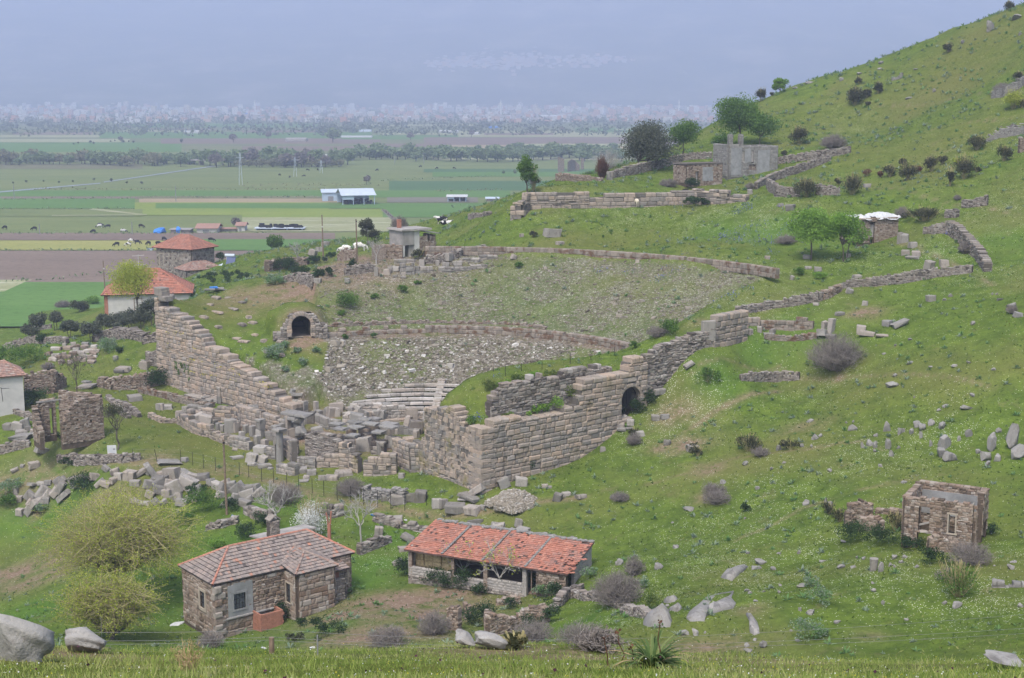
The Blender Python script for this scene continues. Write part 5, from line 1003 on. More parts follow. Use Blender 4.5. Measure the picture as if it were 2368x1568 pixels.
dw(c3m, [(1400,975,1035),(1480,970,1030),(1550,950,1020),(1700,915,985),(1820,895,950),(1950,870,920)], 'tumbled drystone wall rising right of the derelict house', ragged=.2); dw(c3m, [(1800,600,645),(1900,590,620),(1990,575,605)], 'ridge top line of stones near the two standing cows', ragged=.15); dw(c3m, [(140,1155,1200),(280,1128,1195),(430,1150,1205)], 'dark rubble heap wall in front of the bare earth yard', ragged=.25); dw(c3m, [(690,1080,1140),(780,1050,1130),(900,1030,1110),(960,1050,1100)], 'rubble edge wall at the right of the bare earth yard', ragged=.2)
dw(c3m, [(1185,1042,1130),(1310,1045,1125)], 'two course block of squared stones above the theatre rim', 'blocks', 'block_wall', sw=(.7,1.2), sh=(.5,.6), thick=.8); dw(c3m, [(1310,1068,1120),(1475,1068,1112)], 'single row of squared blocks above the theatre rim', 'blocks', 'block_wall', sw=(.8,1.5), sh=(.5,.6)); dw(c3m, [(1530,1075,1105),(1640,1078,1110),(1760,1065,1095),(1960,1040,1062)], 'line of flat slabs along the upper left theatre rim', 'blocks', 'block_wall', sw=(.7,1.5), sh=(.22,.3)); dw(c3m, [(1130,1000,1035),(1320,985,1020)], 'row of fallen blocks in front of the derelict house', 'blocks', 'block_wall', sw=(.7,1.5), sh=(.4,.5)); dw(c3m, [(1735,985,1010),(1860,980,1020),(1950,965,995),(2050,960,985)], 'row of slabs on the grass right of the derelict house', 'blocks', 'block_wall', sw=(.8,1.4), sh=(.3,.45))
dw(c6, [(2110,740,790),(2200,700,780),(2320,640,720),(2368,620,680)], 'tumbled stone heap wall near the right edge high on the hill', 'greystone', ragged=.4); dw(c6, [(2060,1110,1140),(2180,1040,1110),(2368,1010,1080)], 'rubble spread at the right edge halfway up the hill', 'greystone', ragged=.4); dw(c6, [(2325,1110,1235),(2368,1100,1220)], 'brown stone ruin corner cut off by the right edge', 'brownstone', sw=(.3,.6)); dw(c6, [(1300,640,650),(1390,590,625)], 'short outcrop like wall high on the hill', 'greystone', ragged=.2)
dw(c6b, [(1880,1170,1205),(2000,1170,1205),(2171,1150,1200)], 'line of grey stones at the right below the square ruin', 'greystone', 'stone_line', sw=(.4,.8), sh=(.25,.35), jit=.25)
# the terrace wall of squared blocks
e = empty('terrace_wall', G(*c5u(305,800)), 'long upper terrace wall of squared grey and pink blocks above the theatre', 'wall'); o = np.array(e.location)
def tw(L, top, **k):
    B = [G(*c5u(x, b)) for x, t, b in L]; hs = [(b-t)/2.2552/1.62162*depthw(q)/FP for (x, t, b), q in zip(L, B)]; Ls = np.r_[0, np.cumsum([np.linalg.norm(B[i+1][:2]-B[i][:2]) for i in range(len(B)-1)])]
    mb = MB(); masonry(mb, [b[:2]-o[:2] for b in B], lerpf(Ls, [b[2]-o[2] for b in B]), lerpf(Ls, [b[2]-o[2]+h for b, h in zip(B, hs)]), **{**A_, **dict(thick=.8, sw=(.8,1.8), sh=(.5,.7), ragged=.12, drop=.6, rnd=(0,.75), skip=.03), **k}); mb.build(top, MATS['ashlar'], e)
tw([(150,825,905),(240,750,890),(300,675,825),(520,668,800),(690,668,805),(805,668,803)], 'tall_end'); tw([(805,725,803),(900,705,800),(1140,690,795),(1360,680,790),(1500,672,785),(1700,660,775),(1900,665,775)], 'long_run', thin=.35); tw([(1870,690,775),(1990,650,770),(2000,690,768),(2150,705,750)], 'far_end', skip=.15)
# ------------------------------------------------------------------ the stage building
def stage_wall(f, L, label, mat='blocks', name='stage_wall', **k): L = [(x, b-(b-t)*1.14, b) for x, t, b in L]; return dw(f, L, label, mat, name, **{**dict(sw=(.45,1.), sh=(.32,.5), jit=.07, pillow=.04, thick=.7, ragged=.05, thin=.1), **k})
stage_wall(c2, [(390,480,590),(480,510,650),(570,560,700),(680,600,735),(760,640,750),(800,690,775),(1020,765,850),(1200,830,895)], 'long rough front wall of the stage ruins facing the lawn', 'ashlar', ragged=.15, sw=(.3,.8))
stage_wall(c2, [(440,400,470),(600,385,500),(760,375,520)], 'row of big capping blocks at the back left of the stage ruins'); stage_wall(c2, [(500,440,560),(650,430,570),(800,420,575),(950,390,570),(1050,395,565)], 'high block wall closing the left room of the stage ruins', 'ashlar'); stage_wall(c2, [(345,435,520),(420,440,520)], 'stub of stacked blocks at the far left of the stage ruins')
stage_wall(c2, [(1060,400,560),(1130,400,600),(1260,420,625),(1380,445,650)], 'grass topped tall wall in the middle of the stage ruins', 'ashlar'); stage_wall(c2, [(1370,460,640),(1480,510,680),(1590,560,700)], 'stepped block wall continuing from the grass topped stage wall', 'ashlar'); stage_wall(c2, [(1560,585,690),(1715,575,695)], 'wall of upright slabs with one long lintel in the stage ruins', sh=(.8,1.), sw=(.3,.5))
stage_wall(c2, [(1780,430,530),(1860,455,550),(1945,480,575)], 'thin slab wall at the back of the stage ruins', sw=(1.5,2.5), sh=(.6,.9), thick=.4); stage_wall(c3, [(520,600,660),(650,630,730),(790,670,750)], 'long thin beam topped wall beside the fallen marble', sw=(1.5,2.5), sh=(.5,.9), thick=.45)
stage_wall(c2, [(1480,320,470),(1640,310,480)], 'thin layered wall behind the short pillars', 'rubble', sw=(.3,.6), sh=(.1,.15)); stage_wall(c2, [(480,250,290),(620,270,330),(800,300,350)], 'flat slabs lying along the foot of the stepped wall', sh=(.15,.25), sw=(.8,1.6), thick=1.)
stage_wall(c3, [(440,830,1050),(560,800,1080),(700,820,1100),(790,900,1120)], 'dark wall of thin layered slabs in the middle of the stage ruins', 'rubble', sw=(.4,.9), sh=(.1,.16)); stage_wall(c3, [(545,1035,1140),(650,1030,1140),(790,1020,1135)], 'low squared wall at the back of the open stage room', 'ashlar'); stage_wall(c3, [(790,900,1150),(900,900,1160)], 'mossy block pier of the stage doorway', 'ashlar_moss')
stage_wall(c3, [(905,960,1170),(960,1020,1190),(1000,1060,1200)], 'stepped stub of blocks right of the stage doorway', 'ashlar_moss'); stage_wall(c3, [(1045,1075,1225),(1170,1060,1225),(1290,1015,1215),(1395,1000,1205)], 'front block wall with gaps at the right of the stage ruins', 'ashlar', sw=(.5,1.2), sh=(.4,.6)); stage_wall(c3, [(1375,860,1090),(1480,900,1150),(1560,930,1190),(1675,950,1185)], 'bulky moss streaked block pier at the right of the stage ruins', 'ashlar_moss'); stage_wall(c3, [(1130,880,1000),(1270,890,1010)], 'shadowed cross wall under the slab roof', 'rubble')
stage_wall(c3, [(1590,840,930),(1660,880,960),(1720,910,985)], 'wall of upright slabs towards the right retaining wall', sw=(.5,.8), sh=(.8,1.)); stage_wall(c3, [(1100,680,760),(1200,690,780),(1400,690,790),(1640,740,800)], 'cluster of tall blocks at the back of the slab platform', sw=(.4,.8), sh=(.7,1.2), skip=.1); stage_wall(c3, [(1040,1370,1480),(1130,1360,1490),(1260,1370,1470),(1340,1400,1500),(1500,1400,1520)], 'heap like wall of pale rubble inside the wire fence', 'greystone', sw=(.25,.6), sh=(.12,.22), ragged=.3, jit=.25)
stage_wall(c3, [(720,815,905),(940,800,895),(1160,765,855)], 'rear supporting wall under the roofing slabs', 'rubble'); stage_wall(c3, [(1000,855,945),(1200,855,950),(1420,810,900)], 'shadowed front supporting wall under the roofing slabs', 'rubble'); stage_wall(c3, [(830,860,960),(1000,850,945)], 'short left supporting wall under the roofing slabs', 'rubble')
stage_wall(c2, [(1430,850,990),(1540,860,1000)], 'stacked blocks beside the tall round column'); stage_wall(c2, [(1640,770,900),(1760,800,960)], 'dark block wall under the door frame of the stage ruins', 'rubble'); stage_wall(c2, [(1000,740,850),(1230,800,895)], 'inner face of the long front stage wall'); stage_wall(c3, [(195,860,990),(300,880,1090)], 'tall broken pier left of the layered slab wall', 'ashlar_moss'); stage_wall(c3, [(130,1110,1200),(330,1130,1230)], 'low front line of squared blocks in the stage ruins'); stage_wall(c3, [(350,1040,1130),(540,1040,1150)], 'long slab topped block in front of the layered wall'); stage_wall(c3, [(60,470,560),(240,500,600)], 'upright slab row behind the grass topped wall', sh=(.7,1.), sw=(.4,.6)); stage_wall(c3, [(200,440,520),(420,470,560)], 'back line of upright slabs near the tall stepped wall', sh=(.7,1.), sw=(.4,.7)); stage_wall(c3, [(820,600,690),(930,590,690),(1050,640,720)], 'pile of pale broken blocks before the podium', 'marble', ragged=.3, jit=.25); stage_wall(c3, [(930,480,560),(1100,460,560),(1230,490,570)], 'heaped white marble blocks along the orchestra', 'marble', ragged=.3, jit=.25); stage_wall(c3, [(1230,500,610),(1370,490,610),(1490,530,600)], 'stacked marble blocks near the right of the orchestra', 'marble', ragged=.2, jit=.2); stage_wall(c3, [(1490,550,640),(1700,560,640),(1870,560,620)], 'row of marble blocks at the right end of the orchestra', 'marble', ragged=.2, jit=.2)
def slabs():
    for i, (x, y, w_, dd) in enumerate([(760,800,150,40),(950,790,160,45),(1060,755,150,40),(1160,745,120,50),(1120,800,180,45),(960,835,170,40),(1320,800,180,40),(1310,840,190,40),(800,860,130,40),(930,930,120,50),(1200,890,130,40)]):
        P = G(*c3(x, y+95)); P[2] += 2.2+rng.normal()*.04; mb = MB(); s_ = w_/2.851/1.62162*depthw(P)/FP/2; mb.boxes([P], [(s_, .55, .11)], -.75+rng.normal()*.12 if i % 2 else -.5, .08, .02)
        rep(mb.build('roof_slab', MATS['greystone'], loc=tuple(P)), *c3(x, y), 'flat grey roofing slab on the stage ruins', ['the blue flowered corner ledge'], 'slab', 'roofing slabs of the stage ruins')
slabs()
e = empty('door_frame', G(*c2(1680,790)), 'stone door frame under a thick overhanging slab in the stage ruins', 'door frame'); o = np.array(e.location)
mb = MB(); mb.boxes([(-.1,0,1.4),(.9,.2,1.4)], [(.17,.3,1.4),(.3,.3,1.4)], -.6, .05, .03); mb.build('jamb', MATS['blocks'], e); mb = MB(); mb.boxes([(.9,.2,2.95),(.3,-.2,2.55)], [(1.7,.8,.14),(.8,.35,.16)], -.6, .08, .03); mb.rock((1.1,-.3,2.3), (.9,.6,.45), 5, rnd=.3); mb.rock((1.2,-.5,1.2), (.8,.6,.7), 6, rnd=.4); mb.build('lintel', MATS['greystone'], e)
# standing pillars
_pil = [(c2,a,t,b,w_) for a,t,b,w_ in [(870,165,352,70),(705,490,575,45),(1010,525,600,60),(1040,575,690,80),(1078,555,650,45),(1170,605,700,65),(1250,610,735,70),(1340,545,755,85),(1305,730,862,75),(1395,775,885,75),(1525,620,845,75),(1630,730,845,65),(1465,340,455,60),(1575,395,500,60),(1615,320,480,50),(1675,425,540,55),(1725,395,505,50),(1125,680,790,60),(800,545,590,60),(850,580,665,60),(905,600,680,60),(1870,505,595,50),(2020,432,515,90)]]+[(c3,a,t,b,w_) for a,t,b,w_ in [(1070,550,690,45),(1410,535,615,50),(1750,905,970,35),(530,440,530,50),(1330,725,800,60),(1600,750,830,60),(400,600,670,35)]]
for f, x, t, bs, w_ in _pil:
    P = G(*f(x, bs)); sc = depthw(P)/FP/1.62162/(3.136 if f is c2 else 2.851); hgt = (bs-t)*sc; hw = w_*sc/2; mb = MB(); z = 0; n = 1 if hgt < 1.6 else 2
    for k in range(n): mb.boxes([(P[0]+rng.normal()*.03, P[1], P[2]+hgt*(k+.5)/n-.05)], [(hw*.95, hw*.9, hgt/n/2+.03)], -.7+rng.normal()*.15, .07, .03)
    if hgt > 1.9: mb.boxes([(P[0], P[1], P[2]+hgt)], [(hw*1.12, hw*1.05, .12)], -.7, .06, .02)
    rep(mb.build('pillar', MATS['blocks'], loc=tuple(P)), *f(x, bs), ('tall' if hgt > 2.2 else 'short')+' upright grey stone pillar in the stage ruins', ['the blue flowered corner ledge'], 'pillar', 'upright pillars in the stage ruins')
P = G(*c2(1570,1035)); mb = MB(); mb.sticks([[P+(0,0,-.1), P+(0,0,3.35)]], [[.42,.36]], 14, .5); mb.boxes([P+(0,0,3.4)], [(.58,.55,.13)], -.7, .1, .03); tag(mb.build('column', MATS['blocks'], loc=tuple(P)), 'tall round column with a flat cap at the front of the stage ruins', 'column')
# ------------------------------------------------------------------ loose blocks
def block(f, sc, x, y, w_, h, tilt=0., ang=None, look='squared grey block lying on the grass', name='stone_block', lands=None, mat='blocks', cat='block', asp=.7, round_=0):
    px, py = f(x, y); P = G(px, py); k = depthw(P)/FP/1.62162/sc; hw, hh = w_*k/2, h*k/2; mb = MB(); a = rng.normal()*.4 if ang is None else ang
    if round_: mb.rock(P+(0,0,hh*.7), (hw, hw*asp, hh*1.1), int(rng.integers(1e6)), a, .25, n=2)
    else:
        M = Matrix.Rotation(a, 3, 'Z') @ Matrix.Rotation(tilt, 3, 'Y') @ Matrix.Rotation(rng.normal()*.08, 3, 'X'); mb.boxes([P+(0,0,hh*.65+abs(math.sin(tilt))*hw*.5)], [(hw, max(.15, hw*asp), hh)], rot=np.array(M)[None], jit=.2, pillow=.03)
    o = mb.build(name, MATS[mat], loc=tuple(P)); rep(o, px, py, look, lands, cat, look+'s'); return o
for x, y, w_, h, t in [(1440,1110,110,60,-1.0),(1290,1220,130,55,-.5),(1550,1100,120,50,-.15),(1650,1130,150,70,-.35),(1700,1190,120,70,.6),(1790,1080,140,70,.05),(1750,985,90,45,0),(1470,1155,70,50,0),(1530,1150,80,50,.3),(1105,1365,60,70,.2)]: block(c4, 2.614, x, y+10, w_, h, t, look='big tumbled block at the foot of the right retaining wall')
for x, y, w_, h, t in [(890,1480,90,90,.5),(1015,1500,110,90,-.4),(1190,1480,115,100,.1),(760,1560,170,60,-.6),(1420,1500,60,40,0),(1470,1505,40,25,0)]: block(c4, 2.614, x, y+10, w_, h, t, look='lichen blotched block before the wall corner')
for x, y, w_, h, t in [(620,130,90,95,0),(685,135,70,95,.1),(810,175,200,85,.06),(970,190,140,75,-.05),(1075,150,70,40,0),(940,60,190,40,.2),(1000,300,120,50,0),(1230,350,110,55,-.2),(1425,320,70,85,.2),(1460,395,130,70,0),(1190,310,60,35,0),(340,465,130,50,.5),(300,560,110,40,0),(240,700,90,50,-.3),(1805,70,85,85,.3),(1890,20,80,40,0),(2030,45,100,40,0),(1440,945,50,75,0),(100,285,90,40,.3),(220,255,130,30,0),(55,400,80,90,.05)]: block(c4b, 2.613, x, y, w_, h, t, look='grey stone block round the barn', lands=['the long red barn roof'])
for x, y, w_, h, t in [(75,610,80,60,-.1),(160,610,90,70,.2),(225,595,80,80,-.3),(250,625,50,50,0),(190,640,110,25,0),(310,630,80,25,0),(200,690,190,30,-.15),(350,680,100,50,0),(370,820,110,45,.25),(305,945,95,55,0),(200,945,40,25,0),(130,985,70,25,-.3),(1195,355,110,55,0),(1420,435,60,60,0),(1490,430,75,40,0),(1290,65,75,75,0),(1500,905,200,14,.05),(1640,895,60,40,0),(340,500,60,30,0),(770,195,80,16,0),(770,240,160,22,-.1),(1260,55,50,50,0)]: block(c1a, 2.368, x, y+4, w_, h, t, look='pale block lying about the lawn on the left', lands=['the white notice board'])
for x, y, w_, h, t in [(1340,930,140,90,.05),(1250,1040,130,110,.1),(1370,1050,90,90,.3),(1390,1100,150,45,0),(1250,1080,110,35,0),(1600,1120,90,50,0),(1700,1130,120,70,0),(1820,1170,110,80,0),(1940,1190,110,75,0),(1890,1050,190,60,-.15),(1880,1235,75,40,0),(2060,1250,80,60,0),(2150,1240,120,50,0),(2065,980,100,90,0),(1430,925,150,60,0),(1670,1160,80,60,0),(1460,1125,60,25,0),(1060,1000,130,30,0),(1040,905,60,30,.2),(1850,1270,110,20,0),(160,425,80,75,0),(250,410,95,55,0),(690,320,90,55,0),(790,345,90,50,0),(620,330,130,40,0),(1700,560,60,40,0),(1830,585,60,40,0),(1790,520,70,30,0)]: block(c2, 3.136, x, y, w_, h, t, look='grey block fallen at the edge of the stage ruins', lands=['the white notice board'])
for x, y, w_, h, t in [(1440,1260,60,60,0),(700,1275,130,50,0),(830,1225,180,50,0),(1400,1530,130,110,0),(1540,1500,120,90,0),(1650,1500,110,120,0),(1270,1490,100,60,.1),(1850,720,90,80,.4),(1780,760,100,40,0),(1780,860,90,30,-.3),(700,600,90,110,.1),(660,590,90,90,.2),(760,600,60,100,.1),(990,660,150,60,0),(900,640,100,80,.2),(960,700,100,40,0),(1530,640,80,50,0),(1600,630,70,45,0),(1680,620,90,60,0),(1760,620,80,50,.2),(1840,600,90,40,0),(950,560,110,90,.3),(1080,520,130,60,0),(1180,500,110,50,0),(1020,600,120,40,0),(1250,570,130,70,0),(1330,560,100,90,.1),(1450,570,80,60,.3),(900,570,60,90,0),(1500,560,110,50,.1),(1130,600,70,60,0),(280,345,50,45,.3),(330,370,120,25,0)]: block(c3, 2.851, x, y, w_, h, t, look='pale broken block among the stage ruins', lands=['the blue flowered corner ledge'], mat='marble' if 880 < x < 1900 and y < 660 else 'blocks')
for x, y, w_, h, t in [(460,1185,60,80,0),(545,1255,90,60,0),(610,1250,100,55,-.2),(690,1290,70,70,0),(590,1310,95,50,0),(610,1345,90,30,0),(680,1330,70,20,0),(935,1240,75,60,0),(1030,1225,70,45,0),(215,1460,140,80,0),(420,1545,50,50,0),(1050,1480,70,50,0),(1300,1535,110,60,0),(780,1400,90,60,0),(1130,630,110,70,.4),(1100,690,60,60,0),(970,985,110,60,0),(1260,720,100,30,-.5)]: block(c5g, 2.614, x, y, w_, h, t, look='stone block on the grass by the gate', lands=['the barred arched gate'])
for x, y, w_, h, t in [(985,370,52,110,.05),(940,345,45,60,0),(1200,372,60,58,0),(1245,395,100,30,.1),(1350,402,80,14,0),(1385,325,60,45,0),(1475,330,110,25,-.4),(395,385,40,40,0),(330,408,40,30,0),(475,370,35,45,0),(565,385,40,40,0),(540,410,70,35,0),(925,400,80,50,.2),(985,410,70,25,0),(255,410,80,18,0),(1120,95,45,35,.2),(1230,180,40,35,0),(880,180,40,18,0),(1700,150,60,50,0),(1050,250,60,25,0)]: block(c8, 1.9097, x, y, w_, h, t, look='grey stone about the excavated room', lands=['the tall leaning pillar stone'])
for x, y, w_, h, t in [(480,510,70,50,0),(610,905,50,35,0),(705,1005,60,40,0),(625,985,50,20,0),(495,1075,30,40,.3),(1720,965,70,60,0),(1600,985,70,70,.2),(1470,810,70,50,0),(1495,885,60,50,0),(1410,870,70,40,0),(1470,900,100,18,0),(1360,780,40,100,0),(1405,770,60,80,0),(960,1185,50,40,.3),(1100,330,50,35,0),(155,385,40,50,0),(950,890,40,30,0),(1020,1060,70,30,0),(295,905,45,30,0),(405,480,45,25,0)]: block(c7, 2.1527, x, y, w_, h, t, look='weathered block near the enclosure', lands=['the hut topped with white sheets','the tall leaning pillar stone'])
for x, y, w_, h, t in [(1440,1015,45,70,0),(1490,1015,30,50,0),(1540,1010,70,50,0),(1620,1010,90,70,.1),(1380,1055,50,60,0),(1515,1050,30,50,0),(970,1145,35,90,0),(1100,1110,40,50,0),(1590,1060,70,40,0),(1690,1050,80,40,0),(2195,1000,45,45,.4),(1140,1155,40,20,0),(1215,1165,40,20,0),(715,1200,45,40,0),(450,1205,60,45,0),(525,1015,30,40,0),(520,880,60,40,0),(470,930,60,45,0),(410,970,70,60,.3),(1070,1130,60,50,0),(1150,1100,60,40,0)]: block(c3m, 2.368, x, y, w_, h, t, look='block lying above the left theatre rim', lands=['the ruined concrete house'])
for x, y, w_, h, t in [(500,1050,120,70,.1),(560,1120,60,30,0),(240,1055,35,30,0),(1190,105,90,30,0),(1000,105,60,25,0),(335,610,50,90,0)]: block(c5u, 2.2552, x, y, w_, h, t, look='grey stone on the terrace slope', lands=['the big round olive tree'])
for _ in range(36):
    t, q = rng.random(), rng.random(); x, y = 440+520*t+q*(250-190*t), 985+105*t-q*(45+75*t); w_, h = rng.uniform(14,34), rng.uniform(12,40); block(lambda a, b: (a, b), 1/1.62162, x, y, w_, h, rng.normal()*.15, look='grey block fallen inside the stage ruins', lands=['the blue flowered corner ledge'], mat='blocks' if rng.random() < .7 else 'ashlar', asp=.6)
# heap of tumbled squared stones down the left
_hp = [(940,975,70,45),(1020,1000,80,50),(1160,1040,120,80),(1060,1040,70,60),(1250,1010,110,40),(1310,1000,60,40),(1350,1030,170,50),(1430,1015,120,40),(1530,1060,150,130),(1650,1050,120,80),(1600,990,80,40),(1700,1060,80,70),(1790,1050,120,60),(1430,1080,160,70),(1320,1120,80,80),(1420,1120,110,80),(1490,1110,70,70),(1550,1170,130,110),(1660,1130,170,110),(1420,1170,120,70),(1480,1200,80,80),(1330,1210,80,60),(1540,1240,50,60),(1580,1230,70,80),(1610,1280,90,60),(1730,1180,120,60),(1750,1240,110,40),(1660,1260,60,60),(1870,1100,80,60),(1930,1130,100,70),(2000,1100,90,50),(2060,1110,80,50),(2110,1170,110,80),(2180,1140,60,50),(2250,1150,120,60),(2220,1250,60,60),(2200,1210,120,70),(2300,1200,110,60),(2100,1230,80,60),(2160,1280,110,60),(2000,1170,110,70),(1960,1210,80,60),(840,1050,90,60),(790,1065,80,50),(740,1080,100,50),(700,1110,130,40),(650,1075,90,50),(880,1110,90,40),(510,1090,70,50),(560,1080,60,50),(430,1090,70,40),(380,1095,90,30),(300,1105,100,25),(1200,1260,90,40),(1280,1270,90,30),(1450,1270,70,40),(1380,1270,60,50),(2010,1285,110,35),(950,1110,90,50),(1010,1075,80,50),(1200,1100,100,50)]
for i, (x, y, w_, h) in enumerate(_hp): block(c1a, 2.368, x, y+12, w_, h, rng.normal()*.35, look='tumbled block in the long stone heap', lands=['the white notice board'], asp=.6)
for x, y, w_, h, t in [(140,1190,40,80,-.2),(270,1250,80,90,-.9),(370,1220,120,60,-.9),(420,1225,90,50,-.9),(490,1210,100,60,-.9),(540,1170,110,60,-1.),(560,1240,130,45,-.7),(310,1330,150,60,-.7),(260,1370,80,60,-.9),(410,1270,60,60,0),(170,1250,60,50,0),(180,1370,70,60,0),(270,1300,70,50,-.9)]: block(c1a, 2.368, x, y, w_, h, t, look='leaning slab half sunk in weeds on the left', lands=['the yellow green willow'])
# rubble platform left
for i in range(46):
    x, y = rng.uniform(420,850), rng.uniform(1075,1230); 
    if (x-640)/230*(y-1150)/90 > .6: continue
    block(c0, 2.368, x, y, rng.uniform(30,80), rng.uniform(20,38), rng.normal()*.1, look='flat brown stone in the rubble patch', lands=['the cracked plaster cottage'], mat='brownstone' if i % 3 else 'marble')
for x, y, w_, h in [(1275,1250,35,80),(1310,1248,38,82),(1060,1290,90,30),(1100,1280,110,40),(1140,1270,60,30),(1060,1100,60,25),(1030,1180,40,40),(575,1060,40,30),(650,1060,50,40),(760,1060,60,40),(680,1100,50,30)]: block(c0, 2.368, x, y, w_, h, 0, look='stone beside the path under the tall stepped wall', lands=['the cracked plaster cottage'])
# ------------------------------------------------------------------ boulders on the slope
def boulder(px, py, w_, h, look='rounded grey boulder on the green slope', asp=.75, lands=None):
    P = G(px, py); k = depthw(P)/FP*.82; mb = MB(); mb.rock(P+(0,0,h*k*.26), (w_*k/2, w_*k/2*asp, h*k*.62), int(rng.integers(1e6)), rng.normal()*.5, .3, rng.uniform(.2,.9), n=3 if w_ > 30 else 2); rep(mb.build('boulder', MATS['greystone'], smooth=w_ > 26, loc=tuple(P)), px, py, look, lands, 'boulder', look+'s')
for x, y, w_, h in [(1790,1200,100,110),(1785,1260,90,80),(1830,1290,120,80),(2135,1220,80,140),(2280,1200,90,180),(2310,1270,130,110),(2180,1290,70,60),(2080,1290,80,70),(2110,1330,45,45),(2035,1240,40,40),(1970,1120,60,70),(2190,1090,40,40)]: boulder(*c8(x, y), w_/1.45/1.62162, h/1.5/1.62162, 'tall upright boulder in the outcrop', .7, ['the upright boulder cluster'])
for x, y, w_, h in [(1385,1080,70,90),(1475,1105,35,60),(1210,1200,30,60),(1255,1185,45,55),(1300,1200,45,50),(1390,1210,45,90),(1415,1260,50,50),(1140,1075,60,50),(1305,1120,40,30),(1600,1050,70,60),(1640,1070,70,60),(1700,1035,60,40),(1780,1060,70,60),(1700,1190,30,50),(1470,1205,30,25),(1560,1100,40,50),(1630,1130,35,60),(1900,1150,30,50),(1300,1230,30,25),(1500,1090,30,40)]: boulder(*c8(x, y), w_/1.6/1.62162, h/1.6/1.62162, 'small grey rock in the mossy outcrop band', .7, ['the upright boulder cluster'])
for x, y, w_, h in [(870,1140,70,60),(910,1120,50,30),(610,1220,55,60),(845,1195,35,30),(835,1015,60,30),(775,1195,40,40),(975,1370,45,30),(370,1325,50,40),(560,1355,45,25),(460,1495,55,35),(650,1312,45,18),(1095,1025,25,20),(1145,1020,25,20),(2145,645,45,28),(2000,830,50,30),(1950,920,110,35),(1800,905,60,25),(1760,935,50,20),(1415,765,110,60),(1445,690,50,35),(1550,600,60,30),(1700,625,50,18),(1870,620,60,25),(1975,595,40,20),(2000,320,60,35),(1550,430,50,25),(1445,472,40,18),(1370,530,40,16),(2190,145,60,25),(1800,145,50,25),(1840,120,50,40),(2280,200,110,60),(2320,260,110,60),(2140,105,30,25),(2175,105,30,22),(1505,1450,60,20),(1335,1330,40,25),(1580,845,20,20),(210,1455,70,40),(550,425,1,1)]: boulder(*c8(x, y), w_/1.9097/1.62162, h/1.9097/1.62162)
for x, y, w_, h in [(330,695,110,80),(870,535,95,45),(1015,160,140,45),(265,50,120,60),(1550,250,40,30),(2150,100,90,60),(2340,110,50,110),(2120,905,120,45),(1830,750,80,55),(1700,690,140,70),(1660,735,150,40),(1580,590,60,35),(1890,590,60,20),(2080,590,40,55),(1570,960,70,40),(1600,980,60,30),(1735,965,50,25),(1885,975,60,40),(1895,910,50,40),(1655,1060,65,35),(2090,1150,45,50),(2190,1180,100,60),(955,1385,110,80),(1065,1390,95,95),(1160,1370,40,35),(1735,1510,90,110),(1570,1500,80,60),(1590,1550,110,50),(1650,1440,60,30),(2070,1450,70,40),(2000,1350,50,25),(795,1110,50,40),(840,290,35,20),(700,740,110,80)]: boulder(*c5b(x, y), w_/2.613/1.62162, h/2.613/1.62162)
for x, y, w_, h in [(410,490,105,95),(195,465,80,50),(415,165,60,40),(870,120,50,35),(1080,262,60,20),(165,1205,130,45),(810,1250,60,50),(895,1365,50,60),(235,1455,90,45),(1565,1390,150,60),(1450,1360,60,35),(145,1425,40,55),(480,1530,90,40),(535,805,70,30),(800,1180,40,30),(1105,1510,60,35),(2140,1390,70,60),(720,960,60,50),(665,950,40,30),(1000,950,90,60),(1060,990,60,40),(1090,945,60,40),(960,1020,50,40),(1000,1030,40,40),(510,1035,110,50),(350,980,100,25),(620,1035,80,35),(870,1070,70,110),(130,910,40,45),(1200,1030,60,40),(2080,985,90,25),(2060,1050,90,60),(1900,1020,40,18)]: boulder(*c6b(x, y), w_/2.4122/1.62162, h/2.4122/1.62162, 'stone lying near the roofless square ruin', .7, ['the roofless square ruin'])
P = G(*c6b(810,1062)); mb = MB(); k = depthw(P)/FP/1.62162/2.4122; mb.sticks([[P+(0,0,-.1), P+(0,0,115*k)]], [[32*k, 40*k]], 12, .6); tag(mb.build('column_stump', MATS['blocks'], loc=tuple(P)), 'round pinkish column stump standing below the roofless ruin', 'column')
for x, y, w_, h in [(1870,350,45,40),(1215,515,50,35),(895,650,60,40),(1035,600,70,30),(1645,740,50,30),(2310,150,130,50),(2330,285,40,30),(180,920,100,45),(1200,560,50,20),(640,670,90,25),(520,715,70,22),(1440,795,70,25),(1500,560,60,15),(2090,250,80,110)]: boulder(*c6(x, y), w_/2.1527/1.62162, h/2.1527/1.62162, 'rock on the high hillside', .8, ['the highest bush','the ruin with two chimneys'])
# small fallen stones tumbled along the inner side of the heaps
# bare bedrock
def bedrock(L, f, label, th=.35):
    P = [G(*f(*q)) for q in L]; c = np.mean(P, 0); n = len(P); mb = MB(); rings = []
    for s_, dz in ((1.05,-.25),(1.,.05),(.8,th*.7),(.4,th)): rings.append([c+(q-c)*np.array([s_,s_,1])+np.array([0,0,dz])+rng.normal(size=3)*(.05,.05,.06) for q in P])
    V = [v for r_ in rings for v in r_]+[c+(0,0,th)]; F = [(a*n+i, a*n+(i+1)%n, (a+1)*n+(i+1)%n, (a+1)*n+i) for a in range(3) for i in range(n)]; mb.add(V, F, rng.random(len(F))); mb.add(rings[-1]+[c+(0,0,th)], [(i,(i+1)%n,n) for i in range(n)], .5); tag(mb.build('rock_outcrop', MATS['greystone'], smooth=True, loc=tuple(c)), label, 'rock')
bedrock([(985,1225),(1010,1170),(1100,1090),(1180,1020),(1290,985),(1430,965),(1420,1030),(1460,1080),(1430,1130),(1330,1150),(1240,1180),(1165,1215),(1150,1255),(1020,1255)], c5b, 'largest bare pale rock slab sunk in the grass', .3)
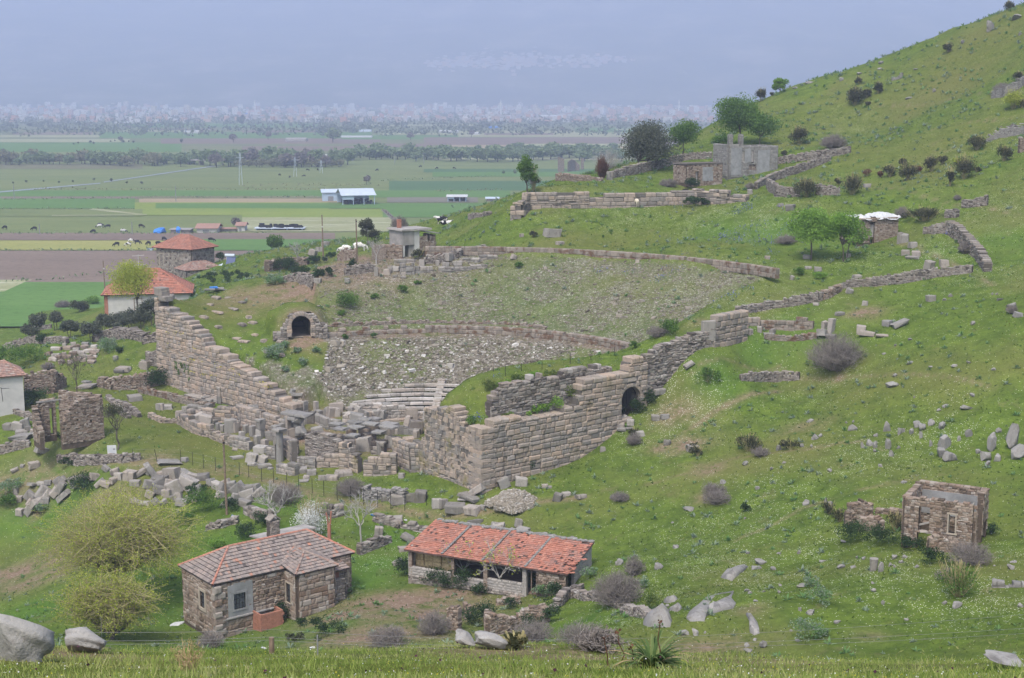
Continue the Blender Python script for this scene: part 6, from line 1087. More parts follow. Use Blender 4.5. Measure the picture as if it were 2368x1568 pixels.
bedrock([(1320,825),(1380,770),(1480,710),(1570,720),(1500,790),(1430,860),(1360,840)], c5b, 'narrow bare rock slab above the largest slab'); bedrock([(1565,1190),(1600,1185),(1660,1270),(1705,1370),(1640,1390),(1595,1360),(1590,1260)], c5b, 'pointed tapering rock slab right of the largest slab'); bedrock([(570,1240),(640,1180),(760,1180),(830,1250),(800,1310),(650,1320),(560,1290)], c5b, 'broad grey outcrop at the end of the tumbled wall', .9); bedrock([(750,1060),(830,1025),(890,1035),(860,1065),(780,1080)], c5b, 'flat low rock with weeds near the spiky plant'); bedrock([(800,1150),(850,1120),(930,1130),(900,1160)], c5b, 'small flat rock just above the broad outcrop')
# heap of gravel
def gravel():
    P = G(1190,1172); mb = MB(); n = 4200; a = rng.uniform(0,6.3,n); q = np.sqrt(rng.random(n)); r = q*(2.3+.35*np.sin(a*3)+.2*np.sin(a*7)); z = 1.3*(1-q**1.2)*(1+.35*vnoise(np.cos(a)*r*1.1+5, np.sin(a)*r*1.1))+rng.normal(size=n)*.07
    mb.boxes(np.stack([P[0]+r*np.cos(a), P[1]+.6+r*np.sin(a)*.8, P[2]+z], 1), np.abs(rng.normal(size=(n,3)))*.05+.06, rng.random(n)*6, .35, 0, rng.random(n)*.5+.45); mb.rock(P+(0,.6,.1), (1.9,1.4,.75), 3, rnd=.3)
    tag(mb.build('gravel_heap', MATS['scree'], loc=tuple(P)), 'cone heap of broken grey gravel beside the wall corner', 'gravel heap')
gravel()
# ------------------------------------------------------------------ plants
leafm('leaf_rosette', [(.15,.21,.12),(.26,.31,.235),(.11,.22,.06),(.20,.30,.13)]); leafm('leaf_grass', [(.05,.085,.018),(.095,.145,.03),(.155,.195,.045),(.25,.26,.09)])
leafm('leaf_olive', [(.055,.065,.043),(.105,.118,.083),(.17,.185,.14)]); leafm('leaf_green', [(.042,.09,.018),(.09,.17,.032),(.15,.25,.05)]); leafm('leaf_fresh', [(.09,.17,.025),(.16,.29,.04),(.23,.37,.065)])
leafm('leaf_willow', [(.20,.24,.03),(.31,.36,.05),(.44,.47,.08)]); leafm('leaf_ivy', [(.016,.036,.013),(.038,.07,.026),(.07,.12,.045)]); leafm('leaf_dark', [(.03,.036,.018),(.065,.07,.035),(.11,.11,.058)])
leafm('leaf_rust', [(.10,.05,.03),(.17,.085,.055)]); leafm('petal_white', [(.6,.6,.56),(.8,.8,.78)]); leafm('petal_blue', [(.10,.11,.36),(.17,.19,.5)]); leafm('petal_yellow', [(.45,.40,.03),(.6,.55,.06)])
leafm('bark', [(.06,.048,.038),(.13,.11,.09)]); leafm('bark_pale', [(.24,.225,.20),(.36,.34,.315)]); leafm('twig_grey', [(.115,.10,.088),(.22,.195,.175)]); leafm('twig_brown', [(.22,.19,.09),(.34,.30,.15)])
leafm('dry_stem', [(.25,.18,.09),(.38,.29,.16)]); leafm('leaf_strap', [(.045,.085,.025),(.10,.16,.05),(.20,.24,.09)])
def unit(n): d = rng.normal(size=(n, 3)); return d/np.linalg.norm(d, axis=1, keepdims=True)
def curve(a, b, k=4, wob=.15):
    a, b = np.array(a, float), np.array(b, float); t = np.linspace(0, 1, k)[:, None]; L = np.linalg.norm(b-a)
    P = a+(b-a)*t; P[1:-1] += rng.normal(size=(k-2, 3))*wob*L*.5; return P
def crown_pts(n, R3, nc, cr):
    'leaf positions in clumps over an ellipsoid; returns points, tone'
    u = unit(nc); u[:, 2] = np.where(u[:, 2] < -.55, -u[:, 2], u[:, 2]); cc_ = u*np.array(R3)*(rng.random(nc)**.45*.85)[:, None]; rr = cr*(.55+.8*rng.random(nc)); tone = rng.random(nc)
    w_ = rr**2; i = rng.choice(nc, n, p=w_/w_.sum()); d = unit(n)*(rr[i]*rng.random(n)**.4)[:, None]; d[:, 2] *= .8
    return cc_[i]+d, np.clip(tone[i]*.55+.45*rng.random(n), 0, 1), cc_
def tree(name, label, base, hgt, rx, mat, n=3500, leaf=.2, bark='bark', tr=None, cz=.62, rz=None, nc=26, cat='tree', group=None, stems=1, lean=(0,0), cr=None):
    base = np.array(base, float); e = empty(name, base, label, cat, group); tr = tr or hgt*.022; rz = (rz or hgt*.4)*1.15; rx *= 1.12; cz -= .05; n = int(n*1.7); leaf *= 1.3; c = np.array([lean[0], lean[1], hgt*cz])
    P, tone, cl = crown_pts(n, (rx*.82, rx*.82, rz*.82), nc, cr or rx*.38); mb = MB(); mb.leaves(P+c, leaf, tone); mb.build('crown', MATS[mat], e)
    mb = MB()
    for s in range(stems):
        o = np.array([(s-(stems-1)/2)*tr*2.4, rng.normal()*tr, -.3]); fk = c+np.array([(s-(stems-1)/2)*rx*.3, 0, -rz*.55]); mb.sticks([curve(o, fk, 5, .05)], [np.linspace(tr, tr*.6, 5)/(stems**.4)], 8)
        for k in range(9): q = c+cl[rng.integers(len(cl))]*.8; mb.sticks([curve(fk, q, 4)], [np.linspace(tr*.45, tr*.1, 4)], 5)
    mb.build('trunk', MATS[bark], e); return e
def leafbush(name, label, base, w_, h, mat, n=900, leaf=.12, cat='bush', group=None, twigs=0, nc=14, dep=None):
    base = np.array(base, float); P, tone, _ = crown_pts(n, (w_*.5, (dep or w_)*.5, h*.46), nc, min(w_, h)*.3); P[:, 2] = np.maximum(P[:, 2]+h*.46, .02); mb = MB(); mb.leaves(P, leaf, tone)
    if twigs:
        a = rng.uniform(0, 6.28, twigs); r = rng.random(twigs)*w_*.5; T = np.stack([np.stack([np.cos(a)*r*.15, np.sin(a)*r*.15, 0*r-.05], 1), np.stack([np.cos(a)*r*.6, np.sin(a)*r*.6, h*.5*rng.uniform(.6,1.1,twigs)], 1), np.stack([np.cos(a)*r, np.sin(a)*r, h*rng.uniform(.7,1.15,twigs)], 1)], 1); mb.sticks(T, .018, 3, rng.random(twigs), 1)
    o = mb.build(name, [MATS[mat], MATS['twig_brown']], loc=None); o.location = tuple(base); return tag(o, label, cat, group)
def twigbush(name, label, base, w_, h, mat='twig_grey', n=500, r=.012, leafmat=None, nl=0, cat='bush', group=None, fan=1.):
    base = np.array(base, float); a = rng.uniform(0, 6.28, n); q = np.sqrt(rng.random(n)); R_ = q*w_/2; hh = h*np.sqrt(np.maximum(.12, 1-q**2*.85))*rng.uniform(.55, 1.08, n); b0 = R_*.35*rng.random(n)
    T = np.stack([np.stack([np.cos(a)*b0, np.sin(a)*b0, 0*a-.05], 1), np.stack([np.cos(a+.2)*R_*.55*fan, np.sin(a+.2)*R_*.55*fan, hh*.5], 1), np.stack([np.cos(a)*R_*.9, np.sin(a)*R_*.9, hh*.85], 1), np.stack([np.cos(a-.3)*R_*1.05, np.sin(a-.3)*R_*1.05, hh], 1)], 1)
    T[:, 1:] += rng.normal(size=T[:, 1:].shape)*.05*w_; T[..., 2] = np.maximum(T[..., 2], -.05)
    mb = MB(); mb.sticks(T, np.array([1.2, 1, .8, .5])*r, 3, rng.random(n))
    for _ in range(2):
        i = rng.integers(n, size=n); s0 = T[i, 2]; e_ = s0+unit(n)*w_*.1+np.array([0, 0, h*.06]); mb.sticks(np.stack([s0, (s0+e_)/2+rng.normal(size=(n,3))*.02, e_], 1), r*.6, 3, rng.random(n))
    if nl: i = rng.integers(n, size=nl); k = rng.integers(1, 4, size=nl); mb.leaves(T[i, k]+rng.normal(size=(nl,3))*.06*w_/3, .1, None, 1)
    o = mb.build(name, [MATS[mat], MATS[leafmat or 'leaf_green']]); o.location = tuple(base); return tag(o, label, cat, group)
def baretree(name, label, base, hgt, spread, mat='bark_pale', depth=5, tr=.12, leafmat=None, nl=0, cat='tree', leaf=.12, fork=.35, twig=.35):
    base = np.array(base, float); e = empty(name, base, label, cat); segs = [[], []]; tips = []
    def grow(p, d, L, r, k):
        q = p+d*L; P = curve(p, q, 4, .08); segs[0].append(P); segs[1].append(np.linspace(r, r*.66, 4)); 
        if k == 0: tips.append(q); return
        for _ in range(3 if k > 1 else 4):
            nd = d+rng.normal(size=3)*twig*1.5+np.array([0, 0, .18]); nd /= np.linalg.norm(nd); grow(P[-1] if rng.random() < .6 else P[2], nd, L*rng.uniform(.55, .85), r*.6, k-1)
    t0 = np.array([0, 0, -.2]); f = np.array([rng.normal()*.1, 0, hgt*fork]); mb = MB(); mb.sticks([curve(t0, f, 4, .06)], [np.linspace(tr, tr*.75, 4)], 7)
    for k in range(4): a = k*1.57+rng.random(); d = np.array([math.cos(a)*spread, math.sin(a)*spread, 1.]); d /= np.linalg.norm(d); grow(f, d, hgt*.26, tr*.55, depth-2)
    mb.build('trunk', MATS[mat], e); mb = MB(); mb.sticks(np.array(segs[0]), np.maximum(np.array(segs[1]), .011), 4)
    if nl: T = np.array(tips); i = rng.integers(len(T), size=nl); mb.leaves(T[i]+rng.normal(size=(nl,3))*.12, leaf, None, 1)
    mb.build('crown', [MATS[mat], MATS[leafmat or 'leaf_fresh']], e); return e
def S(P): return depthw(P)/FP
# --- the big yellow green willow and its lower twin
def willow(name, label, base, hgt, fx, nb, nt_, nl, crown_c, crown_r, tr=.35, cat='tree'):
    base = np.array(base, float); e = empty(name, base, label, cat); c = np.array(crown_c); Rr = np.array(crown_r); mb = MB(); tw_ = []; 
    fk = np.array([.3, 0, hgt*fx]); mb.sticks([curve((0,0,-.4), fk, 5, .04)], [np.linspace(tr, tr*.7, 5)], 8); lim = []
    for k in range(nb): u = unit(1)[0]; u[2] = abs(u[2])*.8-.15; q = c+u*Rr*.62; P = curve(fk, q, 5, .12); lim.append(P); mb.sticks([P], [np.linspace(tr*.35, .03, 5)], 5)
    mb.build('trunk', MATS['bark'], e); mb = MB(); n = nt_; L = np.array(lim); i = rng.integers(nb, size=n); k = rng.integers(1, 5, size=n); s0 = L[i, k]; u = unit(n); u[:, 2] = u[:, 2]*.8+.2; e_ = c+u*Rr*rng.uniform(.72, 1.06, n)[:, None]; d_ = e_-s0; ln = np.linalg.norm(d_, axis=1, keepdims=True); e_ = s0+d_*np.minimum(1, Rr.max()*.75/ln); md = (s0+e_)/2+rng.normal(size=(n,3))*.25+np.array([0,0,.35]); e_ = e_-np.array([0,0,.3])
    T = np.stack([s0, s0*.45+md*.55+rng.normal(size=(n,3))*.08, md, md*.4+e_*.6, e_], 1); mb.sticks(T, np.array([1.5,1.2,1,.7,.4])*.016, 3, rng.random(n), 0)
    i = rng.integers(n, size=nl); t = rng.random(nl)**.7*3.999; k = t.astype(int); f_ = (t-k)[:, None]; P = T[i, k]*(1-f_)+T[i, k+1]*f_+rng.normal(size=(nl,3))*.11; tone = np.clip(.3*rng.random(n)[i]+.7*rng.random(nl), 0, 1); mb.leaves(P, .135, tone, 1, asp=.45); mb.build('crown', [MATS['twig_brown'], MATS['leaf_willow']], e); return e
P = W(262, 1400, 112); P[2] = h1(P[0], P[1]); willow('willow_tree', 'wide yellow green willow with fine feathery twigs in the lower left', P, 9.5, .36, 26, 1000, 34000, (.3,0,5.9), (8.3,5.6,5.3), .4)
P = G(255, 1478); willow('willow_bush', 'low twiggy yellow green willow thicket beneath the wide willow', P, 4.5, .08, 26, 700, 17000, (0,0,2.7), (5.2,2.8,3.4), .2, 'bush')
tree('yellow_tree', 'yellow green feathery tree in front of the broad red roof', W(318, 735, 207), 9.3, 4.3, 'leaf_willow', 5200, .17, cz=.58, nc=60)
# --- olives and trees
for x, yb, wd, h_, d, lb in [(88,752,52,62,206,'tall pale olive at the left end of the olive row'),(128,748,40,50,210,'slim feathery grey tree behind the left olives'),(68,748,44,46,204,'round olive leaning left at the end of the row'),(212,778,52,50,197,'low pale olive in front of the row, over the dark wall'),(268,768,66,58,199,'broad olive in the middle of the olive row'),(240,762,48,44,205,'half hidden olive behind the broad middle olive'),(160,765,48,46,202,'small olive beside the dark wall bend'),(300,755,52,50,206,'olive in front of the white farmhouse wall'),(355,770,66,70,194,'grey olive against the corner of the tall stepped wall'),(330,764,50,50,203,'smaller olive beside the corner olive')]:
    P = W(x, yb, d); P[2] = h1(P[0], P[1]); k = S(P); tree('olive_tree', lb, P, h_*k, wd*k/2, 'leaf_olive', 1500, .19, cz=.64, rz=h_*k*.33, nc=18, group='olive trees by the farmhouse', stems=2, tr=.1)
P = W(1497, 392, 245); tree('olive_tree', 'big round grey green olive spreading over the drystone wall', P, 7.8, 4.9, 'leaf_olive', 9000, .24, cz=.54, rz=3.7, nc=60, stems=3, tr=.3)
P = W(1580, 358, 256); tree('broadleaf_tree', 'rounded fresh green tree right behind the big olive', P, 6.3, 3.4, 'leaf_green', 3600, .24, cz=.62, rz=2.5, nc=30, tr=.15)
P = W(1712, 345, 262); P[2] = h1(P[0], P[1]); tree('broadleaf_tree', 'tallest dark green tree rising behind the chimney ruin', P, 9.3, 5.3, 'leaf_green', 7500, .26, cz=.56, rz=4.2, nc=40, tr=.2)
P = W(1757, 335, 258); P[2] = h1(P[0], P[1]); tree('broadleaf_tree', 'lower green tree at the right shoulder of the chimney ruin', P, 6.0, 3.6, 'leaf_green', 3000, .24, cz=.58, rz=2.4, nc=24)
P = W(1665, 345, 254); P[2] = h1(P[0], P[1]); tree('broadleaf_tree', 'small green tree behind the left chimney', P, 4.2, 1.8, 'leaf_green', 1500, .22, cz=.58, rz=1.7, nc=14)
P = W(1219, 445, 211); tree('broadleaf_tree', 'narrow bright green tree on the left end of the terrace', P, 6.2, 1.6, 'leaf_green', 2200, .2, cz=.56, rz=2.9, nc=26, lean=(-.1,0)); P = W(1234, 440, 212); leafbush('bush', 'brownish bush leaning on the narrow terrace tree', P, 1.9, 3.2, 'leaf_dark', 700, .16, twigs=40)
P = W(1875, 582, 178); P[2] = h1(P[0], P[1]); tree('broadleaf_tree', 'bright green tree with a dark trunk left of the white topped hut', P, 7.2, 3.1, 'leaf_fresh', 5200, .2, cz=.62, rz=2.6, nc=34, tr=.14)
P = W(1955, 588, 176); P[2] = h1(P[0], P[1]); tree('broadleaf_tree', 'paler green tree just in front of the white topped hut', P, 6.8, 2.5, 'leaf_fresh', 4200, .19, cz=.6, rz=2.7, nc=26, stems=2, tr=.12)
P = W(635, 598, 290); tree('broadleaf_tree', 'compact green tree between the red roofs and the bare yard', P, 5.0, 2.2, 'leaf_green', 2200, .24, cz=.56, rz=2.2, nc=20); P = W(852, 562, 255); tree('dark_tree', 'dark grey green tree left of the derelict flat roofed house', P, 4.8, 1.5, 'leaf_dark', 1600, .2, cz=.58, rz=2.3, nc=18, lean=(-.2,0))
P = G(1803, 217); tree('broadleaf_tree', 'small round green tree alone on the hill skyline', P, 3.6, 1.6, 'leaf_fresh', 1200, .26, cz=.55, rz=1.6, nc=14); P = W(2, 800, 190); P[2] = h1(P[0], P[1]); tree('broadleaf_tree', 'dark green tree cut off by the left edge', P, 3.2, 1., 'leaf_green', 900, .2, nc=12)
# --- bare and flowering trees
for (x, yb), h_, lb, nl in [(c4b(875,890), 165, 'left leafing fig tree in front of the barn', 220), (c4b(1255,990), 195, 'right leafing fig tree in front of the barn', 240)]:
    P = G(x, yb); baretree('fig_tree', lb, P, h_*.62*S(P)*1.05, .75, 'bark_pale', 5, .1, 'leaf_willow', nl, leaf=.16, fork=.3)
P = G(*c3b(1150,350)); baretree('bare_tree', 'bare pale grey tree standing behind the hip roofed house', P, 4.2, .8, 'bark_pale', 6, .14); P = G(*c3b(1970,480)); baretree('bare_tree', 'wide bare twiggy tree to the right of the white blossom bush', P, 4.4, .9, 'bark_pale', 6, .1, 'leaf_willow', 60)
P = G(*c1a(1040,800)); e = baretree('small_tree', 'small leaning green tree beside the white notice board', P, 4.8, .6, 'bark', 5, .11, fork=.45); Q, tone, _ = crown_pts(1300, (1.5,1.2,1.1), 14, .6); mb = MB(); mb.leaves(Q+np.array([-.15,0,4.1]), .15, tone); mb.build('foliage', MATS['leaf_dark'], e)
P = G(*c1a(683,310)); baretree('bare_tree', 'dark bare slender tree by the cottage wall', P, 5.4, .6, 'bark', 6, .09); P = G(*c3m(275,1050)); baretree('bare_tree', 'whitish bare tree before the brown shed wall', P, 4.2, .5, 'bark_pale', 5, .1); P = G(*c3m(970,1050)); baretree('bare_tree', 'pale leafing fig at the right of the bare earth yard', P, 3.6, .6, 'bark_pale', 5, .08); P = G(*c5u(970,480)); twigbush('bare_tree', 'pale bare spreading tree behind the rust red shrub', P, 5.5, 3.6, 'bark_pale', 170, .014, cat='tree')
P = G(*c3b(1480,410)); leafbush('blossom_bush', 'bush covered in white blossom behind the house chimney', P, 2.9, 3.1, 'petal_white', 4200, .12, twigs=80, nc=22); P = G(*c3b(1430,260)); leafbush('bush', 'bright spring green bush behind the white blossom bush', P, 4.2, 2.6, 'leaf_fresh', 1800, .1, nc=26)
# --- shrubs
c7x = lambda x, y: c7(x, y)
for f, x, yb, w_, h, mat, tw_, lb in [(c4,1010,540,190,80,'leaf_fresh',0,'grass hanging over the left top of the upper wall tier'),(c4,1160,480,190,70,'leaf_grass',0,'long grass along the top of the upper wall tier'),(c4,1330,450,200,70,'leaf_fresh',0,'green tufts on the middle of the upper wall tier'),(c4,1480,425,180,60,'leaf_grass',0,'pale grass cap on the upper wall tier'),(c4,1640,400,200,60,'leaf_fresh',0,'green tufts at the right of the upper wall tier'),(c4,1010,850,150,70,'leaf_grass',0,'pale grass on the ledge beside the blue flowers'),(c4,1380,770,200,90,'leaf_fresh',0,'broad grass clump on the wall ledge'),(c4,1060,830,150,60,'leaf_fresh',0,'grass tuft spilling over the left of the wall ledge'),(c4,1290,800,220,80,'leaf_fresh',0,'grass tuft spilling over the middle of the wall ledge'),(c4,1480,740,260,110,'leaf_fresh',0,'thick grass on the wall ledge'),(c4,1650,640,180,130,'leaf_grass',0,'long grass climbing behind the wall ledge'),(c4,900,560,180,110,'leaf_grass',0,'long grass at the left end of the upper wall tier'),(c6,555,1165,135,115,'leaf_dark',40,'dark round bush above the two chimneys'),(c6,245,815,80,90,'leaf_dark',30,'dark bush on the skyline next to the small green tree'),(c6,330,780,30,30,'leaf_dark',10,'tiny bush on the skyline between its two neighbours'),(c6,1000,850,115,130,'leaf_dark',40,'big dark bush at the low end of the hillside outcrop'),(c6,1100,790,90,60,'leaf_dark',30,'middle dark bush beside the hillside outcrop'),(c6,1190,755,70,80,'leaf_dark',30,'upper dark bush beside the hillside outcrop'),(c6,1028,682,48,58,'leaf_dark',20,'small dark bush above the hillside outcrop'),(c6,1105,850,40,28,'leaf_dark',10,'low dark tuft below the hillside outcrop'),(c6,1755,422,70,62,'leaf_dark',30,'dark bush alone below the skyline boulder'),(c6,2238,85,75,65,'leaf_dark',30,'highest dark bush near the top right corner'),(c6,2322,650,70,60,'leaf_dark',30,'dark bush on the stone heap near the right edge'),(c6,2280,880,155,135,'leaf_willow',40,'yellow green gorse like bush near the right edge'),(c6,2350,870,60,60,'leaf_dark',20,'dark bush cut off by the right edge'),(c6,1985,1210,155,95,'leaf_dark',40,'dark spreading bush below the rubble at the right edge'),(c6,2205,1300,105,110,'leaf_dark',30,'dark upright bush near the brown corner ruin'),(c6,430,1255,60,40,'leaf_dark',10,'low bush behind the chimney ruin'),
 (c7,610,405,190,125,'leaf_dark',40,'dark bush growing over the curved drystone wall'),(c7,980,385,180,140,'leaf_dark',40,'brown green bush right of the blue rag'),(c7,865,310,40,55,'leaf_dark',15,'small bush behind the blue rag'),(c7,1285,245,90,80,'leaf_dark',30,'first dark bush of the hillside thicket from the left'),(c7,1430,270,140,110,'leaf_dark',40,'grey brown bush in the middle of the hillside thicket'),(c7,1500,215,70,55,'leaf_rust',20,'rust brown bush in the hillside thicket'),(c7,1620,200,110,100,'leaf_dark',40,'dark bush at the upper right of the hillside thicket'),(c7,1710,145,80,60,'leaf_dark',30,'olive brown bush topmost in the hillside thicket'),(c7,1390,160,60,55,'leaf_dark',20,'small round bush above the hillside thicket'),(c7,1880,260,150,160,'leaf_dark',40,'large dark bush right of the hillside thicket'),(c7,1770,320,65,130,'leaf_dark',30,'narrow olive bush left of the large dark bush'),(c7,1830,140,60,50,'leaf_willow',20,'yellowish bush just above the large dark bush'),(c7,1990,205,55,35,'leaf_dark',15,'low bush to the right of the large dark bush'),(c7,1100,240,70,50,'leaf_rust',15,'brown low scrub left of the hillside thicket'),(c7,1210,250,50,45,'leaf_rust',15,'small brown shrub at the left of the hillside thicket'),(c7,1560,600,330,100,'leaf_dark',60,'bramble thicket behind the enclosure wall'),(c7,1380,570,120,80,'twig',0,'grey bramble tangle beside the white topped hut'),(c7,1890,860,110,90,'twig',0,'grey bare shrub inside the enclosure wall'),(c7,155,345,80,50,'twig',0,'small bare shrub on the terrace end'),(c7,450,780,180,60,'twig',0,'bare purple grey shrub under the bright green tree'),(c7,1830,430,60,40,'twig',0,'bare shrub beside the lone rubble wall'),(c7,725,1070,110,60,'leaf_fresh',0,'green fennel clump below the tree enclosure'),(c7,550,1040,90,60,'leaf_green',0,'green clump beside the rubble in front of the rim'),
 (c6,830,1195,200,95,'twig',0,'pale bare bush on the drystone wall behind the ruin'),(c6,2200,740,150,60,'twig',0,'purple grey shrub among stones near the right edge'),(c6,2280,1055,80,50,'twig',0,'brown shrub on the rubble spread at the right edge'),
 (c8,1020,640,390,235,'twig',0,'big grey leafless bush on the slope below the pillar stone'),(c8,480,1260,130,60,'twig',0,'grey shrub at the right of the low heather patch'),(c8,400,1225,230,100,'leaf_dark',30,'low dark green heather patch on the slope'),(c8,700,1210,150,60,'leaf_dark',10,'dark weeds between two boulders'),(c8,30,1260,80,60,'leaf_dark',20,'dark little bush below the gate'),(c8,2280,240,80,60,'twig',0,'grey shrub by the rocks at the right edge'),(c8,150,1528,170,70,'twig',0,'pale grey shrub on the slope above the barn'),(c8,100,730,180,90,'leaf_green',10,'green herb patch under the gate wall'),
 (c6b,1580,1290,400,250,'leaf_green',80,'green and grey thornbush below the roofless ruin'),(c6b,1680,1000,370,190,'twig',0,'large bare purple grey bush before the roofless ruin'),(c6b,1480,1150,200,120,'twig',0,'dark twigs at the left of the green thornbush'),(c6b,640,810,260,150,'leaf_ivy',0,'ivy over the foot of the stepped stone stub'),(c6b,860,830,300,130,'leaf_ivy',0,'dark ivy bank between the two ruins'),(c6b,1010,700,180,150,'leaf_dark',40,'dark shrub at the left wall of the roofless ruin'),(c6b,1330,1010,250,110,'leaf_ivy',0,'ivy patch in front of the roofless ruin'),(c6b,1150,870,220,100,'leaf_ivy',0,'ivy under the doorway of the roofless ruin'),(c6b,410,545,120,90,'leaf_dark',20,'shrub at the foot of the pointed boulder'),(c6b,500,620,120,110,'leaf_dark',20,'dark bush left of the stepped stone stub'),(c6b,1720,740,100,80,'leaf_ivy',0,'ivy at the open corner of the roofless ruin'),(c6b,1880,740,90,80,'leaf_ivy',0,'small ivy clump right of the roofless ruin'),
 (c5b,300,1080,480,300,'twig',0,'grey leafless thicket at the right end of the barn'),(c5b,470,800,210,180,'twig',0,'upper grey bush of the thicket beside the barn'),(c5b,330,70,190,80,'twig',0,'grey shrub by a boulder on the slope above the barn'),(c5b,1280,95,270,110,'twig',0,'round purple grey bush in the middle of the slope'),(c5b,1555,180,80,60,'leaf_ivy',0,'small dark tuft right of the round purple bush'),(c5b,560,930,90,110,'leaf_rosette',0,'blue green thistle clump by the barn thicket'),(c5b,2150,1450,330,200,'leaf_rosette',0,'large silvery thistle clump near the bottom right'),(c5b,2310,1410,130,90,'leaf_rosette',0,'smaller silvery thistle right of the large clump'),(c5b,2200,910,200,90,'leaf_rosette',0,'silvery weeds behind a flat boulder'),(c5b,2290,1090,260,160,'leaf_rosette',0,'tall green weeds left of the lower right stones'),(c5b,650,1150,250,170,'leaf_grass',0,'bright green weeds above the broad outcrop'),(c5b,100,1540,450,200,'twig',0,'grey leafless scrub in the bottom centre dip'),
 (c4b,600,900,170,140,'leaf_ivy',0,'ivy clump at the left of the fig trunks'),(c4b,740,930,200,130,'leaf_ivy',0,'ivy hump between the two fig trees, left part'),(c4b,900,940,170,150,'leaf_ivy',0,'ivy hump round the left fig trunk'),(c4b,1050,990,150,80,'leaf_ivy',0,'low ivy between the fig trees'),(c4b,300,810,180,140,'leaf_ivy',0,'green bush at the left end of the barn'),(c4b,400,840,70,40,'leaf_ivy',0,'ivy sprig on the barn footing'),(c4b,490,860,60,50,'leaf_ivy',0,'second ivy sprig on the barn footing'),(c4b,1650,1010,170,120,'leaf_rosette',0,'silvery thistle in the yard ruin'),(c4b,1750,1090,160,180,'leaf_ivy',0,'dark ivy against the climbing rubble wall'),(c4b,1530,940,140,70,'leaf_ivy',0,'ivy beside the round stone by the barn door'),(c4b,1760,1260,130,130,'leaf_ivy',0,'ivy at the right end of the yard ruin'),(c4b,1080,1290,170,200,'leaf_ivy',0,'ivy inside the yard ruin gap'),(c4b,930,1280,150,120,'leaf_ivy',0,'ivy under the stub walls of the yard ruin'),(c4b,1350,1130,110,90,'leaf_ivy',0,'ivy on top of the yard ruin wall'),(c4b,1550,1340,200,110,'leaf_ivy',0,'ivy in front of the yard ruin'),(c4b,2130,830,180,100,'leaf_rosette',0,'grey green weeds at the barn right corner'),
 (c4b,600,1380,330,200,'twig',0,'grey scrub at the left foot of the yard ruin'),(c4b,150,1490,400,170,'twig',0,'grey bare scrub before the ploughed yard'),(c4b,1550,1450,450,170,'twig',0,'grey scrub below the yard ruin'),(c4b,2050,1490,500,190,'twig',0,'wide grey scrub behind the spiky plant'),(c4b,1400,1520,330,120,'leaf_dark',30,'dark green scrub behind the low rocks'),
 (c3b,1195,1245,110,150,'leaf_ivy',0,'dark bush against the bay of the stone house'),(c3b,1540,1130,200,110,'leaf_ivy',0,'low dark shrub along the house porch'),(c3b,1385,1300,80,60,'leaf_ivy',0,'small shrub below the house bay'),(c3b,1610,1400,400,110,'leaf_ivy',0,'ivy covered bank below the house'),(c3b,1330,1450,180,80,'leaf_dark',0,'weedy bank by the tilted post'),(c3b,820,450,180,110,'leaf_ivy',0,'dark leafy shrub behind the house roof'),(c3b,560,530,150,90,'leaf_fresh',0,'light green shrub beside the willow'),(c3b,1000,330,250,90,'leaf_ivy',0,'green weeds under the bare pale tree'),(c3b,880,560,0,0,'',0,''),(c3b,500,1510,250,150,'twig',0,'bare shrub at the house corner wall'),(c3b,1860,970,180,60,'leaf_rosette',0,'pale weeds beside the house path'),(c3b,1480,530,0,0,'',0,''),(c3b,230,300,330,110,'leaf_green',0,'nettle patch beside the utility pole'),(c3b,690,180,170,90,'leaf_ivy',0,'dark bush at the utility pole foot'),
 (c3,900,1440,320,170,'twig',0,'round grey leafless bush at the wire fence'),(c3,200,1530,350,200,'twig',0,'sprawling grey twigs in front of the wire fence'),(c3,2180,715,180,110,'leaf_green',0,'leafy flower clump on the corner ledge'),(c4,1500,1260,270,80,'twig',0,'grey grass clump under the tumbled blocks'),(c4,1200,1330,180,90,'leaf_ivy',0,'ivy below the right retaining wall'),(c4,990,1380,140,60,'leaf_ivy',0,'ivy at the wall foot near the corner'),(c4,1520,960,50,70,'leaf_ivy',0,'ivy tuft on the right retaining wall'),(c5g,590,1195,90,70,'leaf_ivy',0,'bush on the left foot of the gate'),(c5g,750,1180,140,110,'leaf_ivy',0,'bush on the right foot of the gate'),(c5g,850,1090,150,110,'leaf_ivy',0,'ivy bank right of the gate'),(c5g,730,540,100,70,'leaf_green',0,'green shrub on the mound by the climbing wall'),(c5g,1100,400,250,120,'leaf_green',0,'weeds on the theatre edge beside the slab'),(c5g,960,420,230,90,'twig',0,'grey brush along the theatre edge'),(c5g,1160,590,80,60,'leaf_ivy',0,'ivy below the climbing wall'),(c5g,720,1480,160,110,'twig',0,'grey shrub with stones in the slope below the gate'),(c5g,730,1420,130,90,'leaf_dark',10,'dark shrub in the slope below the gate'),(c5g,1320,1530,160,60,'leaf_dark',10,'low shrub beside the bare earth below the gate'),
 (c5u,920,560,120,190,'rust',0,'rust red bare shrub on the far terrace'),(c5u,1690,650,110,60,'leaf_ivy',0,'ivy at the annex corner'),(c5u,1740,785,310,55,'leaf_ivy',0,'dark grass strip along the terrace wall'),(c5u,340,1060,80,50,'leaf_dark',10,'dark shrub on the terrace slope'),(c5u,1480,630,150,60,'twig',0,'grey brush below the annex'),(c5u,1620,690,70,40,'leaf_dark',10,'small dark bush on the terrace wall'),
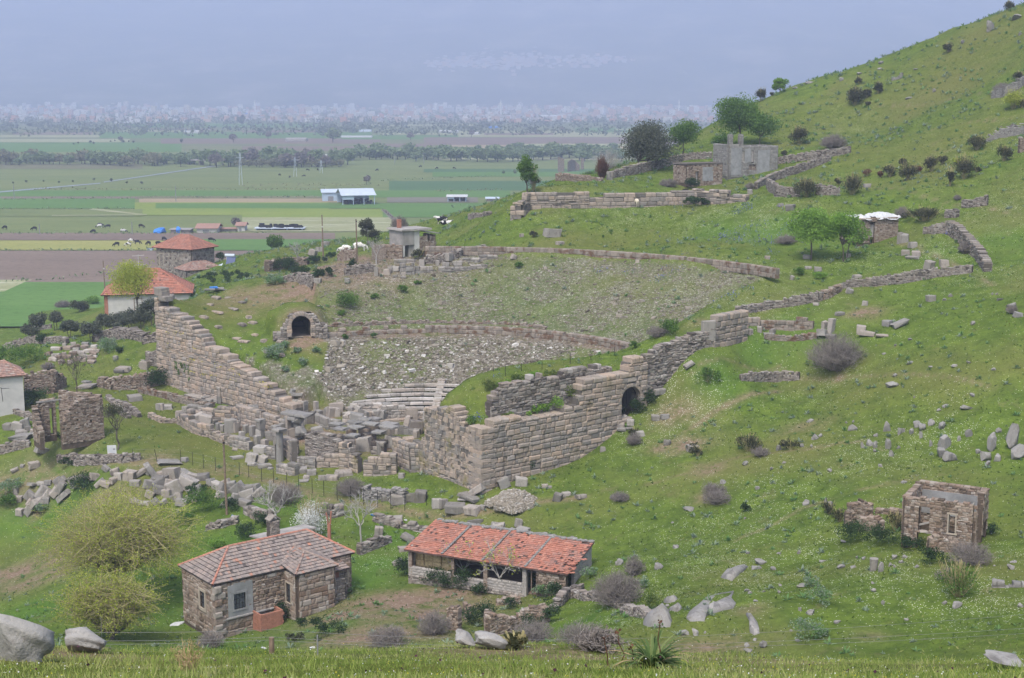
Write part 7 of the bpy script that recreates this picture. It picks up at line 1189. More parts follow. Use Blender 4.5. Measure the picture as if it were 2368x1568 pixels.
 (c1a,600,930,130,50,'leaf_ivy',0,'dark weeds under the notice board wall'),(c1a,300,400,330,100,'leaf_ivy',0,'dark green weeds at the cottage foot'),(c1a,470,720,130,50,'leaf_ivy',0,'ivy at the foot of the gable ruin'),(c1a,1400,240,170,130,'leaf_ivy',0,'ivy over the brown revetment'),(c1a,60,460,110,60,'leaf_dark',0,'dark weeds at the cottage corner'),(c1a,730,1180,230,120,'leaf_ivy',0,'dark green weeds on the stone heap'),(c1a,90,1170,260,110,'leaf_rosette',0,'silvery weed bank at the left edge'),(c1a,370,1360,160,90,'leaf_rosette',0,'silvery weeds among the leaning slabs'),(c1a,80,1300,220,110,'leaf_green',0,'green weeds beside the leaning slabs'),(c1a,1800,1360,300,200,'leaf_green',0,'nettle bank below the stone heap'),(c1a,1740,1180,200,60,'leaf_ivy',0,'dark weeds inside the stone heap'),
 (c0,940,1110,200,110,'leaf_rosette',0,'grey green leafy patch below the rubble mound'),(c0,1060,1120,60,40,'leaf_ivy',0,'small weeds under the rubble mound'),(c0,1100,870,330,70,'leaf_dark',0,'dark scrub at the trunks of the olive row'),(c0,380,1040,100,60,'leaf_ivy',0,'ivy on the dark curving wall'),(c0,200,1230,430,170,'leaf_green',0,'fresh green weeds behind the cottage'),(c0,420,1270,120,60,'twig',0,'grey twigs on the cottage wall'),(c0,700,760,180,90,'leaf_dark',0,'shrubs left of the farmhouse'),(c0,560,720,130,60,'twig',0,'pale bare shrub behind the olives'),(c0,820,700,130,80,'leaf_fresh',0,'green shrubs beside the farmhouse corner'),(c0,2030,470,520,50,'leaf_ivy',0,'dark hedge below the tiled annex'),(c0,1950,310,60,60,'leaf_ivy',0,'dark bush behind the solar panel'),
 (c3m,160,1100,200,80,'leaf_ivy',0,'dark shrubs below the pale bare tree'),(c3m,420,1040,220,50,'leaf_ivy',0,'hedge along the bare earth yard'),(c3m,290,1140,160,60,'leaf_ivy',0,'shrub in front of the bare earth yard'),(c3m,460,1160,90,60,'leaf_ivy',0,'small shrub in front of the bare earth yard'),(c3m,555,1150,60,60,'leaf_ivy',0,'round shrub in front of the bare earth yard'),(c3m,770,1080,60,60,'leaf_ivy',0,'shrub at the right of the bare earth yard'),(c3m,100,1220,250,70,'leaf_rosette',0,'grey green weeds above the turf bank'),(c3m,570,985,70,35,'leaf_ivy',0,'little shrub by the utility pole stone'),(c3m,1440,920,130,130,'twig',0,'grey bare shrub at the derelict house side'),(c3m,1340,990,130,70,'leaf_dark',10,'dark shrub in front of the derelict house'),(c3m,950,840,120,90,'leaf_dark',0,'dark shrub beside the dark grey tree'),(c3m,1180,860,80,90,'leaf_dark',10,'brown shrub at the yard wall'),(c3m,1180,740,150,110,'twig',0,'bare grey shrub behind the derelict house'),
 (c2c,170,960,140,60,'leaf_rosette',0,'tall leafy clump below the tunnel arch'),(c2c,50,1060,170,120,'leaf_rosette',0,'largest leafy clump in the lower seats'),(c2c,310,1110,100,60,'leaf_rosette',0,'leafy clump in the lower seats near the left wall'),(c2c,450,1000,80,50,'leaf_rosette',0,'leafy clump halfway along the lower seats'),(c2c,270,1000,80,40,'leaf_rosette',0,'leafy clump under the passage wall'),(c2c,165,1165,80,40,'leaf_rosette',0,'lowest leafy clump by the left wall'),(c2c,695,880,50,40,'leaf_green',0,'green tuft on the passage near the tunnel'),(c2c,955,870,70,40,'leaf_green',0,'green tuft on the passage'),(c2c,720,600,200,130,'leaf_green',0,'green weeds in the upper seats above the tunnel'),(c2c,670,670,70,40,'leaf_green',0,'dark tuft in the upper seats near the tunnel'),(c2c,1210,460,120,50,'leaf_green',0,'green tuft in the middle upper seats'),(c2c,960,520,90,40,'leaf_green',0,'green tuft in the left upper seats'),(c2c,1340,390,70,30,'leaf_green',0,'green tuft high under the rim'),(c2c,2240,250,70,50,'leaf_green',0,'green clump by the rim wall')]:
    if not w_: continue
    px, py = f(x, yb); sc = {id(c6):2.1527, id(c7):2.1527, id(c8):1.9097, id(c6b):2.4122, id(c5b):2.613, id(c4b):2.613, id(c3b):2.613, id(c3):2.851, id(c4):2.614, id(c5g):2.614, id(c5u):2.2552}.get(id(f), 2.368)
    P = G(px, py); k = S(P)/1.62162/sc; iv = 1.25 if mat == 'leaf_ivy' else 1; ww, hh = w_*k*iv, h*k*iv; A = min(1.6, max(.12, ww*hh/6))
    if mat == 'twig': twigbush('bare_bush', lb, P, ww*1.1, hh*1.1, n=int(110+330*A), r=.009+.00005*P[1])
    elif mat == 'rust': twigbush('bare_bush', lb, P, ww, hh*1.05, 'leaf_rust', 350, .02, 'leaf_rust', 500)
    elif mat in ('leaf_ivy','leaf_green','leaf_rosette','leaf_grass','leaf_fresh','leaf_dark') or True: leafbush('bush' if mat != 'leaf_ivy' else 'ivy', lb, P, ww*1.12, hh*1.2, mat, int(220+1900*A), .075+.0006*P[1], twigs=tw_, nc=10+int(14*A), cat='ivy' if mat == 'leaf_ivy' else 'bush')
# blue and white flowers, herbs, grass: what nobody could count
def patches(name, label, L, mat, per, size, mat2=None, lift=.25, cat='flowers'):
    mb = MB()
    for f, x, y, rad, n in L:
        P = G(*f(x, y)); a = rng.uniform(0, 6.28, n*per); r = np.sqrt(rng.random(n*per))*rad; X, Y = P[0]+r*np.cos(a), P[1]+r*np.sin(a); Z = H(X, Y)
        if mat2: mb.leaves(np.stack([X, Y, Z+.12], 1), .32, None, 1, .18, 1.5)
        i = rng.random(len(X)) < .45; mb.leaves(np.stack([X, Y, Z+lift+rng.random(len(X))*.25], 1)[i], size, None, 0)
    o = mb.build(name, [MATS[mat], MATS[mat2 or mat]]); o['kind'] = 'stuff'; tag(o, label, cat)
patches('blue_flowers', 'patches of blue wild flowers with grey green stems on the theatre slopes', [(c7,170,720,4,55),(c7,60,760,3,40),(c7,250,790,2.2,20),(c7,110,500,1.6,16),(c7,375,525,1.2,8),(c7,510,640,1.8,20),(c7,440,710,1.4,14),(c7,380,760,1.2,10),(c7,330,860,1.2,8),(c7,320,940,.8,6),(c7,140,1150,.7,4),(c7,1560,570,1.4,8),(c7,1740,720,.5,4),(c7,1050,310,.9,5),(c7,1000,360,.8,5),(c5u,1560,800,1.5,14),(c5u,2140,830,1.7,16),(c5u,2080,860,.8,8),(c5u,1640,1090,1.6,12),(c5u,1430,1075,2,8),(c5u,2100,1040,3.2,30),(c5u,1780,960,1.5,6),(c2c,1410,700,0.2,1),(c5u,180,910,.7,4),(c5u,20,960,.8,4),
  (c7,20,1200,.8,6)]+[(crop(2000,850,2.368),x,y,r_,n) for x,y,r_,n in [(590,400,1.1,16),(845,410,.9,8),(1240,390,1.6,12),(1100,480,1.0,10),(1160,470,.9,8),(1900,560,.8,6),(1750,640,.9,8),(1620,670,1.,6),(215,400,.9,3),(475,350,1.,3)]]+[(c4,770,900,.9,22),(c4,720,890,.7,14),(c4,950,440,.6,5)], 'petal_blue', 3, .17, 'leaf_rosette')
def cover():
    mb = MB(); n = 21000; x, y = rng.uniform(-70, 115, n), rng.uniform(58, 330, n); r, a, m = cavea_mask(x, y); k = ~(m & (rng.random(n) < .6)) & (vnoise(x/9+3, y/9)*.8+vnoise(x/2.5, y/2.5)*.9+.35 > rng.random(n)*.8) & ~((x < -12) & (y > 128) & (y < 165) & (rng.random(n) < .75)) & (x*1. < (y*.40)) & (x > -y*.40)
    x, y = x[k], y[k]; z = H(x, y); N = len(x); L = 13; s = np.minimum(.30*np.exp(rng.normal(size=N)*.45), .48)*(1+np.clip((y-150)/200, 0, .6)); a = rng.uniform(0, 6.28, (N, L)); el = rng.uniform(.15, 1.2, (N, L)); ln = s[:, None]*rng.uniform(.7, 1.3, (N, L))
    d = np.stack([np.cos(a)*np.cos(el), np.sin(a)*np.cos(el), np.sin(el)], -1); e_ = np.stack([-np.sin(a), np.cos(a), 0*a], -1)*(.13*ln)[..., None]; b = np.stack([x, y, z-.03], -1)[:, None]+0*d; t = b+d*ln[..., None]; md = b+d*(ln*.55)[..., None]+np.array([0,0,.03])
    V = np.stack([b, md+e_, t-np.array([0,0,.06])*s[:, None, None], md-e_], 2).reshape(-1, 3); rn = np.repeat(rng.random(N)*.75, L)+rng.random(N*L)*.25; mb.add(V, np.arange(len(V)).reshape(-1, 4), rn)
    o = mb.build('herb_cover', MATS['leaf_rosette']); o['kind'] = 'stuff'; tag(o, 'grey green rosettes of thistle and asphodel scattered over the grass', 'ground cover')
    mb = MB(); n = 170000; x, y = rng.uniform(-62, 100, n), rng.uniform(60, 290, n); r, a, m = cavea_mask(x, y); k = ~(m & (rng.random(n) < .5)) & (x < y*.40) & (x > -y*.40) & (vnoise(x/5, y/5)+vnoise(x/1.5, y/1.5)*.6+.6 > rng.random(n)*1.1) & ~((x < -12) & (y > 128) & (y < 165) & (rng.random(n) < .6)) & ~(inpoly(x, y, QL) & (rng.random(n) < .8)); x, y = x[k], y[k]; tone = np.clip(vnoise(x/6+40, y/6)*.7+vnoise(x/1.8, y/1.8)*.7+.42+rng.normal(size=len(x))*.2, 0, 1)
    mb.leaves(np.stack([x, y, H(x, y)+.05], 1), .27, tone, 0, .3, .8); o = mb.build('grass', MATS['leaf_grass']); o['kind'] = 'stuff'; tag(o, 'tufty spring grass over the slopes and banks', 'grass')
cover()
def front_grass():
    mb = MB(); n = 60000; y = 9+rng.random(n)**.9*17; x = rng.uniform(-1, 1, n)*y*.42; z = H(x, y); s = rng.uniform(.025, .075, n)*(1+.9*(vnoise(x*1.3, y*1.3) > .18)); a = rng.uniform(0, 6.28, n); e_ = np.stack([np.cos(a), np.sin(a), 0*a], 1)*(.006+.0*s)[:, None]; t = np.stack([rng.normal(size=n)*.4*s, rng.normal(size=n)*.4*s, s], 1); b = np.stack([x, y, z-.01], 1)
    V = np.stack([b-e_, b+e_, b+t*.6+e_*.7, b+t], 1).reshape(-1, 3); mb.add(V, np.arange(4*n).reshape(-1, 4), np.clip(vnoise(x, y*1.4)+.55+rng.normal(size=n)*.2, 0, 1), 0)
    k = rng.random(n) < .03; mb.leaves(b[k]+t[k]*1.05, .013, None, 1, .9); k = rng.random(n) < .0022; mb.leaves(b[k]+t[k]*1.3+np.array([0,0,.03]), .032, None, 2, .9); k = rng.random(n) < .02; mb.leaves(b[k]+t[k], .016, None, 3, .9)
    m, nt, b_ = newmat('petal_dark'); b_.inputs['Base Color'].default_value = (.05,.02,.03,1); leafm('leaf_front', [(.12,.18,.035),(.20,.27,.055),(.29,.34,.09),(.37,.36,.16)])
    o = mb.build('meadow', [MATS['leaf_front'], MATS['petal_yellow'], MATS['petal_dark'], MATS['petal_white']]); o['kind'] = 'stuff'; tag(o, 'near grass with tiny yellow and dark flowers on the knoll edge', 'grass')
front_grass()
# yellow stonecrop streaks on the stepped wall
mb = MB(); dL = (PA-PL)/np.linalg.norm(PA-PL); nL = np.array([dL[1], -dL[0]])
for x, y, n in [(440,550,30),(530,545,24),(600,565,16),(440,660,12),(600,660,16),(730,720,14),(710,840,40),(800,855,30),(950,880,20),(990,915,20),(700,970,40),(820,995,50),(910,1005,30),(1130,935,14),(1190,1000,20),(1170,1050,14),(1450,1080,30),(1500,1130,30),(1100,1040,14)]:
    s, z = vplane(PL, PA, *crop(500,1050,2.851)(x, y)); q = PL+dL*s+nL*.8; mb.leaves(np.stack([q[0]+dL[0]*rng.normal(size=n)*.45, q[1]+dL[1]*rng.normal(size=n)*.45, z+rng.normal(size=n)*.08], 1), .13, None)
o = mb.build('yellow_stonecrop', MATS['petal_yellow']); o['kind'] = 'stuff'; tag(o, 'yellow flowering growth in the joints of the tall stepped wall', 'flowers')
for x, y, h in [(525,900,80),(580,900,60),(615,930,100),(655,980,190),(550,970,60)]:
    s, z = vplane(PL, PA, *crop(500,1050,2.851)(x, y)); q = PL+dL*s+nL*.85; k = 178/FP/1.62162/2.851*h; mb = MB(); n = 60; mb.leaves(np.stack([rng.normal(size=n)*.12, rng.normal(size=n)*.05, rng.uniform(-k/2, k/2, n)], 1), .2, None); o = mb.build('ivy', MATS['leaf_green']); o.location = (q[0], q[1], z); rep(o, *crop(500,1050,2.851)(x, y), 'green ivy tail hanging on the tall stepped wall', ['the dark tunnel arch'], 'ivy', 'ivy tails on the stepped wall')
# the spiky strap leafed plant on the knoll
def strap():
    P = G(1508, 1545); e = empty('strap_leaf_plant', P, 'spiky clump of long strap leaves with dry brown stalks on the knoll edge', 'plant'); k = S(P); mb = MB()
    for i in range(95):
        a = rng.uniform(0, 6.28); L = rng.uniform(60, 130)*k; el = rng.uniform(.5, 1.45); T = [np.array([math.cos(a)*.04, math.sin(a)*.04, 0.])]; d = el
        for j in range(7): T.append(T[-1]+np.array([math.cos(a)*math.cos(d), math.sin(a)*math.cos(d), math.sin(d)])*L/7); d -= rng.uniform(.08, .34)
        T = np.array(T); w_ = np.array([.7,1,1,.95,.85,.65,.4,.05])*.017; sd = np.array([-math.sin(a), math.cos(a), 0]); V = np.concatenate([T-sd*w_[:, None], T+sd*w_[:, None]]); mb.add(V, [(j, j+1, 9+j, 8+j) for j in range(7)], rng.random(), 0 if rng.random() > .14 else 1)
    mb.build('leaf', [MATS['leaf_strap'], MATS['dry_stem']], e)
    for dx, hh, bx in ((-70,85,-.25),(-40,50,-.2),(15,115,.05),(-95,75,-.4)): mb = MB(); mb.sticks([curve((dx*k,0,-.05), (dx*k+bx*.2,0,hh*k), 5, .1)], [np.linspace(.009,.005,5)], 5); mb.leaves(np.array([(dx*k+bx*.2,0,hh*k)])+rng.normal(size=(6,3))*.02, .05, None); mb.build('stalk', MATS['leaf_rust'], e)
strap()
for x, y, h in [(970,1545,40),(1030,1545,34),(1100,1545,26)]: P = G(*c1a(970+(x-970)*.6, 1500)) if False else G(430+(x-970)*.12, 1552); twigbush('dry_stem', 'dry pale branching stem on the near knoll'+{970:' at left',1030:' in the middle',1100:' at right'}[x]+' of three', P, .35, .45, 'dry_stem', 14, .004, cat='plant')
# ------------------------------------------------------------------ near rocks, fences, poles, board
stone('nearrock', [(.20,.19,.175),(.30,.29,.27),(.25,.24,.22)], moss=.3, lichen=.45, fine=9)
def near_rock(px, py, w_, h, label, d=None):
    P = G(px, py) if d is None else W(px, py, d); k = S(P); mb = MB(); mb.rock(P+(0,.3,h*k*.24), (w_*k/2, w_*k*.38, h*k*.64), int(px), .2, .26, .9, n=3); V = mb.V[0]; q = (V[:, 0]-P[0])/(w_*k/2); V[:, 2] = P[2]-.1+(V[:, 2]-P[2]+.1)*np.clip(1.05-.38*q, .3, 1.4); tag(mb.build('boulder', MATS['nearrock'], smooth=True, loc=tuple(P)), label, 'boulder')
near_rock(16,1530,152,106,'huge pale grey boulder in the bottom left corner'); near_rock(188,1512,112,44,'smaller pale boulder right of the corner boulder'); near_rock(1132,1506,84,30,'pale lichen rock on the knoll edge in the bottom centre'); near_rock(1075,1502,56,20,'low rock left of the pale knoll edge rock'); near_rock(2345,1548,110,8,'flat rock at the bottom right edge')
def wire(P, r, name, label, mat='steel', par=None):
    mb = MB(); mb.sticks([P], r, 4, .5); o = mb.build(name, MATS[mat], par); 
    if par is None: tag(o, label, 'wire')
def sagline(a, b, sag, n=12): a, b = np.array(a), np.array(b); t = np.linspace(0,1,n)[:, None]; return a+(b-a)*t-np.array([0,0,1.])*sag*4*t*(1-t)
fence_px = [(230,1500,1420),(630,1512,1455),(735,1512,1468),(940,1512,1440),(1505,1520,1478),(2000,1530,1455)]
P = [G(*q[:2]) for q in [(230,1502),(629,1512),(737,1516)]]
def post(P, h, r, label, mat='wood', name='fence_post', group=None, lean=(0,0), sides=7):
    mb = MB(); mb.sticks([[P-np.array([0,0,.15]), P+np.array([lean[0],lean[1],h])]], [[r, r*.85]], sides, .5); o = mb.build(name, MATS[mat], loc=tuple(P)); return tag(o, label, 'post', group)
P0 = G(629,1512); post(P0, 40*S(P0), .045, 'grey wooden fence post with wires in the bottom foreground')
for px, pb, h in [(735,1516,50),(237,1504,82)]: Q = G(px, pb); post(Q, h*S(Q), .012, f'thin metal stake {"right" if px > 600 else "far left"} of the grey wooden fence post', 'steel')
L = G(60,1500); Rr = G(1500,1530); RR = G(2368,1500)
for i, (ya, yb, yc, yd) in enumerate([(1462,1456,1478,1400),(1482,1473,1494,1432),(1490,1480,1502,1444)]):
    d0 = P0[1]; A, B = W(180,ya,d0*1.0), W(629,yb,d0); C_, D_ = W(1440,yc,d0*1.05), W(2380,yd+20,d0*1.2)
    pts = np.concatenate([sagline(A,B,.02), sagline(B,C_,.06)[1:], sagline(C_,D_,.04)[1:]]); wire(pts, .002, 'fence_wire', ['top','middle','lowest'][i]+' strand of the foreground wire fence', 'steel')
# thin black posts of the site fence
fp = [(c1a,1183,905,120),(c1a,1398,905,115),(c1a,1606,930,138),(c1a,1713,935,118),(c1a,1808,962,125),(c1a,1915,982,120),(c1a,2127,1025,120),(c1a,2210,1040,110),(c1a,2325,1080,120)]+[(c2,x,b,h) for x,b,h in [(1355,1275,165),(1494,1305,175),(1648,1335,175),(1787,1375,180),(1948,1410,185),(2085,1445,190)]]+[(c3,x,b,h) for x,b,h in [(755,1500,180),(900,1520,180),(1037,1545,185),(1187,1575,190),(1328,1590,190),(1477,1610,200),(1708,1555,150)]]+[(c5g,x,b,h) for x,b,h in [(100,690,110),(303,655,95),(533,610,90)]]+[(c4,x,b,h) for x,b,h in [(915,375,50),(1032,420,110),(1190,370,80),(1392,355,80)]]
FP_ = []
for i, (f, x, b_, h) in enumerate(fp):
    px, py = f(x, b_); P = G(px, py); sc = 2.368 if f is c1a else 3.136 if f is c2 else 2.851 if f is c3 else 2.614; hh = h/1.62162/sc*S(P); FP_.append(P+np.array([0,0,hh])); mound_ = i >= 22
    o = post(P, hh, .03, None, 'iron', group='thin black fence posts', lean=(-.25,0) if i == 1 else (0,0)); rep(o, px, py, 'thin rusty fence post on the turf mound' if mound_ else 'thin black fence post', ['the barred arched gate'] if mound_ else ['the white notice board'], 'post', 'thin black fence posts')
for z in (0, -.5, -.95): wire(np.array([p+np.array([0,0,z-.05]) for p in FP_[:21]]), .006, 'fence_wire', {0:'top',-.5:'middle',-.95:'lowest'}[z]+' strand of the wire fence by the notice board', 'steel')
# notice board
A = G(*c1a(960,915)); k = S(A)/1.62162/2.368; e = empty('notice_board', A, 'white information board with a small picture on two black legs', 'sign'); mb = MB(); mb.boxes([(.55*72*k, 0, 112*k)], [(40*k,.03,50*k)], 0, .0, 0, rot=np.array([Matrix.Rotation(R(-2),3,'Y')])); mb.build('panel', MATS['white_sheet'], e)
mb = MB(); mb.boxes([(60*k,-.04,128*k)], [(9*k,.005,7*k)]); mb.build('picture', MATS['steel'], e); m, nt, b = newmat('print'); b.inputs['Base Color'].default_value = (.42,.44,.47,1); mb = MB()
for z in np.arange(66,112,4.2): mb.boxes([(39*k,-.036,(z+6)*k)], [(31*k*rng.uniform(.8,1),.004,.7*k)])
for z in np.arange(116,140,4.2): mb.boxes([(24*k,-.036,z*k)], [(17*k,.004,.7*k)])
mb.build('text_lines', MATS['print'], e)
for x in (2,72): mb = MB(); mb.box((x*k-.03,-.03,-.1),(x*k+.03,.03,66*k)); mb.build('leg', MATS['iron'], e)
# poles
for px, pt, pb, d, lb, r in [(525,1012,1190,None,'tall grey wooden utility pole in front of the lawn',.13),(748,497,600,250,'utility pole with a small white lamp beside the pasture',.14),(827,507,628,215,'bare utility pole in the middle of the earth yard',.13),(243,603,672,262,'grey utility pole left of the farmhouse',.13)]:
    P = G(px, pb) if d is None else W(px, pb, d); e = empty('utility_pole', P, lb, 'pole'); mb = MB(); h_ = (pb-pt)*S(P); mb.sticks([[(0,0,-.6),(-.1,0,h_)]], [[r, r*.7]], 7, .4); mb.build('pole', MATS['wood'], e)
    mb = MB(); mb.box((-.16,-.16,h_*.72 if px in (748,243) else h_*.95),(.06,.0,h_*.72+.25 if px in (748,243) else h_*.97)); mb.build('lamp' if px in (748,243) else 'bracket', MATS['white_sheet' if px in (748,243) else 'iron'], e)
# litter and small things
def scrap(f, x, y, w_, mat, label, cat, name): P = G(*f(x, y)); mb = MB(); mb.rock(P+(0,0,.08), (w_/2,w_/3,.1), int(x), .3, .5, n=2); tag(mb.build(name, MATS[mat], loc=tuple(P)), label, cat)
scrap(c7,803,335,1.,'blue_sheet','bright blue rag hung over the hillside wall','rag','rag'); scrap(c3b,722,232,.7,'blue_sheet','blue scrap on the ivy covered wall behind the house','rag','rag'); scrap(c3b,2085,215,.6,'blue_sheet','blue bag on the wall stones above the barn','bag','bag'); scrap(c3b,175,1280,1.1,'white_sheet','white sack lying on the wall left of the stone house','sack','sack'); scrap(c4b,315,268,.4,'white_sheet','white scrap on the boulder wall behind the barn','litter','litter'); scrap(c3b,1010,1525,.45,'white_sheet','white plastic canister in the bottom foreground grass','canister','canister'); scrap(c3b,1500,1520,.4,'white_sheet','pale bag on the knoll edge by the fence','bag','bag')
P = W(176,1388,104); mb = MB(); mb.sticks([[P, P+(.02,0,.45), P+(.06,0,.62)]], [[.12,.13,.03]], 8); tag(mb.build('plastic_bottle', MATS['white_sheet'], loc=tuple(P)), 'white plastic bottle hanging in the willow thicket', 'bottle')
P = G(*c4b(1445,950)); k = S(P)/1.62162/2.613; mb = MB(); mb.sticks([[P+(0,0,-.1), P+(0,0,75*k)]], [[21*k,20*k]], 10, .7); tag(mb.build('stone_post', MATS['blocks'], loc=tuple(P)), 'pale round stone post by the barn door', 'post')
P, Q = G(*c4b(1255,905)), G(*c4b(1400,965)); mb = MB(); mb.sticks([curve(P+(0,0,.35), Q+(0,0,.15), 4, .03)], .06, 6, .6); tag(mb.build('pole_log', MATS['bark_pale'], loc=tuple(P)), 'pale fallen branch leaning at the right fig tree', 'branch')
P = G(*c4b(950,75)); mb = MB(); [mb.sticks([[P+(-1.2,.2*i,.1), P+(1.2,-.2+.2*i,.12)]], .07, 5) for i in range(4)]; tag(mb.build('plank_stack', MATS['grey_wood'], loc=tuple(P)), 'few weathered planks lying by the gravel heap', 'planks')
P = G(*c0(930,880)); mb = MB(); mb.boxes([P+(0,0,.2),P+(1.2,.1,.25)], [(.9,.1,.05),(.8,.1,.05)], [.1,.4]); tag(mb.build('plank', MATS['grey_wood'], loc=tuple(P)), 'pale planks lying under the olive row', 'planks')
# ------------------------------------------------------------------ animals
def quad_mesh(name, graze=False, lie=False, sheep=False):
    'one continuous skinned body; nose to +x, hooves at z = 0, 1.4 m at the back'
    me = bpy.data.meshes.new(name+'_cage'); V, E, Rr = [], [], []
    def add(p, r, to=None):
        V.append(p); Rr.append(r); i = len(V)-1
        if to is not None: E.append((to, i))
        return i
    dz = -.62 if lie else 0
    hip = add((-.75,0,1.12+dz), (.30,.36)); mid = add((-.1,0,1.06+dz), (.37,.44), hip); sh = add((.55,0,1.12+dz), (.28,.38), mid)
    rump = add((-1.0,0,1.14+dz), (.2,.26), hip); t1 = add((-1.1,0,1.15+dz), (.05,.05), rump); add((-1.13,0,.6+dz*.5), (.03,.03), t1)
    if graze: nk = add((.95,0,.88+dz), (.17,.2), sh); hd = add((1.22,0,.5+dz), (.13,.14), nk); mz = add((1.32,0,.18+dz*.3), (.09,.09), hd)
    else: nk = add((.92,0,1.3+dz), (.17,.21), sh); hd = add((1.2,0,1.45+dz), (.14,.15), nk); mz = add((1.52,0,1.28+dz), (.09,.09), hd)
    ez = V[hd][2]+.1
    for s in (-1, 1): add((V[hd][0]-.05, .2*s, ez), (.045,.03), hd)
    for x, a in ((-.78,hip),(.6,sh)):
        for s in (-1, 1):
            if lie: k = add((x+.1, .32*s, .3), (.12,.12), a); add((x+.5, .3*s, .1), (.06,.06), k)
            else:
                bx = -.1 if x < 0 else .03; k = add((x, .2*s, .72), (.13,.12), a); h = add((x+bx, .2*s, .42), (.065,.065), k); add((x+bx*.5+.02, .2*s, .02), (.06,.06), h)
    me.from_pydata(V, E, []); o = bpy.data.objects.new(name+'_cage', me); COL.objects.link(o); md = o.modifiers.new('s', 'SKIN'); md.use_smooth_shade = True; sv = me.skin_vertices[0].data
    for i, r in enumerate(Rr): sv[i].radius = r
    sv[1].use_root = True; sv[0].use_root = False
    o.modifiers.new('u', 'SUBSURF').levels = 1; dg = bpy.context.evaluated_depsgraph_get(); res = bpy.data.meshes.new_from_object(o.evaluated_get(dg)); res.name = name; bpy.data.objects.remove(o); return res
m, nt, b = newmat('cow_hide'); tc = node(nt, 'ShaderNodeTexCoord'); oi = node(nt, 'ShaderNodeObjectInfo'); va = node(nt, 'ShaderNodeVectorMath', operation='ADD'); nt.links.new(tc.outputs['Object'], va.inputs[0]); cx = node(nt, 'ShaderNodeCombineXYZ'); nt.links.new(math_(nt, 'MULTIPLY', oi.outputs['Random'], 40.), cx.inputs[0]); nt.links.new(cx.outputs[0], va.inputs[1]); n_ = node(nt, 'ShaderNodeTexNoise'); n_.inputs['Scale'].default_value = 1.3; n_.inputs['Detail'].default_value = 1; nt.links.new(va.outputs[0], n_.inputs['Vector'])
nt.links.new(mix(nt, (.55,.53,.5), (.012,.011,.011), mapr(nt, n_.outputs[0], .47, .5)), b.inputs['Base Color'])
m, nt, b = newmat('cow_pale'); tc = node(nt, 'ShaderNodeTexCoord'); n_ = node(nt, 'ShaderNodeTexNoise'); n_.inputs['Scale'].default_value = 4.; nt.links.new(tc.outputs['Object'], n_.inputs['Vector']); nt.links.new(mix(nt, (.6,.575,.52), (.05,.04,.035), mapr(nt, n_.outputs[0], .6, .64)), b.inputs['Base Color'])
dark('cow_black', (.015,.014,.014)); plain('wool', (.52,.46,.36), 1, .15, 4.)
_cm = {('cow',g,l): quad_mesh('cow', g, l) for g, l in ((False,False),(True,False),(False,True))}
def animal(P, ang, mat, graze=False, lie=False, sc=1., name='cow'):
    o = bpy.data.objects.new(name, _cm[('cow',graze,lie)].copy() if mat not in _cache_m else _cm[('cow',graze,lie)]); o.data = _cmat(graze, lie, mat); COL.objects.link(o); o.location = tuple(P); o.rotation_euler = (0,0,ang); o.scale = (sc,)*3; return o
_cache_m = {}
def _cmat(g, l, mat):
    k = (g, l, mat)
    if k not in _cache_m: me = _cm[('cow',g,l)].copy(); me.materials.clear(); me.materials.append(MATS[mat]); _cache_m[k] = me
    return _cache_m[k]
def onridge(px, py, d): P = W(px, py, d); P[2] = h1(P[0], P[1]); return P
tag(animal(onridge(*c3m(692,935),247), 2.9, 'cow_pale', True, sc=1.1), 'left pale speckled cow behind the broken stone wall', 'cow', 'pale cows behind the broken wall'); tag(animal(onridge(*c3m(830,940),246), .3, 'cow_pale', True, sc=1.1), 'right pale speckled cow half hidden by the utility pole', 'cow', 'pale cows behind the broken wall')
P = G(*c3m(1550,697)); tag(animal(P+(0,1.5,0), 3.3, 'cow_hide'), 'black and white cow standing on the ridge', 'cow'); tag(animal(P+(.9,0,0), .2, 'cow_hide', lie=True), 'black and white cow lying down on the ridge', 'cow')
P = G(*c5u(1203,800)); tag(animal(P, 2., 'wool', False, sc=.8, name='sheep'), 'cream woolly sheep in front of the terrace wall', 'sheep')
cb = crop(0,250,2.368)
for x, y, mt in [(43,1455,'b'),(303,1465,'b'),(895,1432,'b'),(955,1445,'b'),(828,1490,'b'),(1258,1442,'b'),(1100,1485,'h'),(880,1442,'h')]+[(x, y+600/2.368*2.368, m_) for x, y, m_ in [(1033,187,'b'),(1138,188,'h'),(1168,155,'h'),(1225,168,'b'),(1318,178,'b'),(1412,178,'b'),(1478,178,'h'),(1520,170,'b'),(1460,138,'b'),(1530,148,'b'),(1600,168,'b'),(1700,168,'h'),(1750,160,'h'),(1880,146,'b')]]:
    if y < 600 or y > 750: f = cb
    px, py = (cb if (x, y) and y > 1400 else c0)(x, y if y > 1400 else y-600); P = GP(px, py); P[2] = PLAIN+.35; o = animal(P, rng.choice([0,3.1])+rng.normal()*.5, 'cow_black' if mt == 'b' else 'cow_hide', True)
    up = py < 545; g_ = ('black' if mt == 'b' else 'black and white'); tag(o, f'{g_} cow grazing '+('on the pasture beyond the brown field strips' if up else 'on the yellow green strip behind the red roofs'), 'cow', f'{g_} cows '+('far pasture' if up else 'yellow strip'))
for x, y in [(115,265),(205,285),(330,275),(365,220),(455,218),(980,222),(1365,190),(1510,205),(1665,205)]: P = GP(*c3m(x, y)); P[2] = PLAIN+.35; tag(animal(P, rng.random()*6, 'cow_black', True), 'tiny dark cow far out on the pale pasture', 'cow', 'far cows on the pale pasture')
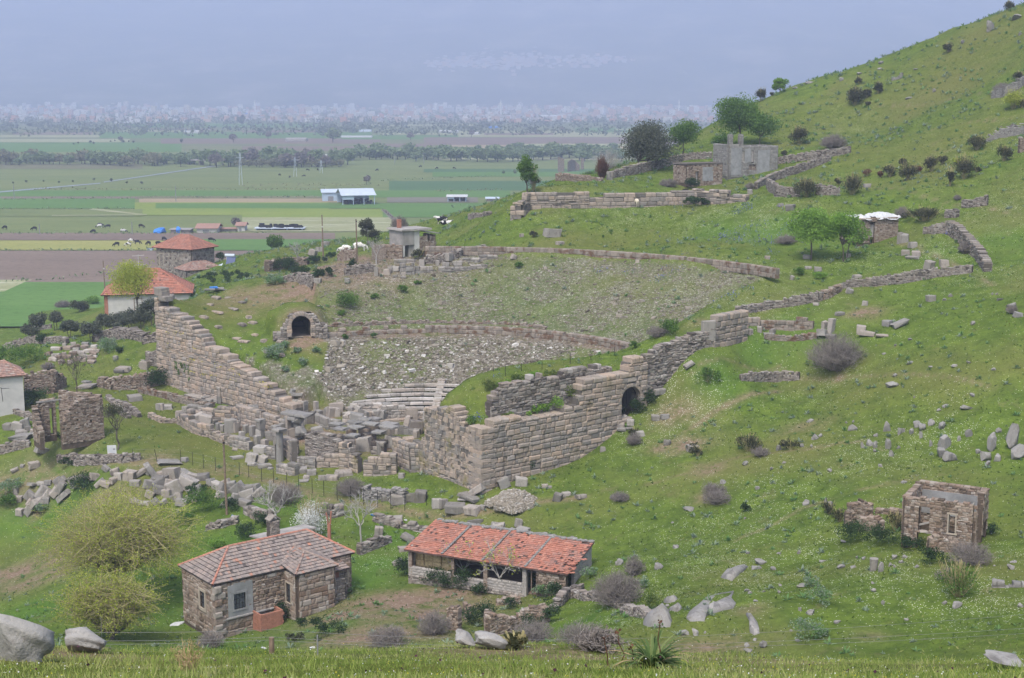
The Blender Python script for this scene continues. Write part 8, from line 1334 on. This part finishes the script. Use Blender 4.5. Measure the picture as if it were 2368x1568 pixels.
# ------------------------------------------------------------------ things standing on the plain
def at(px, py, z=0.): P = GP(px, py); P[2] = PLAIN+.35+z; return P
def gshed(label, px0, px1, pb, hpx, riseP, D, wall, rf, open_=False, cat='shed', name='shed', turn=0., ov=.6):
    A, B = at(px0, pb), at(px1, pb); k = S(A); L = float(np.linalg.norm(B-A)); T, rise = hpx*k, riseP*k; e = empty(name, A, label, cat, rz=turn)
    if open_:
        for x in np.linspace(.2, L-.2, 4):
            for y in (.2, D-.2): mb = MB(); mb.box((x-.15,y-.15,0),(x+.15,y+.15,T)); mb.build('post', MATS['tin_wall'], e)
        mb = MB(); mb.box((0,D-.2,0),(L,D-.05,T*.8)); mb.box((L*.0,.0,T*.55),(L*.35,.1,T)); mb.build('side_sheet', MATS['tin_wall'], e)
        mb = MB(); mb.boxes(np.stack([rng.uniform(.5,L-.5,26), rng.uniform(1,D-1,26), rng.uniform(.4,1.6,26)],1), np.stack([rng.uniform(.5,1.2,26)]*3,1)*.7, rng.random(26)*3, .2); mb.build('fodder', MATS['iron'], e)
    else: mb = MB(); mb.box((0,0,-.2),(L,D,T)); mb.build('wall', MATS[wall], e)
    mb = MB(); t = .12; q = [(-ov,-ov,T),(L+ov,-ov,T),(L+ov,D/2,T+rise),(-ov,D/2,T+rise),(L+ov,D+ov,T),(-ov,D+ov,T)]; V = np.array(q+[(a,b,c-t) for a,b,c in q]); mb.add(V, [(0,1,2,3),(3,2,4,5),(9,8,7,6),(11,10,8,9),(0,6,7,1),(5,4,10,11),(1,7,8,2),(2,8,10,4),(3,9,6,0),(5,11,9,3)], .5); mb.build('roof', MATS[rf], e)
    if not open_: mb = MB(); mb.box((L*.3,-.05,0),(L*.3+min(3,L*.3),0,T*.55)); mb.build('door', MATS['steel'], e)
    return e
gshed('closed grey blue metal barn on the plain', 746, 788, 467, 20, 6, 14, 'tin_wall', 'tin', turn=.15); gshed('large open sided cattle shed with a pale gabled roof', 792, 868, 476, 22, 13, 18, 'tin_wall', 'tin', True, turn=.25)
gshed('small open shed with a white roof and blue sheeting', 1035, 1078, 468, 11, 4, 9, 'tin_wall', 'white_sheet', True); gshed('low brown shed on the plain beside the ridge', 1125, 1152, 467, 6, 3, 6, 'brownstone', 'tin')
gshed('white walled farm building with a faded red roof on the plain', 455, 502, 540, 10, 9, 8, 'white_wall', 'tile_old', name='farm_building', cat='farmhouse'); gshed('small white tower like farmhouse on the plain', 548, 566, 537, 13, 7, 5, 'white_wall', 'tile_old', name='farm_building', cat='farmhouse'); gshed('long low outbuilding joining the white farm buildings', 503, 546, 537, 6, 1, 5, 'concrete', 'tile_old')
gshed('long low open cowshed with a flat pale roof', 592, 700, 535, 5, 1, 5, 'tin_wall', 'tin', True); gshed('walled yard shed beside the blue tarpaulins', 395, 438, 541, 8, 1, 6, 'concrete', 'concrete')
for px0, w_, lb in [(372,26,'bright blue tarpaulin over a long heap at the farm'),(412,14,'smaller blue tarpaulin behind the yard shed')]:
    P = at(px0, 541); k = S(P); mb = MB(); mb.rock((0,0,.9), (w_*k/2,2.2,1.5), px0, 0, .2, n=2); o = mb.build('tarp_heap', MATS['blue_sheet']); o.location = tuple(P); tag(o, lb, 'tarp')
e = gshed('pale blue trough wagon beside the grazing cows', 340, 352, 581, 4, 0, 2, 'tin_wall', 'tin', name='trailer', cat='trailer', ov=.05)
# trees of the plain: three shared meshes
def farmesh(name, mat, n, rx, rz, cz, hgt):
    P, tone, _ = crown_pts(n, (rx*.8,rx*.8,rz*.8), 14, rx*.6); P[:, 2] = np.maximum(P[:, 2], -cz+.3); mb = MB(); mb.leaves(P+np.array([0,0,cz]), hgt*.2, tone, 0); mb.sticks([[(0,0,-.2),(0,0,cz+rz*.3)]], [[.28,.18]], 5, .3, 1); o = mb.build(name, [MATS[mat], MATS['bark']]); me = o.data; bpy.data.objects.remove(o); return me
leafm('far_green', [(.12,.175,.08),(.19,.25,.12),(.25,.31,.16)]); leafm('far_pale', [(.18,.185,.10),(.27,.26,.15)]); leafm('far_dark', [(.08,.10,.06),(.14,.16,.10)]); leafm('far_bare', [(.17,.15,.13),(.24,.21,.18)])
FT = {'green': [farmesh('tree', 'far_green', 520, 4.2, 3.9, 4.0, 9) for _ in range(3)], 'pale': [farmesh('tree', 'far_pale', 420, 3.9, 3.7, 3.9, 9) for _ in range(2)], 'bare': [farmesh('tree', 'far_bare', 260, 3.0, 3.0, 4.6, 8)], 'dark': [farmesh('tree', 'far_dark', 420, 3.2, 3.6, 4.4, 9) for _ in range(2)], 'cypress': [farmesh('tree', 'far_dark', 260, .9, 4.2, 4.6, 6)]}
def fartree(px, pb, hpx, kind, label, group, sx=1.):
    P = at(px, pb, -.1); k = hpx*S(P)/8.2; o = bpy.data.objects.new('tree', FT[kind][rng.integers(len(FT[kind]))]); COL.objects.link(o); o.location = tuple(P); o.rotation_euler = (0,0,rng.random()*6.28); o.scale = (k*sx, k*sx, k); return tag(o, label, 'tree', group)
# river side belt
for x in np.arange(-10, 460, 11.5): fartree(x+rng.normal()*4, 381+rng.normal()*2, rng.uniform(18,36) if x < 360 else rng.uniform(20,34), 'green' if rng.random() < .75 else 'pale', 'soft green tree in the left river side belt', 'left river side trees', rng.uniform(1.,1.5))
for x in np.arange(488, 800, 10): fartree(x+rng.normal()*4, 384+rng.normal()*3, rng.uniform(26,42), 'green' if rng.random() < .65 else 'bare', 'hazy tree in the middle river side belt', 'middle river side trees', rng.uniform(.9,1.3))
for x in np.arange(560, 790, 13): fartree(x+rng.normal()*4, 388, rng.uniform(18,26), 'pale', 'pale yellowish tree in front of the middle river side belt', 'pale river side trees', 1.2)
for x in np.arange(790, 1440, 12): fartree(x+rng.normal()*5, 370+rng.normal()*3, rng.uniform(20,36), 'green', 'hazy green tree in the right river side belt', 'right river side trees', rng.uniform(1.1,1.6))
for x in np.arange(1090, 1440, 22): fartree(x+rng.normal()*5, 352+rng.normal()*2, rng.uniform(12,20), 'green', 'small hazy tree behind the right river side belt', 'trees behind the belt', 1.5)
for x, pb, h, kd, lb in [(848,428,24,'bare','bare grey tree alone in the pale pasture'),(1190,403,10,'green','small round tree left of the terrace tree'),(1165,403,8,'green','smaller tree in the row left of the terrace tree'),(548,530,28,'bare','bare brown tree behind the white farm tower'),(560,291,26,'dark','dark round tree standing alone far on the plain'),(750,303,14,'dark','dark little tree beside far white barns'),(540,330,22,'bare','bare tree near far strips, left'),(620,323,22,'bare','bare tree near far strips, middle'),(770,330,34,'green','tall hazy clump by the far white buildings'),(950,325,20,'bare','bare tree beyond the right belt'),(1090,318,20,'bare','bare tree in the brown far strip'),(1300,308,16,'bare','lone tree in the far pale field'),(280,330,16,'bare','bare tree in the far left strips'),(200,297,14,'bare','bare tree near the far left farms'),(420,332,10,'dark','low dark tree in the far brown strip'),(465,312,12,'bare','tree beside the far brown strip'),(1140,360,14,'green','bush like tree by the white van')]: fartree(x, pb, h, kd, lb, None)
for i, (x0, x1, y) in enumerate([(170,320,331),(20,330,424)]):
    for x in np.linspace(x0, x1, 9): fartree(x+rng.normal()*5, y+rng.normal()*2, rng.uniform(4,8), 'dark', ['small dark bush on the green far strip','dark bush along the pale canal'][i], ['bushes on the far strip','bushes along the canal'][i], 1.3)
for _ in range(55): y = rng.uniform(262, 300); fartree(rng.uniform(-10,1640), y, rng.uniform(4,11)*(.6+(y-262)/80), rng.choice(['dark','green','bare','dark']), 'tiny bluish tree in the far fields before the town', 'far trees before the town', 1.7)
for x in list(np.linspace(400,560,16))+list(np.linspace(820,880,8)): fartree(x, 278+rng.normal()*2, rng.uniform(8,13), 'cypress', 'thin dark far cypress before the town', 'far cypresses', 1.2)
# hedges and ditches along the field edges
def hedge(pts, hgt, label, mat='far_green', n=None):
    P = [at(*q) for q in pts]; mb = MB()
    for a, b in zip(P, P[1:]): L = np.linalg.norm(b-a); m_ = int(min(900, L*2.)); t = rng.random((m_,1)); Q = a+(b-a)*t; Q[:, 2] += rng.random(m_)*hgt*(vnoise(t[:,0]*37, t[:,0]*0)+.7); Q[:, 1] += rng.normal(size=m_)*.8; mb.leaves(Q, .9, None)
    o = mb.build('hedge', MATS[mat], loc=None); tag(o, label, 'hedge')
hedge([(-20,657),(60,653),(150,649),(200,640),(290,636)], 1.2, 'dark hedge between the brown field and the green field', 'far_green'); hedge([(-20,582),(250,582),(420,581)], .8, 'thin dark edge under the yellow green strip'); hedge([(-20,543),(400,543),(620,541)], .8, 'weedy line under the cow pasture'); hedge([(-20,464),(200,462),(330,461)], 1.2, 'scrubby ditch at the left pasture'); hedge([(-20,486),(310,485)], .9, 'thin hedge across the left pasture'); hedge([(330,458),(560,459),(800,457)], 1., 'scrubby line along the pale track'); hedge([(80,440),(300,441),(560,440),(800,440)], 1.3, 'reedy line at the far green strip', 'far_pale'); hedge([(560,432),(760,431),(880,432)], 2.0, 'tall pale reeds in the middle pasture', 'far_pale'); hedge([(1000,445),(1100,443),(1160,440)], 1.6, 'olive hedge behind the white roofed shed', 'far_pale'); hedge([(885,488),(905,505),(930,528)], 1.2, 'scrub along the little road', 'far_bare'); hedge([(880,420),(1000,415),(1160,408)], 1., 'ditch line across the right pasture'); hedge([(1040,482),(1100,481)], 2.2, 'dark bushes in the teal field')
for x, yb, h in [(355,0,0)]: pass
for px, pt, pb in [(150,838,900),(557,355,430),(683,365,410),(743,372,402),(1480/2.368,0,0)]:
    if pb < 300 or pt > 800: continue
    P = at(px, pb); mb = MB(); h_ = (pb-pt)*S(P); w_ = .9; 
    for s in (-1,1): mb.sticks([[(s*w_,0,0),(s*.2,0,h_)]], .12, 4)
    for z in (.3,.55,.75,.9): mb.sticks([[(-w_*(1-z),0,h_*z),(w_*(1-z*.8),0,h_*(z+.08))]], .07, 4)
    mb.sticks([[(-2.,0,h_*.85),(2.,0,h_*.85)]], .09, 4); o = mb.build('pylon', MATS['tin']); o.location = tuple(P); tag(o, {557:'tallest faint lattice pylon in front of the river belt',683:'middle faint pylon in the pale pasture',743:'right hand faint pylon in the pale pasture'}[px], 'pylon')
for px, pt, pb in [(1478-0,0,0),(33,430,462),(150,532,560) if 0 else (92,520,545),(306,515,545),(407,432,468),(913,357,383),(980,355,381),(1372,345,372)]:
    if pb < 300: continue
    P = at(px, pb); mb = MB(); mb.sticks([[(0,0,0),(0,0,(pb-pt)*S(P))]], .16, 5); o = mb.build('far_pole', MATS['grey_plaster']); o.location = tuple(P); rep(o, px, pb, 'thin pale pole far out on the plain', ['the ruined concrete house'], 'pole', 'far poles')
P0, P1 = at(597/2.368*1.0, 0) if 0 else at(370,378), at(483,383); e = empty('bridge', P0, 'low grey road bridge between the river side trees', 'bridge'); d = P1-P0; mb = MB(); an = math.atan2(d[1],d[0]); mb.boxes([d/2+np.array([0,0,3.2])], [(np.linalg.norm(d)/2,3,.4)], an); mb.build('deck', MATS['concrete'], e)
for t in (.1,.35,.6,.85): mb = MB(); mb.boxes([d*t+np.array([0,0,1.4])], [(.5,2,1.5)], an); mb.build('pier', MATS['concrete'], e)
# white sheds and greenhouses in the far fields
for px0, px1, pb, h, lb, mt in [(265,340,286,4,'long white greenhouse left of the dark far cypresses','white_sheet'),(35,82,272,5,'white shed at the far left farms','white_sheet'),(680,752,305,5,'white roofed shed left of the tall hazy clump','white_sheet') if 0 else (425,462,309,6,'white greenhouse in the far green field','white_sheet'),(880,950,274,5,'white warehouse beyond the far fields','white_sheet'),(788,860,319,4,'long white far greenhouse beside the hazy clump','white_sheet'),(660,708,328,8,'pale farm with broken roof by the hazy clump','concrete'),(555,600,268,5,'blue and white warehouse below the town','blue_sheet'),(1250,1310,274,7,'biggest white factory hall below the town','white_sheet'),(1130,1160,297,4,'blue roofed shed in the far fields','blue_sheet'),(830,858,306,5,'blue roofed farm in the far fields','tin'),(1085,1110,312,5,'white sheds right of the blue roofed farm','white_sheet'),(1050,1082,368,4,'white van like shed in the river side belt','white_sheet') if 0 else (738,760,363,4,'white shed in a gap of the river side belt','white_sheet'),(1015,1060,307,5,'white farm before the far fields','white_sheet')]:
    A, B = at(px0, pb), at(px1, pb); k = S(A); L = float(np.linalg.norm(B-A)); T = h*k; mb = MB(); mb.box((0,0,0),(L,12,T*.7)); V = np.array([(0,0,T*.7),(L,0,T*.7),(L,6,T*1.1),(0,6,T*1.1),(L,12,T*.7),(0,12,T*.7)]); mb.add(V, [(0,1,2,3),(3,2,4,5)], .5); mb.add(V, [(1,4,2),(0,3,5)], .5); o = mb.build('warehouse', MATS[mt]); o.location = tuple(A); tag(o, lb, 'warehouse')
# ------------------------------------------------------------------ the far town
for nm, c in (('town_white',(.62,.61,.58)),('town_cream',(.55,.48,.38)),('town_pink',(.50,.33,.27)),('town_grey',(.40,.40,.40)),('town_orange',(.55,.30,.14))): plain(nm, c, .9, .06, .05)
def tmesh(mat, floors):
    mb = MB(); Hh = floors*3.; mb.box((-6,-5,0),(6,5,Hh)); mb.box((-5,-4,Hh),(5,4,Hh+.8)); 
    for f in range(floors):
        for x in (-4,-1.3,1.3,4): mb.box((x-.6,-5.06,f*3+1),(x+.6,-5,f*3+2.3), .5, 1)
    V = np.array([(-6.4,-5.4,Hh),(6.4,-5.4,Hh),(6.4,5.4,Hh),(-6.4,5.4,Hh),(-2,0,Hh+2),(2,0,Hh+2)])
    if floors < 5: mb.add(V, [(0,1,5,4),(2,3,4,5)], .5, 2); mb.add(V, [(1,2,5),(3,0,4)], .5, 2)
    o = mb.build('apartment_block', [MATS[mat], MATS['pane'], MATS['tile_old']]); me = o.data; bpy.data.objects.remove(o); return me
TM = {(c, f): tmesh('town_'+c, f) for c in ('white','cream','pink','grey','orange') for f in (3,5,7)}
def town(px, d, c, f, sc=1., z=None):
    P = W(px, 250, d); P[2] = h1(P[0], P[1]) if z is None else z; o = bpy.data.objects.new('apartment_block', TM[(c, f)]); COL.objects.link(o); o.location = tuple(P); o.rotation_euler = (0,0,rng.choice([0,.4,-.4])+rng.normal()*.1); o.scale = (sc*rng.uniform(.9,1.5), sc, sc*rng.uniform(.85,1.1)); return o
cs_ = ['white','white','cream','pink','grey','white','pink']
for i in range(290):
    c = cs_[rng.integers(len(cs_))] if i > 3 else 'orange'; f = int(rng.choice([3,5,5,7])); px = rng.uniform(-10,1650) if i > 3 else rng.uniform(95,125); d = rng.uniform(3600,5600); zone = 'left' if px < 550 else 'middle' if px < 1100 else 'right'
    tag(town(px, d, c, f), f'hazy {c} block of the distant town, {zone} third of it', 'building', f'{c} town blocks {zone}')
def mass():
    mb = MB(); n = 1900; px = rng.uniform(-40,1700,n); d = rng.uniform(2900,5900,n); X = (px-1184)/FP*d; Z = H(X, d); s_ = rng.uniform(3.5,7,n); hgt = rng.choice([4,6,8,11],n)
    mb.boxes(np.stack([X, d, Z+hgt/2], 1), np.stack([s_, s_*.8, hgt/2], 1), rng.normal(size=n)*.3, 0, 0, rng.random(n)); leafm('town_mix', [(0,(.45,.22,.15)),(.3,(.5,.36,.27)),(.6,(.34,.33,.32)),(1,(.62,.60,.56))]); o = mb.build('town_houses', MATS['town_mix']); o['kind'] = 'stuff'; tag(o, 'dense hazy mass of small far houses of the town', 'town')
    mb = MB(); n = 2600; px = rng.uniform(-40,1700,n); d = rng.uniform(1800,5800,n); X = (px-1184)/FP*d; Q = np.stack([X, d, H(X, d)+4], 1); Q = np.repeat(Q, 10, 0)+rng.normal(size=(n*10,3))*np.array([5,5,2.5]); mb.leaves(Q, 5., np.repeat(rng.random(n),10)); o = mb.build('town_trees', MATS['far_dark']); o['kind'] = 'stuff'; tag(o, 'blue grey mass of trees among the far houses', 'trees')
    # village on the mountain side
    mb = MB(); n = 420; px = np.concatenate([rng.normal(1170,55,260), rng.normal(1030,25,60), rng.normal(1360,40,100)]); py = np.concatenate([rng.normal(143,9,260), rng.normal(150,5,60), rng.normal(142,7,100)]); C_ = []
    for a, b_ in zip(px, py):
        sl = slope(b_); ds = np.linspace(5310,8990,400); zz = sl*ds; ww = (a-1184)/FP*(ds*CP-zz*SP); ix = np.clip(((ww+6000)/12000*149).astype(int),0,149); iy = np.clip(((ds-5300)/3700*119).astype(int),0,119); k = np.where(MZ[iy, ix] > zz)[0]
        if len(k): k = k[0]; C_.append((ww[k], ds[k]-8, zz[k]+3))
    mb.boxes(C_, (9,6,7), rng.random(len(C_))*.5, 0, 0, rng.random(len(C_))*.45+.3); o = mb.build('mountain_village', MATS['town_mix']); o['kind'] = 'stuff'; tag(o, 'white village scattered over the far mountain side', 'village')
mass()
for px, d in [(1158,3900),(1570,4100),(590,3900)]: P = W(px, 250, d); P[2] = h1(P[0], P[1]); mb = MB(); mb.sticks([[(0,0,0),(0,0,34)]], [[2.2,1.8]], 8); mb.sticks([[(0,0,34),(0,0,44)]], [[2.4,.1]], 8); o = mb.build('minaret', MATS['town_white']); o.location = tuple(P); tag(o, {1158:'white minaret in the middle of the far town',1570:'white minaret at the right end of the far town',590:'white minaret at the left of the far town'}[px], 'minaret')
finish_labels()
